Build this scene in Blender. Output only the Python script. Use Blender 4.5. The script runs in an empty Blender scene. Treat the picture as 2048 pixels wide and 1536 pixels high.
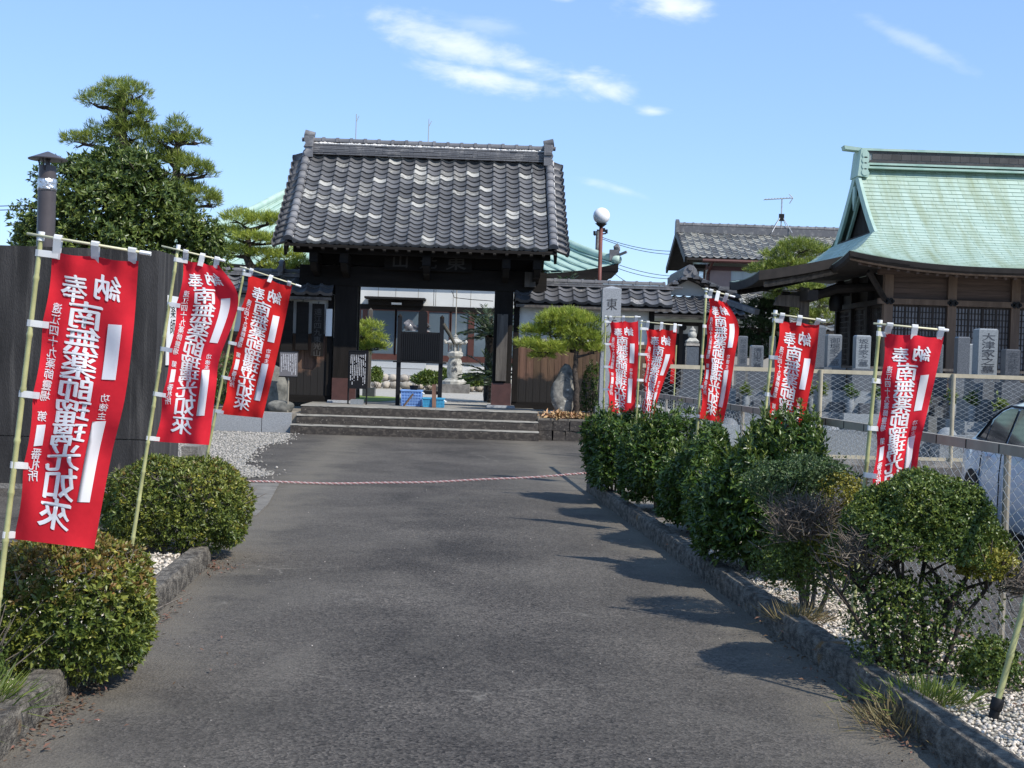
import bpy, bmesh, math, random
import numpy as np
from mathutils import Vector, Matrix

scene = bpy.context.scene
COL = scene.collection
rnd = random.Random(7)
rng = np.random.default_rng(11)
PI = math.pi

# ------------------------------------------------------------------ camera
F = 2840.0                                  # focal length in photo pixels (photo is 2048 wide)
CAM_H = 1.65
PITCH = math.atan(48.0 / F)
ROLL = 0.033
cam_data = bpy.data.cameras.new('camera')
cam_data.sensor_width = 36.0
cam_data.lens = 36.0 * F / 2048.0
cam_data.clip_start = 0.1
cam_data.clip_end = 3000.0
cam = bpy.data.objects.new('camera', cam_data)
COL.objects.link(cam)
MC = Matrix.Rotation(PI / 2 - PITCH, 3, 'X') @ Matrix.Rotation(ROLL, 3, 'Z')
cam.matrix_world = Matrix.Translation((0, 0, CAM_H)) @ MC.to_4x4()
scene.camera = cam

# ------------------------------------------------------------------ light
SUN_EL = math.radians(47.0)
SUN_VEC = Vector((0.80 * math.cos(SUN_EL), -0.60 * math.cos(SUN_EL), math.sin(SUN_EL)))   # towards the sun
sun_data = bpy.data.lights.new('sun', 'SUN')
sun_data.energy = 3.75
sun_data.angle = math.radians(0.53)
sun_data.color = (1.0, 0.95, 0.87)
sun = bpy.data.objects.new('sun', sun_data)
sun.rotation_euler = SUN_VEC.to_track_quat('Z', 'Y').to_euler()
sun.location = (20, -15, 30)
COL.objects.link(sun)

scene.view_settings.view_transform = 'Standard'
scene.view_settings.look = 'None'
scene.view_settings.gamma = 1.0
scene.view_settings.use_curve_mapping = False
scene.view_settings.exposure = 0.58
scene.cycles.max_bounces = 6
scene.cycles.diffuse_bounces = 3
scene.cycles.glossy_bounces = 3
scene.cycles.transmission_bounces = 4
scene.cycles.caustics_reflective = False
scene.cycles.caustics_refractive = False
scene.cycles.use_denoising = True


def at(px, py, Y):
    """photo pixel + distance along the view -> point in the place"""
    d = MC @ Vector(((px - 1024.0) / F, -(py - 768.0) / F, -1.0))
    t = Y / d.y
    return Vector((d.x * t, Y, CAM_H + d.z * t))


def gnd(px, py, z=0.0):
    d = MC @ Vector(((px - 1024.0) / F, -(py - 768.0) / F, -1.0))
    t = (z - CAM_H) / d.z
    return Vector((d.x * t, d.y * t, z))


# ------------------------------------------------------------------ sky
world = bpy.data.worlds.new('World')
scene.world = world
world.use_nodes = True


def build_sky():
    nt = world.node_tree
    N, L = nt.nodes, nt.links
    N.clear()
    out = N.new('ShaderNodeOutputWorld')
    bg = N.new('ShaderNodeBackground')
    bg.inputs['Strength'].default_value = 0.15
    sky = N.new('ShaderNodeTexSky')
    sky.sky_type = 'NISHITA'
    sky.sun_disc = False
    sky.sun_elevation = SUN_EL
    sky.sun_rotation = math.atan2(SUN_VEC.x, SUN_VEC.y)
    sky.altitude = 0
    sky.air_density = 0.85
    sky.dust_density = 0.15
    sky.ozone_density = 2.0
    tc = N.new('ShaderNodeTexCoord')
    sep = N.new('ShaderNodeSeparateXYZ')
    L.new(tc.outputs['Generated'], sep.inputs[0])

    def m(op, a, b=None, c=None):
        n = N.new('ShaderNodeMath')
        n.operation = op
        for i, v in enumerate((a, b, c)):
            if v is None:
                continue
            if isinstance(v, (int, float)):
                n.inputs[i].default_value = v
            else:
                L.new(v, n.inputs[i])
        return n.outputs[0]
    fy = m('MAXIMUM', m('ABSOLUTE', sep.outputs[1]), 0.02)
    u = m('DIVIDE', sep.outputs[0], fy)
    v = m('DIVIDE', sep.outputs[2], fy)
    comb = N.new('ShaderNodeCombineXYZ')
    L.new(u, comb.inputs[0])
    L.new(m('MULTIPLY', v, 2.2), comb.inputs[1])
    L.new(m('GREATER_THAN', sep.outputs[1], 0.0), comb.inputs[2])
    nz = N.new('ShaderNodeTexNoise')
    nz.inputs['Scale'].default_value = 16.0
    nz.inputs['Detail'].default_value = 9.0
    nz.inputs['Roughness'].default_value = 0.62
    nz.inputs['Distortion'].default_value = 0.4
    L.new(comb.outputs[0], nz.inputs['Vector'])
    n0 = nz.outputs['Fac']
    nz2 = N.new('ShaderNodeTexNoise')
    nz2.inputs['Scale'].default_value = 52.0
    nz2.inputs['Detail'].default_value = 6.0
    L.new(comb.outputs[0], nz2.inputs['Vector'])
    # clouds: centre px, half length, half width, angle (deg, downwards to the right), density
    clouds = [(890, 85, 255, 52, 15, 0.62), (965, 152, 190, 34, 4, 0.66), (1040, 126, 115, 44, 16, 0.7),
              (1200, 170, 100, 34, 12, 0.72), (1302, 222, 46, 16, 3, 0.55), (1345, 15, 130, 42, 2, 0.72),
              (1248, 381, 95, 13, 12, 0.35), (1830, 85, 190, 20, 22, 0.22), (960, 50, 120, 30, 5, 0.2),
              (1125, -5, 30, 10, 0, 0.5), (560, -120, 300, 40, 8, 0.7), (2350, 150, 260, 40, 10, 0.6),
              (-350, 230, 260, 36, 6, 0.6)]
    total = None
    for cx, cy, hl, hw, ang, den in clouds:
        p = at(cx, cy, 1.0)
        cu, cv = p.x, p.z - CAM_H
        a = math.radians(ang) + ROLL
        du = m('SUBTRACT', u, cu)
        dv = m('SUBTRACT', v, cv)
        e1 = m('MULTIPLY', m('SUBTRACT', m('MULTIPLY', du, math.cos(a)), m('MULTIPLY', dv, math.sin(a))), F / hl)
        e2 = m('MULTIPLY', m('ADD', m('MULTIPLY', du, math.sin(a)), m('MULTIPLY', dv, math.cos(a))), F / hw)
        r2 = m('ADD', m('MULTIPLY', e1, e1), m('MULTIPLY', e2, e2))
        g = m('SUBTRACT', 1.0, m('SQRT', r2))                      # 1 at the centre, 0 at the rim
        g = m('ADD', g, m('MULTIPLY', m('SUBTRACT', n0, 0.5), 2.4))
        g = m('ADD', g, m('MULTIPLY', m('SUBTRACT', nz2.outputs['Fac'], 0.5), 0.9))
        mr = N.new('ShaderNodeMapRange')
        mr.interpolation_type = 'SMOOTHSTEP'
        mr.inputs['From Min'].default_value = 0.0
        mr.inputs['From Max'].default_value = 1.35
        mr.inputs['To Max'].default_value = den
        L.new(g, mr.inputs['Value'])
        far = m('LESS_THAN', r2, 6.0)
        q = m('MULTIPLY', mr.outputs[0], far)
        total = q if total is None else m('MAXIMUM', total, q)
    front = m('GREATER_THAN', sep.outputs[2], 0.0)
    total = m('MULTIPLY', total, front)
    mix = N.new('ShaderNodeMixRGB')
    mix.inputs['Color2'].default_value = (5.6, 5.75, 6.1, 1)
    L.new(total, mix.inputs['Fac'])
    tint = N.new('ShaderNodeMixRGB')
    tint.blend_type = 'MULTIPLY'
    tint.inputs['Fac'].default_value = 1.0
    tint.inputs['Color2'].default_value = (0.88, 0.915, 1.08, 1)
    L.new(sky.outputs[0], tint.inputs['Color1'])
    even = N.new('ShaderNodeMixRGB')
    even.inputs['Fac'].default_value = 0.5
    even.inputs['Color2'].default_value = (1.50, 2.62, 4.25, 1)
    L.new(tint.outputs[0], even.inputs['Color1'])
    L.new(even.outputs[0], mix.inputs['Color1'])
    L.new(mix.outputs[0], bg.inputs['Color'])
    L.new(bg.outputs[0], out.inputs[0])


build_sky()


# ------------------------------------------------------------------ materials
def mat(name, col, rough=0.8, var=0.0, vscale=4.0, col2=None, bump=0.0, bscale=30.0, metal=0.0, spec=0.4,
        island=0.0, obrand=0.0, stretch=None, detail=5.0, trans=0.0, coat=0.0, contrast=(0.35, 0.65), speck=None):
    """Principled material: noise between two base colours, fine relief, per piece variation."""
    m = bpy.data.materials.new(name)
    m.use_nodes = True
    nt = m.node_tree
    N, L = nt.nodes, nt.links
    b = N['Principled BSDF']
    b.inputs['Roughness'].default_value = rough
    b.inputs['Metallic'].default_value = metal
    b.inputs['Specular IOR Level'].default_value = spec
    if coat:
        b.inputs['Coat Weight'].default_value = coat
        b.inputs['Coat Roughness'].default_value = 0.06
    c1 = (*col, 1)
    tc = N.new('ShaderNodeTexCoord')
    mp = N.new('ShaderNodeMapping')
    if stretch:
        mp.inputs['Scale'].default_value = stretch
    L.new(tc.outputs['Object'], mp.inputs['Vector'])
    cur = None
    if col2 is not None or var:
        if col2 is None:
            col2 = tuple(max(0.0, c * (1 - var)) for c in col)
            c1 = (*tuple(min(1.0, c * (1 + var)) for c in col), 1)
        nz = N.new('ShaderNodeTexNoise')
        nz.inputs['Scale'].default_value = vscale
        nz.inputs['Detail'].default_value = detail
        nz.inputs['Roughness'].default_value = 0.62
        L.new(mp.outputs[0], nz.inputs['Vector'])
        rp = N.new('ShaderNodeValToRGB')
        rp.color_ramp.elements[0].position = contrast[0]
        rp.color_ramp.elements[1].position = contrast[1]
        rp.color_ramp.elements[0].color = c1
        rp.color_ramp.elements[1].color = (*col2, 1)
        L.new(nz.outputs['Fac'], rp.inputs['Fac'])
        cur = rp.outputs[0]
    if speck:
        (scol, sscale, sthr) = speck
        vz = N.new('ShaderNodeTexNoise')
        vz.inputs['Scale'].default_value = sscale
        vz.inputs['Detail'].default_value = 2.0
        L.new(tc.outputs['Object'], vz.inputs['Vector'])
        sr = N.new('ShaderNodeValToRGB')
        sr.color_ramp.elements[0].position = sthr
        sr.color_ramp.elements[1].position = min(1.0, sthr + 0.06)
        L.new(vz.outputs['Fac'], sr.inputs['Fac'])
        mx = N.new('ShaderNodeMixRGB')
        L.new(sr.outputs[0], mx.inputs['Fac'])
        if cur is None:
            mx.inputs['Color1'].default_value = c1
        else:
            L.new(cur, mx.inputs['Color1'])
        mx.inputs['Color2'].default_value = (*scol, 1)
        cur = mx.outputs[0]
    if island or obrand:
        hs = N.new('ShaderNodeHueSaturation')
        if cur is None:
            hs.inputs['Color'].default_value = c1
        else:
            L.new(cur, hs.inputs['Color'])
        amt = island or obrand
        if island:
            g = N.new('ShaderNodeNewGeometry')
            src = g.outputs['Random Per Island']
        else:
            g = N.new('ShaderNodeObjectInfo')
            src = g.outputs['Random']
        mr = N.new('ShaderNodeMapRange')
        mr.inputs['To Min'].default_value = 1 - amt
        mr.inputs['To Max'].default_value = 1 + amt
        L.new(src, mr.inputs['Value'])
        L.new(mr.outputs[0], hs.inputs['Value'])
        mr2 = N.new('ShaderNodeMapRange')
        mr2.inputs['To Min'].default_value = 0.5 + 0.04 * amt
        mr2.inputs['To Max'].default_value = 0.5 - 0.06 * amt
        L.new(src, mr2.inputs['Value'])
        L.new(mr2.outputs[0], hs.inputs['Hue'])
        cur = hs.outputs[0]
    if cur is None:
        b.inputs['Base Color'].default_value = c1
    else:
        L.new(cur, b.inputs['Base Color'])
    if bump:
        bz = N.new('ShaderNodeTexNoise')
        bz.inputs['Scale'].default_value = bscale
        bz.inputs['Detail'].default_value = 4.0
        L.new(mp.outputs[0], bz.inputs['Vector'])
        bp = N.new('ShaderNodeBump')
        bp.inputs['Strength'].default_value = bump
        bp.inputs['Distance'].default_value = 0.02
        L.new(bz.outputs['Fac'], bp.inputs['Height'])
        L.new(bp.outputs[0], b.inputs['Normal'])
    if trans:
        tr = N.new('ShaderNodeBsdfTranslucent')
        if cur is None:
            tr.inputs['Color'].default_value = c1
        else:
            L.new(cur, tr.inputs['Color'])
        ms = N.new('ShaderNodeMixShader')
        ms.inputs['Fac'].default_value = trans
        L.new(b.outputs[0], ms.inputs[1])
        L.new(tr.outputs[0], ms.inputs[2])
        L.new(ms.outputs[0], N['Material Output'].inputs['Surface'])
    return m


M = {}
M['bamboo'] = mat('bamboo', (0.36, 0.36, 0.16), 0.45, 0.18, 9, obrand=0.12)
M['crossbar'] = mat('crossbar', (0.62, 0.58, 0.38), 0.5, 0.08)
M['white_plastic'] = mat('white_plastic', (0.78, 0.78, 0.76), 0.45)
M['tab'] = mat('white_tab', (0.75, 0.75, 0.74), 0.8, trans=0.25)
M['red_cloth'] = mat('red_cloth', (0.68, 0.024, 0.030), 0.85, 0.14, 3, trans=0.30, spec=0.12, obrand=0.05, bump=0.15, bscale=14)
M['ink_white'] = mat('white_print', (0.80, 0.79, 0.80), 0.8, trans=0.15, spec=0.2)
M['asphalt_far'] = mat('asphalt_far', (0.10, 0.10, 0.10), 0.9, 0.25, 1.2, bump=0.3, bscale=80)
M['earth'] = mat('earth', (0.20, 0.18, 0.15), 0.95, 0.25, 0.8, bump=0.3, bscale=20)
M['yard'] = mat('yard_gravel', (0.36, 0.34, 0.30), 0.95, 0.22, 14, bump=0.8, bscale=40, detail=8)
M['concrete'] = mat('concrete', (0.27, 0.25, 0.225), 0.92, vscale=5, col2=(0.075, 0.07, 0.062), bump=0.7, bscale=45, detail=10, contrast=(0.32, 0.7))
M['kerb'] = mat('kerb_concrete', (0.20, 0.178, 0.145), 0.95, vscale=22, col2=(0.05, 0.043, 0.035), bump=1.0, bscale=90, detail=15, contrast=(0.34, 0.60), stretch=(1, 0.6, 1), speck=((0.17, 0.10, 0.04), 4, 0.68))
M['slab'] = mat('slab_concrete', (0.16, 0.148, 0.128), 0.9, 0.25, 5, bump=0.5, bscale=60)
M['granite'] = mat('granite', (0.30, 0.31, 0.32), 0.6, 0.15, 40, bump=0.15, bscale=120, speck=((0.12, 0.12, 0.13), 160, 0.6))
M['granite_polish'] = mat('granite_polish', (0.085, 0.09, 0.10), 0.28, 0.18, 30, obrand=0.3, speck=((0.28, 0.29, 0.30), 140, 0.6))
M['granite_lt'] = mat('granite_light', (0.20, 0.212, 0.22), 0.5, 0.15, 30, obrand=0.3, speck=((0.10, 0.11, 0.115), 140, 0.6))
M['granite_dk'] = mat('granite_dark', (0.07, 0.075, 0.085), 0.25, 0.2, 30, obrand=0.3)
M['stone'] = mat('field_stone', (0.24, 0.23, 0.20), 0.92, vscale=5, col2=(0.09, 0.09, 0.08), bump=0.8, bscale=14, obrand=0.2)
M['stone_lt'] = mat('pale_stone', (0.36, 0.325, 0.275), 0.9, 0.2, 7, bump=0.5, bscale=20, obrand=0.18)
M['lantern'] = mat('lantern_stone', (0.50, 0.48, 0.42), 0.95, vscale=9, col2=(0.24, 0.23, 0.20), bump=0.6, bscale=50)
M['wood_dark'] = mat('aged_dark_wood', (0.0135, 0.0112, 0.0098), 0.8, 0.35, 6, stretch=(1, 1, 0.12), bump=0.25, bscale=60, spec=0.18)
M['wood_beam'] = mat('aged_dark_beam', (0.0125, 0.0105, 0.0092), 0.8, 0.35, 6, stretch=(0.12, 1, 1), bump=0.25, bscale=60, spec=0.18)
M['wood_brown'] = mat('brown_boards', (0.155, 0.092, 0.056), 0.85, vscale=9, col2=(0.07, 0.04, 0.026), stretch=(1, 1, 0.08), bump=0.4, bscale=40, obrand=0.25)
M['wood_grey'] = mat('weathered_grey_wood', (0.13, 0.115, 0.10), 0.9, vscale=10, col2=(0.06, 0.052, 0.047), stretch=(1, 1, 0.1), bump=0.4, bscale=40)
M['copper_wrap'] = mat('brown_metal_wrap', (0.075, 0.032, 0.026), 0.5, 0.2, 5, spec=0.5)
M['plaster'] = mat('white_plaster', (0.70, 0.68, 0.63), 0.9, 0.05, 2, bump=0.1)
M['iron_black'] = mat('black_painted_metal', (0.008, 0.008, 0.009), 0.55, spec=0.25)
M['tape'] = mat('galvanised', (0.42, 0.43, 0.44), 0.45, metal=0.4)
M['cream_metal'] = mat('cream_painted_steel', (0.40, 0.35, 0.25), 0.55, 0.12, 6)
M['rail_metal'] = mat('brown_grey_painted_steel', (0.27, 0.24, 0.19), 0.5, 0.12, 6)
M['wire'] = mat('galvanised_wire', (0.50, 0.53, 0.53), 0.45, metal=0.35)
M['glass'] = mat('window_glass', (0.10, 0.13, 0.15), 0.08, spec=0.9)
M['bark'] = mat('bark', (0.085, 0.065, 0.05), 0.95, vscale=12, col2=(0.03, 0.024, 0.02), bump=0.9, bscale=30)
M['bark_lt'] = mat('pale_bark', (0.20, 0.175, 0.15), 0.95, vscale=12, col2=(0.08, 0.068, 0.056), bump=0.8, bscale=40)
M['twig'] = mat('dead_twigs', (0.15, 0.125, 0.098), 0.9, 0.2, 10, island=0.3)


def leafmat(name, col, var=0.35, rough=0.42, trans=0.22, col2=None, vs=3.0):
    return mat(name, col, rough, vscale=vs, col2=col2 or tuple(c * 0.75 for c in col), island=var, trans=trans, spec=0.45)


M['azalea'] = leafmat('azalea_leaf', (0.165, 0.19, 0.032), 0.45, 0.42, col2=(0.095, 0.14, 0.026))
M['azalea_red'] = leafmat('azalea_red_leaf', (0.21, 0.13, 0.035), 0.45, 0.42, col2=(0.16, 0.15, 0.032))
M['camellia'] = leafmat('camellia_leaf', (0.070, 0.125, 0.020), 0.5, 0.34, col2=(0.042, 0.09, 0.016))
M['box'] = leafmat('box_leaf', (0.135, 0.18, 0.032), 0.45, 0.38, col2=(0.075, 0.13, 0.03))
M['box_yellow'] = leafmat('box_yellow_leaf', (0.30, 0.29, 0.045), 0.35, 0.4)
M['box_grey'] = leafmat('box_bluish_leaf', (0.085, 0.14, 0.05), 0.3, 0.42)
M['broadleaf'] = leafmat('evergreen_leaf', (0.125, 0.172, 0.038), 0.5, 0.34, col2=(0.075, 0.12, 0.028), vs=1.2)
M['needle'] = leafmat('pine_needle', (0.25, 0.30, 0.052), 0.3, 0.45, 0.25, col2=(0.16, 0.225, 0.042))
M['needle_br'] = leafmat('bright_pine_needle', (0.36, 0.42, 0.062), 0.3, 0.45, 0.30, col2=(0.24, 0.32, 0.05))
M['needle_dk'] = leafmat('conifer_needle', (0.06, 0.115, 0.04), 0.3, 0.5, 0.15)
M['cycad'] = leafmat('cycad_leaf', (0.035, 0.065, 0.022), 0.3, 0.35, 0.1)
M['grass'] = leafmat('grass_blade', (0.16, 0.22, 0.04), 0.35, 0.5, 0.3)
M['grass_dry'] = leafmat('dry_grass_blade', (0.24, 0.20, 0.09), 0.35, 0.6, 0.3)
M['litter'] = mat('dead_leaves', (0.13, 0.075, 0.045), 0.9, island=0.5)
M['litter_pale'] = mat('pale_dead_leaves', (0.42, 0.28, 0.14), 0.8, island=0.4)


# ------------------------------------------------------------------ mesh helpers
class MB:
    def __init__(s):
        s.v, s.f = [], []

    def add(s, vs, fs):
        o = len(s.v)
        s.v += [tuple(p) for p in vs]
        s.f += [tuple(i + o for i in f) for f in fs]
        return s

    def box(s, c, size, rot=None, taper=1.0):
        """c = centre, size = full size; rot = 3x3 matrix; taper scales the top"""
        hx, hy, hz = (k / 2 for k in size)
        vs = []
        for z in (-hz, hz):
            k = taper if z > 0 else 1.0
            for x, y in ((-hx, -hy), (hx, -hy), (hx, hy), (-hx, hy)):
                p = Vector((x * k, y * k, z))
                if rot is not None:
                    p = rot @ p
                vs.append((p.x + c[0], p.y + c[1], p.z + c[2]))
        return s.add(vs, [(3, 2, 1, 0), (4, 5, 6, 7), (0, 1, 5, 4), (1, 2, 6, 5), (2, 3, 7, 6), (3, 0, 4, 7)])

    def bx(s, x0, x1, y0, y1, z0, z1):
        return s.box(((x0 + x1) / 2, (y0 + y1) / 2, (z0 + z1) / 2), (x1 - x0, y1 - y0, z1 - z0))

    def bar(s, a, b, w, h=None, up=(0, 0, 1)):
        """rectangular bar from a to b"""
        a, b = Vector(a), Vector(b)
        h = h or w
        d = (b - a)
        l = d.length
        d.normalize()
        u = Vector(up)
        x = d.cross(u)
        if x.length < 1e-4:
            x = d.cross(Vector((1, 0, 0)))
        x.normalize()
        z = x.cross(d)
        R = Matrix((x, d, z)).transposed()
        return s.box((a + b) / 2, (w, l, h), R)

    def tube(s, pts, r, n=8, caps=True):
        pts = [Vector(p) for p in pts]
        rs = r if isinstance(r, (list, tuple)) else [r] * len(pts)
        vs, fs = [], []
        ref = None
        for i, p in enumerate(pts):
            d = (pts[min(i + 1, len(pts) - 1)] - pts[max(i - 1, 0)]).normalized()
            if ref is None:
                ref = d.cross(Vector((0, 0, 1)))
                if ref.length < 0.05:
                    ref = Vector((1, 0, 0))
            x = (ref - d * ref.dot(d)).normalized()
            ref = x
            y = d.cross(x)
            for k in range(n):
                a = 2 * PI * k / n
                vs.append(p + (x * math.cos(a) + y * math.sin(a)) * rs[i])
        for i in range(len(pts) - 1):
            for k in range(n):
                k2 = (k + 1) % n
                fs.append((i * n + k, i * n + k2, (i + 1) * n + k2, (i + 1) * n + k))
        if caps:
            fs.append(tuple(range(n - 1, -1, -1)))
            fs.append(tuple((len(pts) - 1) * n + k for k in range(n)))
        return s.add(vs, fs)

    def lathe(s, prof, c=(0, 0, 0), n=24, sq=False):
        """prof = [(r, z)] bottom to top around c"""
        vs, fs = [], []
        for r, z in prof:
            for k in range(n):
                a = 2 * PI * (k + 0.5) / n
                rr = r
                vs.append((c[0] + rr * math.cos(a), c[1] + rr * math.sin(a), c[2] + z))
        for i in range(len(prof) - 1):
            for k in range(n):
                k2 = (k + 1) % n
                fs.append((i * n + k, i * n + k2, (i + 1) * n + k2, (i + 1) * n + k))
        fs.append(tuple(range(n - 1, -1, -1)))
        fs.append(tuple((len(prof) - 1) * n + k for k in range(n)))
        return s.add(vs, fs)

    def prism(s, poly, axis, a, b):
        """poly = [(p, q)] extruded along axis from a to b; axis x: (y,z), y: (x,z), z: (x,y)"""
        n = len(poly)
        vs = []
        for t in (a, b):
            for p, q in poly:
                vs.append({'x': (t, p, q), 'y': (p, t, q), 'z': (p, q, t)}[axis])
        fs = [tuple(range(n - 1, -1, -1)), tuple(range(n, 2 * n))]
        for k in range(n):
            k2 = (k + 1) % n
            fs.append((k, k2, n + k2, n + k))
        return s.add(vs, fs)

    def grid(s, P):
        """P = rows of points -> sheet"""
        nr, nc = len(P), len(P[0])
        vs = [p for row in P for p in row]
        fs = []
        for i in range(nr - 1):
            for j in range(nc - 1):
                fs.append((i * nc + j, i * nc + j + 1, (i + 1) * nc + j + 1, (i + 1) * nc + j))
        return s.add(vs, fs)

    def blob(s, c, r, seed=0, sub=2, rough=0.2, sz=(1, 1, 1), flat=None):
        """irregular stone"""
        bm = bmesh.new()
        bmesh.ops.create_icosphere(bm, subdivisions=sub, radius=1.0)
        R = random.Random(seed)
        ph = [R.uniform(0, 6.28) for _ in range(6)]
        vs = []
        for v in bm.verts:
            p = v.co
            k = 1 + rough * (math.sin(2.3 * p.x + ph[0]) * math.sin(2.1 * p.y + ph[1]) + 0.6 * math.sin(4.1 * p.z + ph[2]) * math.sin(3.7 * p.x + ph[3])
                             + 0.3 * math.sin(7 * p.y + ph[4]))
            z = p.z * k * r * sz[2]
            if flat is not None:
                z = max(z, flat * r)
            vs.append((c[0] + p.x * k * r * sz[0], c[1] + p.y * k * r * sz[1], c[2] + z))
        fs = [tuple(v.index for v in f.verts) for f in bm.faces]
        bm.free()
        return s.add(vs, fs)


def mk_mesh(name, V, Fc, m, smooth=False):
    me = bpy.data.meshes.new(name)
    me.from_pydata(V, [], Fc)
    bm = bmesh.new()
    bm.from_mesh(me)
    bmesh.ops.recalc_face_normals(bm, faces=bm.faces)
    bm.to_mesh(me)
    bm.free()
    if m is not None:
        me.materials.append(m)
    if smooth:
        me.polygons.foreach_set('use_smooth', [True] * len(me.polygons))
        if smooth == 'auto':
            me.set_sharp_from_angle(angle=math.radians(38))
    me.update()
    return me


def np_tris(name, V, T, m):
    """fast triangle soup from numpy arrays"""
    me = bpy.data.meshes.new(name)
    nv, nt = len(V), len(T)
    me.vertices.add(nv)
    me.vertices.foreach_set('co', np.ascontiguousarray(V, dtype=np.float32).ravel())
    me.loops.add(nt * 3)
    me.loops.foreach_set('vertex_index', np.ascontiguousarray(T, dtype=np.int32).ravel())
    me.polygons.add(nt)
    me.polygons.foreach_set('loop_start', np.arange(0, nt * 3, 3, dtype=np.int32))
    me.polygons.foreach_set('loop_total', np.full(nt, 3, dtype=np.int32))
    me.materials.append(m)
    me.update(calc_edges=True)
    return me


ORG = {}


def tag(o, label=None, cat=None, group=None, kind=None):
    if label:
        o['label'] = label
    if cat:
        o['category'] = cat
    if group:
        o['group'] = group
    if kind:
        o['kind'] = kind
    return o


def thing(name, label, cat, loc, group=None, rz=0.0):
    o = bpy.data.objects.new(name, None)
    o.empty_display_size = 0.2
    o.location = loc
    o.rotation_euler = (0, 0, rz)
    COL.objects.link(o)
    tag(o, label, cat, group)
    ORG[o] = Vector(loc)
    return o


def link(name, me, parent=None, mw=None):
    o = bpy.data.objects.new(name, me)
    COL.objects.link(o)
    if parent is not None:
        o.parent = parent
        ORG[o] = ORG.get(parent, Vector((0, 0, 0)))
    if mw is not None:
        o.matrix_local = mw
    return o


def part(name, mb, m, parent, world=True, smooth=False, kind=None, label=None):
    org = ORG.get(parent, Vector((0, 0, 0))) if world else Vector((0, 0, 0))
    V = [(p[0] - org.x, p[1] - org.y, p[2] - org.z) for p in mb.v]
    o = link(name, mk_mesh(name, V, mb.f, m, smooth), parent)
    if kind:
        o['kind'] = kind
    if label:
        o['label'] = label
    return o


def npart(name, V, T, m, parent, kind=None):
    org = ORG.get(parent, Vector((0, 0, 0)))
    o = link(name, np_tris(name, np.asarray(V) - np.array(org)[None, :], T, m), parent)
    if kind:
        o['kind'] = kind
    return o


def solo(name, mb, m, label, cat, loc, group=None, kind=None, smooth=False):
    V = [(p[0] - loc[0], p[1] - loc[1], p[2] - loc[2]) for p in mb.v]
    o = link(name, mk_mesh(name, V, mb.f, m, smooth))
    o.location = loc
    ORG[o] = Vector(loc)
    return tag(o, label, cat, group, kind)


def struct(name, mb, m, smooth=False):
    o = link(name, mk_mesh(name, mb.v, mb.f, m, smooth))
    o['kind'] = 'structure'
    ORG[o] = Vector((0, 0, 0))
    return o


# ------------------------------------------------------------------ foliage helpers (numpy)
def unit(a):
    return a / np.maximum(np.linalg.norm(a, axis=1, keepdims=True), 1e-9)


def whorls(P, Nn, k, ln, wd, tilt=0.8, jit=0.35, fold=0.25, droop=0.0):
    """k leaves (folded diamonds, two triangles each) round every point P with axis Nn"""
    n = len(P)
    Nn = unit(Nn)
    A = np.cross(Nn, rng.normal(size=(n, 3)))
    A = unit(A)
    B = np.cross(Nn, A)
    P = np.repeat(P, k, 0)
    N2 = np.repeat(Nn, k, 0)
    A = np.repeat(A, k, 0)
    B = np.repeat(B, k, 0)
    th = np.tile(np.arange(k) * 2 * PI / k, n) + rng.normal(0, 0.35, n * k)
    t = tilt + rng.normal(0, jit, n * k)
    side = A * np.cos(th)[:, None] + B * np.sin(th)[:, None]
    D = side * np.sin(t)[:, None] + N2 * np.cos(t)[:, None]
    D[:, 2] -= droop
    D = unit(D)
    W = unit(np.cross(D, N2 + rng.normal(0, 0.25, D.shape)))
    U = np.cross(W, D)
    s = rng.uniform(0.55, 1.35, n * k)[:, None]
    L_ = ln * s
    Wd = wd * s
    base = P
    tip = P + D * L_
    mid = P + D * L_ * 0.5
    l = mid + W * Wd * 0.5 + U * Wd * fold
    r = mid - W * Wd * 0.5 + U * Wd * fold
    V = np.stack([base, l, tip, r], 1).reshape(-1, 3)
    i = np.arange(n * k) * 4
    T = np.concatenate([np.stack([i, i + 2, i + 1], 1), np.stack([i, i + 3, i + 2], 1)], 0)
    # keep the two halves of a leaf together
    T = np.stack([T[:n * k], T[n * k:]], 1).reshape(-1, 3)
    return V, T


def merge(*parts):
    Vs, Ts, o = [], [], 0
    for V, T in parts:
        Vs.append(V)
        Ts.append(T + o)
        o += len(V)
    return np.concatenate(Vs), np.concatenate(Ts)


def lump(dirs, seed, amp=0.12, fr=3.0):
    R = np.random.default_rng(seed)
    k = np.zeros(len(dirs))
    for _ in range(7):
        w = R.normal(size=3) * fr
        k += np.sin(dirs @ w + R.uniform(0, 6.28))
    return 1 + amp * k / 2.6


def dome_points(n, c, rad, seed, amp=0.1, fr=3.0, depth=(0.72, 1.0), zmin=-0.6, boxy=2.4, pw=0.5):
    """points in the outer shell of a lumpy rounded dome, with outward directions"""
    d = unit(rng.normal(size=(int(n * 2.4), 3)))
    d = d[d[:, 2] > zmin][:n]
    sup = (np.abs(d) ** boxy).sum(1) ** (-1.0 / boxy)
    r = sup * lump(d, seed, amp, fr)
    dep = depth[0] + (depth[1] - depth[0]) * rng.uniform(0, 1, len(d)) ** pw
    P = d * (r * dep)[:, None] * np.array(rad)[None, :] + np.array(c)[None, :]
    nrm = unit(d / np.array(rad)[None, :])
    return P, nrm


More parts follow.
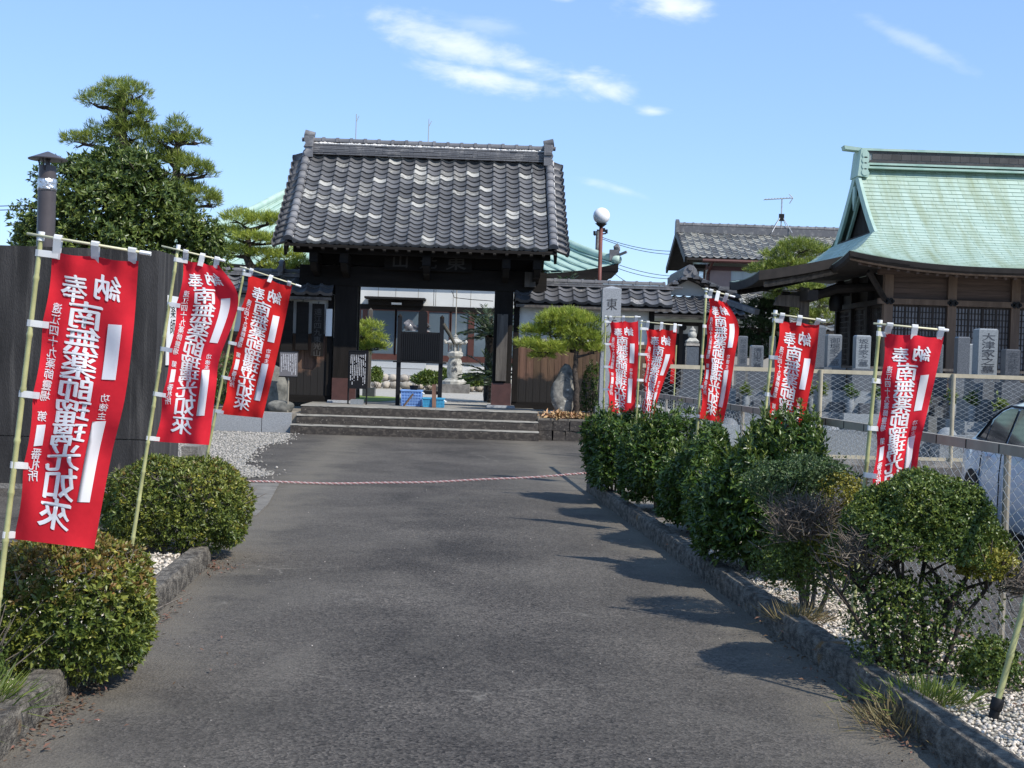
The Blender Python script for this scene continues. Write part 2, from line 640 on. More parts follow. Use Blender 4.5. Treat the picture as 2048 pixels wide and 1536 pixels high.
def stones(n, P, r0, r1, seed=0, squash=0.7):
    """small jittered stones (icosahedra) centred on P"""
    bm = bmesh.new()
    bmesh.ops.create_icosphere(bm, subdivisions=1, radius=1.0)
    V0 = np.array([v.co[:] for v in bm.verts])
    T0 = np.array([[v.index for v in f.verts] for f in bm.faces])
    bm.free()
    R = np.random.default_rng(seed)
    k = R.uniform(r0, r1, n)
    ax = unit(R.normal(size=(n, 3)))
    sc = R.uniform(0.65, 1.3, (n, 3)) * k[:, None]
    V = V0[None] * sc[:, None, :] * R.uniform(0.85, 1.15, (n, len(V0), 1))
    a = R.uniform(0, 6.28, n)
    ca, sa = np.cos(a)[:, None], np.sin(a)[:, None]
    X = V[:, :, 0] * ca - V[:, :, 1] * sa
    Y = V[:, :, 0] * sa + V[:, :, 1] * ca
    Z = V[:, :, 2] * squash
    V = np.stack([X, Y, Z], 2) + P[:, None, :]
    T = T0[None] + (np.arange(n) * len(V0))[:, None, None]
    return V.reshape(-1, 3), T.reshape(-1, 3)


# ------------------------------------------------------------------ lettering
GLYPH = {}


def load_glyphs(chars, offset=0.0):
    obs = {}
    for ch in sorted(set(chars)):
        if ch in GLYPH or ch == ' ':
            continue
        cu = bpy.data.curves.new('glyph', 'FONT')
        cu.body = ch
        cu.size = 1.0
        cu.offset = offset
        cu.resolution_u = 3
        cu.fill_mode = 'FRONT'
        o = bpy.data.objects.new('glyph', cu)
        COL.objects.link(o)
        obs[ch] = o
    dg = bpy.context.evaluated_depsgraph_get()
    dg.update()
    for ch, o in obs.items():
        e = o.evaluated_get(dg)
        me = e.to_mesh()
        me.calc_loop_triangles()
        V = np.array([v.co[:2] for v in me.vertices])
        T = np.array([t.vertices[:] for t in me.loop_triangles])
        GLYPH[ch] = (V, T)
        e.to_mesh_clear()
    for o in obs.values():
        cu = o.data
        bpy.data.objects.remove(o)
        bpy.data.curves.remove(cu)
    if '國' in GLYPH:
        V = GLYPH['國'][0]
        GLYPH['_box'] = (V.min(0), V.max(0))


def glyph(ch, cx, cy, w, h, mirror=False, slant=0.05):
    """2-D triangles of one character centred on (cx, cy), y up"""
    V, T = GLYPH[ch]
    lo, hi = GLYPH['_box']
    q = (V - lo) / (hi - lo) - 0.5
    q = q.copy()
    q[:, 1] += slant * q[:, 0]
    if mirror:
        q[:, 0] *= -1
    return np.stack([cx + q[:, 0] * w, cy + q[:, 1] * h], 1), T


def text_part(parent, chars, fn, m, name='lettering', bold=True):
    """chars = [(char, cx, cy, w, h)], fn maps (n,2) -> (n,3)"""
    ps = []
    for ch, cx, cy, w, h in chars:
        for k in ((-1, 1) if bold else (0,)):
            V, T = glyph(ch, cx + k * 0.018 * w, cy + k * 0.018 * h, w, h)
            Q = fn(V)
            Q[:, 1] -= 0.0008 * k
            ps.append((Q, T))
    V, T = merge(*ps)
    return npart(name, V, T, m, parent)


ALLTXT = '國奉納南無薬師瑠璃光如來遠江四十九靈場第番札所功徳主東山大津家之墓御堀坂井安清田代々松本鈴木'
load_glyphs(ALLTXT)
# ================================================================== the setting
def XR(y):          # road side of the right kerb
    return 1.93 - 0.073 * (y - 5.44)


def XL(y):          # road side of the left kerb
    return -1.965 - 0.056 * (y - 5.43)


def XF(y):          # near chain link fence
    return 3.20 - 0.075 * y


def asphalt_material():
    m = bpy.data.materials.new('asphalt')
    m.use_nodes = True
    nt = m.node_tree
    N, L = nt.nodes, nt.links
    b = N['Principled BSDF']
    b.inputs['Roughness'].default_value = 0.88
    b.inputs['Specular IOR Level'].default_value = 0.28
    tc = N.new('ShaderNodeTexCoord')

    def noise(scale, detail=4, rough=0.6, st=None, dist=0.0):
        n = N.new('ShaderNodeTexNoise')
        n.inputs['Scale'].default_value = scale
        n.inputs['Detail'].default_value = detail
        n.inputs['Roughness'].default_value = rough
        n.inputs['Distortion'].default_value = dist
        if st:
            mp = N.new('ShaderNodeMapping')
            mp.inputs['Scale'].default_value = st
            L.new(tc.outputs['Object'], mp.inputs['Vector'])
            L.new(mp.outputs[0], n.inputs['Vector'])
        else:
            L.new(tc.outputs['Object'], n.inputs['Vector'])
        return n.outputs['Fac']

    def ramp(f, a, b2, c1=(0, 0, 0, 1), c2=(1, 1, 1, 1)):
        r = N.new('ShaderNodeValToRGB')
        r.color_ramp.elements[0].position = a
        r.color_ramp.elements[1].position = b2
        r.color_ramp.elements[0].color = c1
        r.color_ramp.elements[1].color = c2
        L.new(f, r.inputs['Fac'])
        return r.outputs[0]

    def mixc(f, c1, c2, mode='MIX'):
        x = N.new('ShaderNodeMixRGB')
        x.blend_type = mode
        for i, v in ((0, f), (1, c1), (2, c2)):
            if isinstance(v, tuple):
                x.inputs[i].default_value = v
            elif isinstance(v, (int, float)):
                x.inputs[i].default_value = v
            else:
                L.new(v, x.inputs[i])
        return x.outputs[0]
    vo = N.new('ShaderNodeTexVoronoi')
    vo.inputs['Scale'].default_value = 75
    L.new(tc.outputs['Object'], vo.inputs['Vector'])
    base = ramp(noise(0.7, 6, 0.6), 0.3, 0.72, (0.036, 0.033, 0.0305, 1), (0.090, 0.082, 0.074, 1))
    grain = ramp(vo.outputs['Color'], 0.05, 0.95, (0.28, 0.28, 0.28, 1), (2.0, 1.95, 1.88, 1))
    c = mixc(1.0, base, grain, 'MULTIPLY')
    fine = ramp(noise(300, 3), 0.35, 0.7, (0.55, 0.55, 0.55, 1), (1.5, 1.5, 1.5, 1))
    c = mixc(0.8, c, fine, 'MULTIPLY')
    mid = ramp(noise(22, 5, 0.7), 0.32, 0.68, (0.68, 0.68, 0.68, 1), (1.35, 1.33, 1.3, 1))
    c = mixc(0.9, c, mid, 'MULTIPLY')
    # pale worn dusty patches
    pale = ramp(noise(0.55, 7, 0.68, (1.1, 0.75, 1.0), 0.8), 0.50, 0.72, (0, 0, 0, 1), (0.45, 0.45, 0.45, 1))
    c = mixc(pale, c, (0.165, 0.148, 0.125, 1))
    # sand collected along the two kerbs
    sep = N.new('ShaderNodeSeparateXYZ')
    L.new(tc.outputs['Object'], sep.inputs[0])

    def mt(op, a, b2):
        n = N.new('ShaderNodeMath')
        n.operation = op
        for i, v in enumerate((a, b2)):
            if isinstance(v, (int, float)):
                n.inputs[i].default_value = v
            else:
                L.new(v, n.inputs[i])
        return n.outputs[0]
    dr = mt('SUBTRACT', mt('ADD', mt('MULTIPLY', sep.outputs[1], -0.073), 1.93 + 0.073 * 5.44), sep.outputs[0])
    dl = mt('SUBTRACT', sep.outputs[0], mt('ADD', mt('MULTIPLY', sep.outputs[1], -0.056), -1.965 + 0.056 * 5.43))
    d = mt('MINIMUM', mt('ABSOLUTE', dr, 0), mt('ABSOLUTE', dl, 0))
    d = mt('ADD', d, mt('MULTIPLY', mt('SUBTRACT', noise(2.2, 6, 0.7), 0.5), 1.5))
    wide = ramp(mt('MULTIPLY', d, 0.7), 0.0, 1.0, (0.42, 0.42, 0.42, 1), (0, 0, 0, 1))
    c = mixc(wide, c, (0.125, 0.112, 0.092, 1))
    sand = ramp(d, 0.0, 0.5, (0.75, 0.75, 0.75, 1), (0, 0, 0, 1))
    c = mixc(sand, c, mixc(noise(40, 4), (0.20, 0.175, 0.135, 1), (0.10, 0.09, 0.075, 1)))
    # scattered pale grit
    vg = N.new('ShaderNodeTexVoronoi')
    vg.inputs['Scale'].default_value = 14
    L.new(tc.outputs['Object'], vg.inputs['Vector'])
    grit = ramp(vg.outputs['Distance'], 0.05, 0.075, (0.8, 0.8, 0.8, 1), (0, 0, 0, 1))
    gsel = ramp(noise(9.0, 2), 0.66, 0.70)
    c = mixc(mixc(1.0, grit, gsel, 'MULTIPLY'), c, (0.30, 0.28, 0.25, 1))
    # hairline cracks filled with pale dust
    vc = N.new('ShaderNodeTexVoronoi')
    vc.feature = 'DISTANCE_TO_EDGE'
    vc.inputs['Scale'].default_value = 0.42
    mpc = N.new('ShaderNodeMapping')
    mpc.inputs['Scale'].default_value = (0.45, 1.0, 1.0)
    wob = N.new('ShaderNodeMixRGB')
    wob.blend_type = 'ADD'
    wob.inputs[0].default_value = 0.5
    nzw = N.new('ShaderNodeTexNoise')
    nzw.inputs['Scale'].default_value = 2.0
    nzw.inputs['Detail'].default_value = 6
    L.new(tc.outputs['Object'], nzw.inputs['Vector'])
    L.new(tc.outputs['Object'], wob.inputs[1])
    L.new(nzw.outputs['Color'], wob.inputs[2])
    L.new(wob.outputs[0], mpc.inputs['Vector'])
    L.new(mpc.outputs[0], vc.inputs['Vector'])
    crack = ramp(vc.outputs['Distance'], 0.0012, 0.0042, (0.5, 0.5, 0.5, 1), (0, 0, 0, 1))
    cs = ramp(noise(0.9, 3), 0.52, 0.60)
    c = mixc(mixc(1.0, crack, cs, 'MULTIPLY'), c, (0.24, 0.22, 0.19, 1))
    L.new(c, b.inputs['Base Color'])
    bp = N.new('ShaderNodeBump')
    bp.inputs['Strength'].default_value = 0.9
    bp.inputs['Distance'].default_value = 0.012
    hh = mixc(0.5, vo.outputs['Distance'], noise(160, 3))
    L.new(hh, bp.inputs['Height'])
    L.new(bp.outputs[0], b.inputs['Normal'])
    return m


M['asphalt'] = asphalt_material()


def sheet(name, poly, z, m):
    mb = MB()
    mb.add([(x, y, z) for x, y in poly], [tuple(range(len(poly)))])
    return struct(name, mb, m)


sheet('ground', [(-700, -60), (700, -60), (700, 1500), (-700, 1500)], -0.012, M['earth'])
sheet('driveway', [(-16, -8), (2.75, -8), (2.75, 29.6), (-16, 29.6)], 0.0, M['asphalt'])
sheet('parking_lot', [(2.752, -8), (24, -8), (24, 25.7), (2.752, 25.7)], -0.002, M['asphalt'])
sheet('graveyard_ground', [(4.2, 25.72), (40, 25.72), (40, 60), (4.2, 60)], 0.0, M['yard'])
sheet('temple_yard', [(-24, 33.4), (4.15, 33.4), (4.15, 70), (-24, 70)], 0.50, M['yard'])
mb = MB()
mb.bx(-24, 4.15, 33.38, 33.6, -0.1, 0.499)
struct('yard_edge', mb, M['concrete'])
# lawn patch in the yard behind the gate
mbx = MB()
ring = [(-4.15 + 1.25 * math.cos(a) * (1 + 0.12 * math.sin(3 * a)), 37.4 + 3.0 * math.sin(a)) for a in np.linspace(0, 2 * PI, 28, endpoint=False)]
mbx.add([(x, y, 0.506) for x, y in ring], [tuple(range(28))])
lawn = struct('lawn', mbx, mat('moss_lawn', (0.16, 0.22, 0.045), 0.95, 0.3, 6, bump=0.6, bscale=60))


def kerb(name, fx, y0, y1, side, w=0.15, h=0.15, seed=1):
    """long kerb stone with worn, crumbling edges; side=+1 extends to +x of fx"""
    R = random.Random(seed)
    prof = [(0, -0.02), (0.0, h * 0.55), (0.004, h - 0.02), (0.02, h), (w - 0.02, h), (w - 0.003, h - 0.02), (w, -0.02)]
    ny = int((y1 - y0) / 0.07)
    P = []
    for i in range(ny + 1):
        y = y0 + (y1 - y0) * i / ny
        row = []
        chip = R.random() < 0.05
        for k, (a, b) in enumerate(prof):
            ja = R.uniform(-0.003, 0.003) + (0.012 if chip and k in (2, 3) else 0)
            jb = R.uniform(-0.0025, 0.0025) - (0.012 if chip and k in (2, 3) else 0)
            row.append((fx(y) + side * (a + ja), y, b + jb))
        P.append(row)
    mb = MB()
    mb.grid(P)
    n = len(prof)
    last = len(mb.v) - n
    mb.f.append(tuple(range(n)))
    mb.f.append(tuple(last + k for k in range(n)))
    return struct(name, mb, M['kerb'], smooth='auto')


kerb('kerb_right', XR, -2.0, 18.2, 1, seed=3)
kerb('kerb_left', XL, -2.0, 10.9, -1, seed=4)
kerb('kerb_left_back', lambda y: XL(y) - 1.5, -2.0, 10.9, -1, 0.12, 0.13, seed=5)
mb = MB()
mb.bx(XL(10.9) - 1.6, XL(10.9) - 0.155, 10.78, 10.9, -0.02, 0.14)
struct('kerb_left_end', mb, M['kerb'])

# planting beds
mb = MB()
ys = np.linspace(-2, 18.2, 30)
mb.grid([[(XR(y) + 0.13, y, 0.085), (XF(y) + 0.12, y, 0.085)] for y in ys])
struct('planting_bed_right', mb, M['earth'])
mb = MB()
ys = np.linspace(-2, 10.8, 20)
mb.grid([[(XL(y) - 1.52, y, 0.085), (XL(y) - 0.13, y, 0.085)] for y in ys])
struct('planting_bed_left', mb, M['earth'])
mb = MB()
for i in range(58):                       # timber and brick edging under the near fence
    y = 2.0 + i * 0.28
    mb.bx(XF(y) + 0.08, XF(y) + 0.16, y, y + 0.272, -0.02, 0.115 + 0.008 * math.sin(i * 2.1))
struct('bed_edging', mb, mat('edging_brick', (0.17, 0.10, 0.065), 0.95, 0.4, 6, bump=0.5, island=0.25))


def gravel(name, n, xy, r0, r1, z, m, label, seed, squash=0.7):
    P = np.array([[x, y, z + rng.uniform(-0.004, 0.008)] for x, y in xy])
    V, T = stones(len(P), P, r0, r1, seed, squash)
    o = link(name, np_tris(name, V, T, m))
    return tag(o, label, 'gravel', kind='stuff')


M['pebble'] = mat('white_pebble', (0.55, 0.49, 0.40), 0.8, island=0.3)
M['grit'] = mat('road_grit', (0.34, 0.31, 0.27), 0.9, island=0.4)
M['grey_gravel'] = mat('grey_gravel', (0.30, 0.283, 0.25), 0.9, island=0.4)
xy = []
while len(xy) < 13000:
    y = 4.6 + 8.2 * rnd.random() ** 1.7
    x0, x1 = XR(y) + 0.145, XF(y) + 0.09
    xy.append((rnd.uniform(x0, x1), y))
gravel('white_gravel', 0, xy, 0.007, 0.0135, 0.092, M['pebble'], 'white pebble gravel in the bed under the right hand shrubs', 5)
xy = []
while len(xy) < 7000:
    y = rnd.uniform(5.2, 10.75)
    xy.append((rnd.uniform(XL(y) - 1.48, XL(y) - 0.15), y))
gravel('white_gravel', 0, xy, 0.008, 0.016, 0.092, M['pebble'], 'white pebble gravel between the two clipped azaleas on the left', 6)

# grey gravel apron left of the driveway, in front of the steps
edge = [gnd(*p) for p in ((610, 905), (575, 892), (565, 912), (590, 935), (618, 957), (560, 964), (470, 962), (390, 950))]
poly = [(p.x, p.y) for p in edge]
apron = [(-4.45, 28.9), (-4.3, 27.5), (-4.2, 26.4), (-4.35, 24.6), (-4.1, 22.5), (-3.85, 20.6), (-3.15, 19.0), (-3.45, 18.3), (-4.9, 18.15), (-7.2, 18.4), (-7.2, 22), (-11, 22), (-11, 28.95)]
mb = MB()
mb.add([(x, y, 0.006) for x, y in apron], [tuple(range(len(apron)))])
struct('gravel_apron', mb, mat('gravel_bed', (0.25, 0.24, 0.22), 0.95, 0.3, 25, bump=0.8, bscale=60))


def inside(x, y, poly):
    c = False
    j = len(poly) - 1
    for i in range(len(poly)):
        if (poly[i][1] > y) != (poly[j][1] > y) and x < (poly[j][0] - poly[i][0]) * (y - poly[i][1]) / (poly[j][1] - poly[i][1]) + poly[i][0]:
            c = not c
        j = i
    return c


xy = []
while len(xy) < 14000:
    x, y = rnd.uniform(-7.2, -3.0), 18.1 + 10.8 * rnd.random() ** 1.25
    if inside(x + rnd.gauss(0, 0.12), y + rnd.gauss(0, 0.1), apron):
        xy.append((x, y))
gravel('grey_gravel', 0, xy, 0.010, 0.024, 0.008, M['grey_gravel'], 'grey crushed stone gravel on the left before the steps', 7)
mb = MB()
sl = [gnd(*p) for p in ((488, 966), (560, 966), (536, 1010), (512, 1033), (470, 1033))]
mb.prism([(p.x, p.y) for p in sl], 'z', -0.01, 0.014)
struct('concrete_slab', mb, M['slab'])

# small litter on the road
P = []
for _ in range(170):
    y = 5 + 13 * rnd.random() ** 1.6
    P.append((rnd.uniform(XL(y) + 0.05, XR(y) - 0.05), y, 0.001))
V, T = stones(len(P), np.array(P), 0.002, 0.006, 9)
tag(link('road_grit', np_tris('road_grit', V, T, M['grit'])), 'scattered pale grit and small stones on the driveway', 'grit', kind='stuff')


def leaf_litter(name, spots, m, label, size=0.032):
    P = np.array([(gx + rng.normal(0, sx), gy + rng.normal(0, sy), z + rng.uniform(0.004, 0.02)) for gx, gy, z, sx, sy, n in spots for _ in range(n)])
    Nn = np.tile([0, 0, 1.0], (len(P), 1)) + rng.normal(0, 0.2, (len(P), 3))
    V, T = whorls(P, Nn, 1, size, size * 0.4, 1.45, 0.2 if size < 0.05 else 0.6)
    return tag(link(name, np_tris(name, V, T, m)), label, 'dead leaves', kind='stuff')


leaf_litter('leaf_litter', [(XL(6.3) + 0.06, 6.3, 0.0, 0.06, 0.35, 260), (XL(10.6) + 0.07, 10.7, 0, 0.08, 0.2, 120), (XL(8.5) + 0.05, 8.6, 0, 0.04, 0.5, 80), (XL(7) + 0.25, 7.0, 0, 0.3, 1.0, 24)],
            M['litter'], 'brown dead leaves fallen along the left kerb')
leaf_litter('leaf_litter', [(XR(6.6) - 0.05, 6.7, 0.0, 0.05, 0.3, 220), (XR(8) - 0.05, 8.2, 0, 0.04, 0.6, 70), (2.3, 7.2, 0.1, 0.15, 0.3, 160), (1.9, 9.2, 0.1, 0.15, 0.6, 200), (1.65, 13, 0.1, 0.15, 1.5, 260)],
            M['litter'], 'brown dead leaves under the shrubs along the right kerb')


def grass_tuft(name, c, n, h, spread, m, label, group=None):
    P = np.array([(c[0] + rng.normal(0, spread), c[1] + rng.normal(0, spread), c[2]) for _ in range(n)])
    out = P - np.array(c)[None, :]
    Nn = np.tile([0, 0, 1.0], (n, 1)) + out * (0.55 / spread) + rng.normal(0, 0.2, (n, 3))
    V, T = whorls(P, Nn, 2, h, 0.006, 0.3, 0.25, droop=0.12)
    o = link(name, np_tris(name, V - np.array(c)[None, :], T, m))
    o.location = c
    return tag(o, label, 'grass', group, 'stuff')


grass_tuft('grass_tuft', (-2.27, 6.0, 0.1), 420, 0.17, 0.09, M['grass'], 'bright green grass tuft at the near end of the left kerb')
grass_tuft('grass_tuft', (-2.3, 5.6, 0.1), 260, 0.13, 0.08, M['grass'], 'bright green grass at the lower left corner behind the kerb')
grass_tuft('grass_tuft', (2.02, 6.75, 0.09), 260, 0.11, 0.1, M['grass'], 'short green grass at the foot of the near right shrub')
grass_tuft('grass_tuft', (1.88, 6.55, 0.02), 240, 0.12, 0.13, M['grass_dry'], 'dry grass hanging over the right kerb below the near shrub')
grass_tuft('grass_tuft', (1.80, 8.75, 0.09), 160, 0.13, 0.06, M['grass_dry'], 'straw coloured grass tuft beside the half dead shrub')
grass_tuft('grass_tuft', (-3.25, 10.4, 0.1), 120, 0.25, 0.05, M['grass'], 'green grass tuft left of the far clipped azalea')

# red and white rope across the drive
pts = []
a0, a1 = Vector((-3.35, 17.7, 0.03)), Vector((1.12, 18.1, 0.27))
for i in range(101):
    t = i / 100
    p = a0.lerp(a1, t)
    p.z = 0.025 + 0.23 * max(0.0, (t - 0.25) / 0.75) ** 1.5 + 0.004 * math.sin(t * 21)
    p.y += 0.05 * math.sin(t * 5)
    pts.append(p)
rope = thing('barrier_rope', 'twisted red and white barrier rope lying across the driveway', 'rope', (-3.35, 17.7, 0.0))
for k, (m_, nm) in enumerate(((mat('rope_white', (0.58, 0.46, 0.44), 0.9), 'white_strand'), (mat('rope_red', (0.40, 0.20, 0.19), 0.9), 'red_strand'))):
    mb = MB()
    hel = []
    for i in range(1401):
        t = i / 1400
        j = min(int(t * 100), 99)
        p = pts[j].lerp(pts[j + 1], t * 100 - j)
        a = t * 2 * PI * 58 + k * PI
        hel.append(p + Vector((0, math.cos(a), math.sin(a))) * 0.007)
    mb.tube(hel, 0.0075, 5)
    part(nm, mb, m_, rope, smooth=True)
# ================================================================== banners
def flag_layout():
    """white print as 2-D triangles in (a, b): a from pole to free edge, b from top to bottom, metres; seen from the back, so mirrored"""
    W, H = 0.39, 1.30
    ps = []

    def ch(c, a, b, w, h=None):
        hh = h or w
        for k in ((-1.0, -0.35, 0.35, 1.0) if w > 0.08 else (-0.7, 0.7)):
            q = 0.026 * k
            V, T = glyph(c, a * W + q * w, -b * H - q * hh * 0.7, w, hh, mirror=True, slant=0.10)
            ps.append((np.column_stack([V, np.full(len(V), 0.0004 * k)]), T))

    def rect(a0, a1, b0, b1):
        V = np.array([(a0 * W, -b0 * H), (a1 * W, -b0 * H), (a1 * W, -b1 * H), (a0 * W, -b1 * H)])
        V = np.column_stack([V, np.zeros(4)])
        ps.append((V, np.array([(0, 1, 2), (0, 2, 3)])))
    ch('奉', 0.30, 0.125, 0.105, 0.115)
    ch('納', 0.67, 0.118, 0.105, 0.105)
    for i, c in enumerate('南無薬師瑠璃光如來'):
        ch(c, 0.455, 0.215 + i * 0.0862, 0.135, 0.112)
    for i, c in enumerate('遠江四十九薬師靈場'):
        ch(c, 0.135, 0.195 + i * 0.0385, 0.038, 0.044)
    ch('第', 0.125, 0.575, 0.040, 0.044)
    rect(0.075, 0.18, 0.605, 0.68)
    for i, c in enumerate('番札所'):
        ch(c, 0.125, 0.708 + i * 0.038, 0.042, 0.046)
    rect(0.72, 0.87, 0.235, 0.435)
    for i, c in enumerate('功徳主'):
        ch(c, 0.79, 0.505 + i * 0.037, 0.034, 0.038)
    rect(0.70, 0.85, 0.60, 0.865)
    V, T = merge(*ps)
    # cut along the same grid lines as the cloth so that the print follows its folds
    bm = bmesh.new()
    vs = [bm.verts.new((p[0], p[1], p[2])) for p in V]
    for t in T:
        try:
            bm.faces.new([vs[i] for i in t])
        except ValueError:
            pass
    NX, NY = 20, 46
    for i in range(1, NX):
        g = bm.verts[:] + bm.edges[:] + bm.faces[:]
        bmesh.ops.bisect_plane(bm, geom=g, plane_co=(W * i / NX, 0, 0), plane_no=(1, 0, 0))
    for j in range(1, NY):
        g = bm.verts[:] + bm.edges[:] + bm.faces[:]
        bmesh.ops.bisect_plane(bm, geom=g, plane_co=(0, -H * j / NY, 0), plane_no=(0, 1, 0))
    bmesh.ops.triangulate(bm, faces=bm.faces)
    bm.verts.index_update()
    V = np.array([v.co[:3] for v in bm.verts])
    T = np.array([[v.index for v in f.verts] for f in bm.faces])
    bm.free()
    V[:, 0] /= W
    V[:, 1] /= -H
    return V, T, NX, NY


FL_V, FL_T, FL_NX, FL_NY = flag_layout()


def banner(Y, pole_top, pole_low, TL, BL, right, bar_l, bar_r, label, seed, zbase=0.09, turn=0.0):
    R = random.Random(seed)
    ptop = at(*pole_top, Y)
    plow = at(*pole_low, Y)
    d = (plow - ptop).normalized()
    base = ptop + d * ((zbase - 0.06 - ptop.z) / d.z)
    t = thing('banner', label, 'banner', (base.x, base.y, zbase), 'red dedication banners on bamboo poles')
    # bamboo pole with nodes
    L = (ptop - base).length
    pts, rs = [], []
    k = 0.0
    while k < L:
        for e, r in ((0, 0.0135), (0.012, 0.0165), (0.02, 0.0165), (0.032, 0.0135)):
            if k + e < L:
                pts.append(base - d * (k + e))
                rs.append(r * (1.05 - 0.25 * k / L))
        k += R.uniform(0.2, 0.27)
    pts.append(ptop)
    rs.append(0.0105)
    mb = MB().tube(pts, rs, 10)
    part('pole', mb, M['bamboo'], t, smooth=True)
    mb = MB().tube([ptop - d * -0.035, ptop + d * -0.006], 0.0155, 12)
    part('pole_cap', mb, M['white_plastic'], t, smooth='auto')
    bl, br = at(*bar_l, Y - 0.015), at(*bar_r, Y - 0.015 + turn)
    part('crossbar', MB().tube([bl, br], 0.0062, 8), M['crossbar'], t, smooth=True)
    part('bar_end', MB().tube([br, br + (br - bl).normalized() * -0.05], 0.0095, 8), M['white_plastic'], t, smooth='auto')

    # cloth surface
    tl, blw = Vector(TL), Vector(BL)
    rt = [Vector(p) for p in right]
    ph = [R.uniform(0, 6.28) for _ in range(6)]
    am = R.uniform(1.2, 1.8)

    def S(ab):
        ab = np.asarray(ab)
        a, b = ab[:, 0], ab[:, 1]
        lx = tl.x + (blw.x - tl.x) * b
        ly = tl.y + (blw.y - tl.y) * b
        q = b * (len(rt) - 1)
        i = np.clip(q.astype(int), 0, len(rt) - 2)
        f = q - i
        rx_, ry_ = np.array([p.x for p in rt]), np.array([p.y for p in rt])
        # Catmull-Rom along the free edge

        def cr(v):
            p0 = v[np.clip(i - 1, 0, len(v) - 1)]
            p1, p2 = v[i], v[i + 1]
            p3 = v[np.clip(i + 2, 0, len(v) - 1)]
            return 0.5 * (2 * p1 + (p2 - p0) * f + (2 * p0 - 5 * p1 + 4 * p2 - p3) * f ** 2 + (3 * p1 - p0 - 3 * p2 + p3) * f ** 3)
        X = lx + (cr(rx_) - lx) * a
        Yp = ly + (cr(ry_) - ly) * a
        # scallop between the tabs on both held edges
        Yp = Yp + 4.0 * (1 - b) ** 6 * np.abs(np.sin(PI * a * 2)) * 1.0
        X = X + 5.0 * (1 - a) ** 5 * (np.abs(np.sin(PI * b * 4)))
        dep = 0.008 * np.sin(22 * a) * (1 - b) ** 8 + 0.008 * np.sin(8 * PI * b) * (1 - a) ** 3 + am * (0.020 * np.sin(5.5 * a + 3.2 * b + ph[0]) * (0.3 + b) + 0.011 * np.sin(11 * a - 6 * b + ph[1]) * (0.4 + 0.6 * b)
                    + 0.012 * np.sin(9 * b + 2.5 * a + ph[2]) * a + 0.005 * np.sin(21 * b - 8 * a + ph[3]) + 0.0030 * np.sin(30 * b + 9 * a + ph[4]) * np.sin(3 * PI * a) + 0.003 * np.sin(17 * a + 12 * b + ph[5])) + turn * a
        out = np.empty((len(ab), 3))
        for n_ in range(len(ab)):
            p = at(X[n_], Yp[n_], Y + dep[n_])
            out[n_] = p
        return out
    A, B = np.meshgrid(np.linspace(0, 1, FL_NX + 1), np.linspace(0, 1, FL_NY + 1))
    G = S(np.stack([A.ravel(), B.ravel()], 1))
    G2 = [[tuple(G[j * (FL_NX + 1) + i]) for i in range(FL_NX + 1)] for j in range(FL_NY + 1)]
    mb = MB().grid(G2)
    cl = part('cloth', mb, M['red_cloth'], t, smooth=True)
    Vp = S(FL_V[:, :2])
    off = np.zeros((len(Vp), 3))
    off[:, 1] = 0.0036 + FL_V[:, 2]
    V, T = merge((Vp - off, FL_T), (Vp + off, FL_T))
    npart('lettering', V, T, M['ink_white'], cl)
    # tabs
    def tab(p, q, w, ax):
        """flat strap from cloth point p round the bar/pole point q"""
        p, q = Vector(p), Vector(q)
        dd = (q - p).normalized()
        s_ = Vector(ax).normalized()
        nrm = dd.cross(s_).normalized()
        mb = MB()
        e = q + dd * 0.014
        for sg in (-1, 1):
            o_ = nrm * (0.0125 * sg)
            i0 = p - dd * 0.03 + nrm * 0.004 * sg
            P = [[tuple(i0 - s_ * w / 2), tuple(i0 + s_ * w / 2)], [tuple(p + nrm * 0.005 * sg - s_ * w / 2), tuple(p + nrm * 0.005 * sg + s_ * w / 2)],
                 [tuple(q + o_ - s_ * w / 2), tuple(q + o_ + s_ * w / 2)], [tuple(e + o_ * 0.55 - s_ * w / 2), tuple(e + o_ * 0.55 + s_ * w / 2)],
                 [tuple(e + dd * 0.004 - s_ * w / 2), tuple(e + dd * 0.004 + s_ * w / 2)]]
            mb.grid(P)
        part('tab', mb, M['tab'], t)
    bd = (br - bl)
    for a in (0.055, 0.5, 0.93):
        p = Vector(S(np.array([[a, 0.0]]))[0])
        s_ = max(0.0, min(1.0, (p - bl).dot(bd) / bd.length_squared))
        tab(p, bl + bd * s_, 0.036, bd)
    for b in (0.012, 0.255, 0.5, 0.745, 0.985):
        p = Vector(S(np.array([[0.0, b]]))[0])
        s_ = (p - ptop).dot(d)
        tab(p, ptop + d * s_, 0.03, d)
    return t


banner(6.35, (83, 466), (12, 1073), (104, 502), (27, 1078), [(277, 522), (267, 660), (250, 795), (222, 915), (188, 1098)], (54, 467), (302, 508),
       'largest red banner on a bamboo pole at the far left, before the concrete block', 1)
banner(10.0, (357, 491), (262, 1103), (367, 517), (309, 883), [(437, 530), (477, 600), (440, 715), (432, 775), (418, 890)], (323, 492), (450, 522),
       'red banner with its upper free edge blown out, second from the left', 2)
banner(13.0, (490, 535), (413, 917), (496, 546), (440, 828), [(584, 571), (570, 640), (556, 705), (541, 770), (525, 836)], (480, 533), (602, 573),
       'red banner on the left standing nearest to the temple gate', 3)
banner(8.5, (1760, 642), (1724, 1031), (1768, 664), (1737, 1050), [(1888, 673), (1871, 753), (1851, 840), (1837, 910), (1826, 1050)], (1747, 647), (1897, 661),
       'red banner at the right in front of the silver car, nearest on that side', 4)
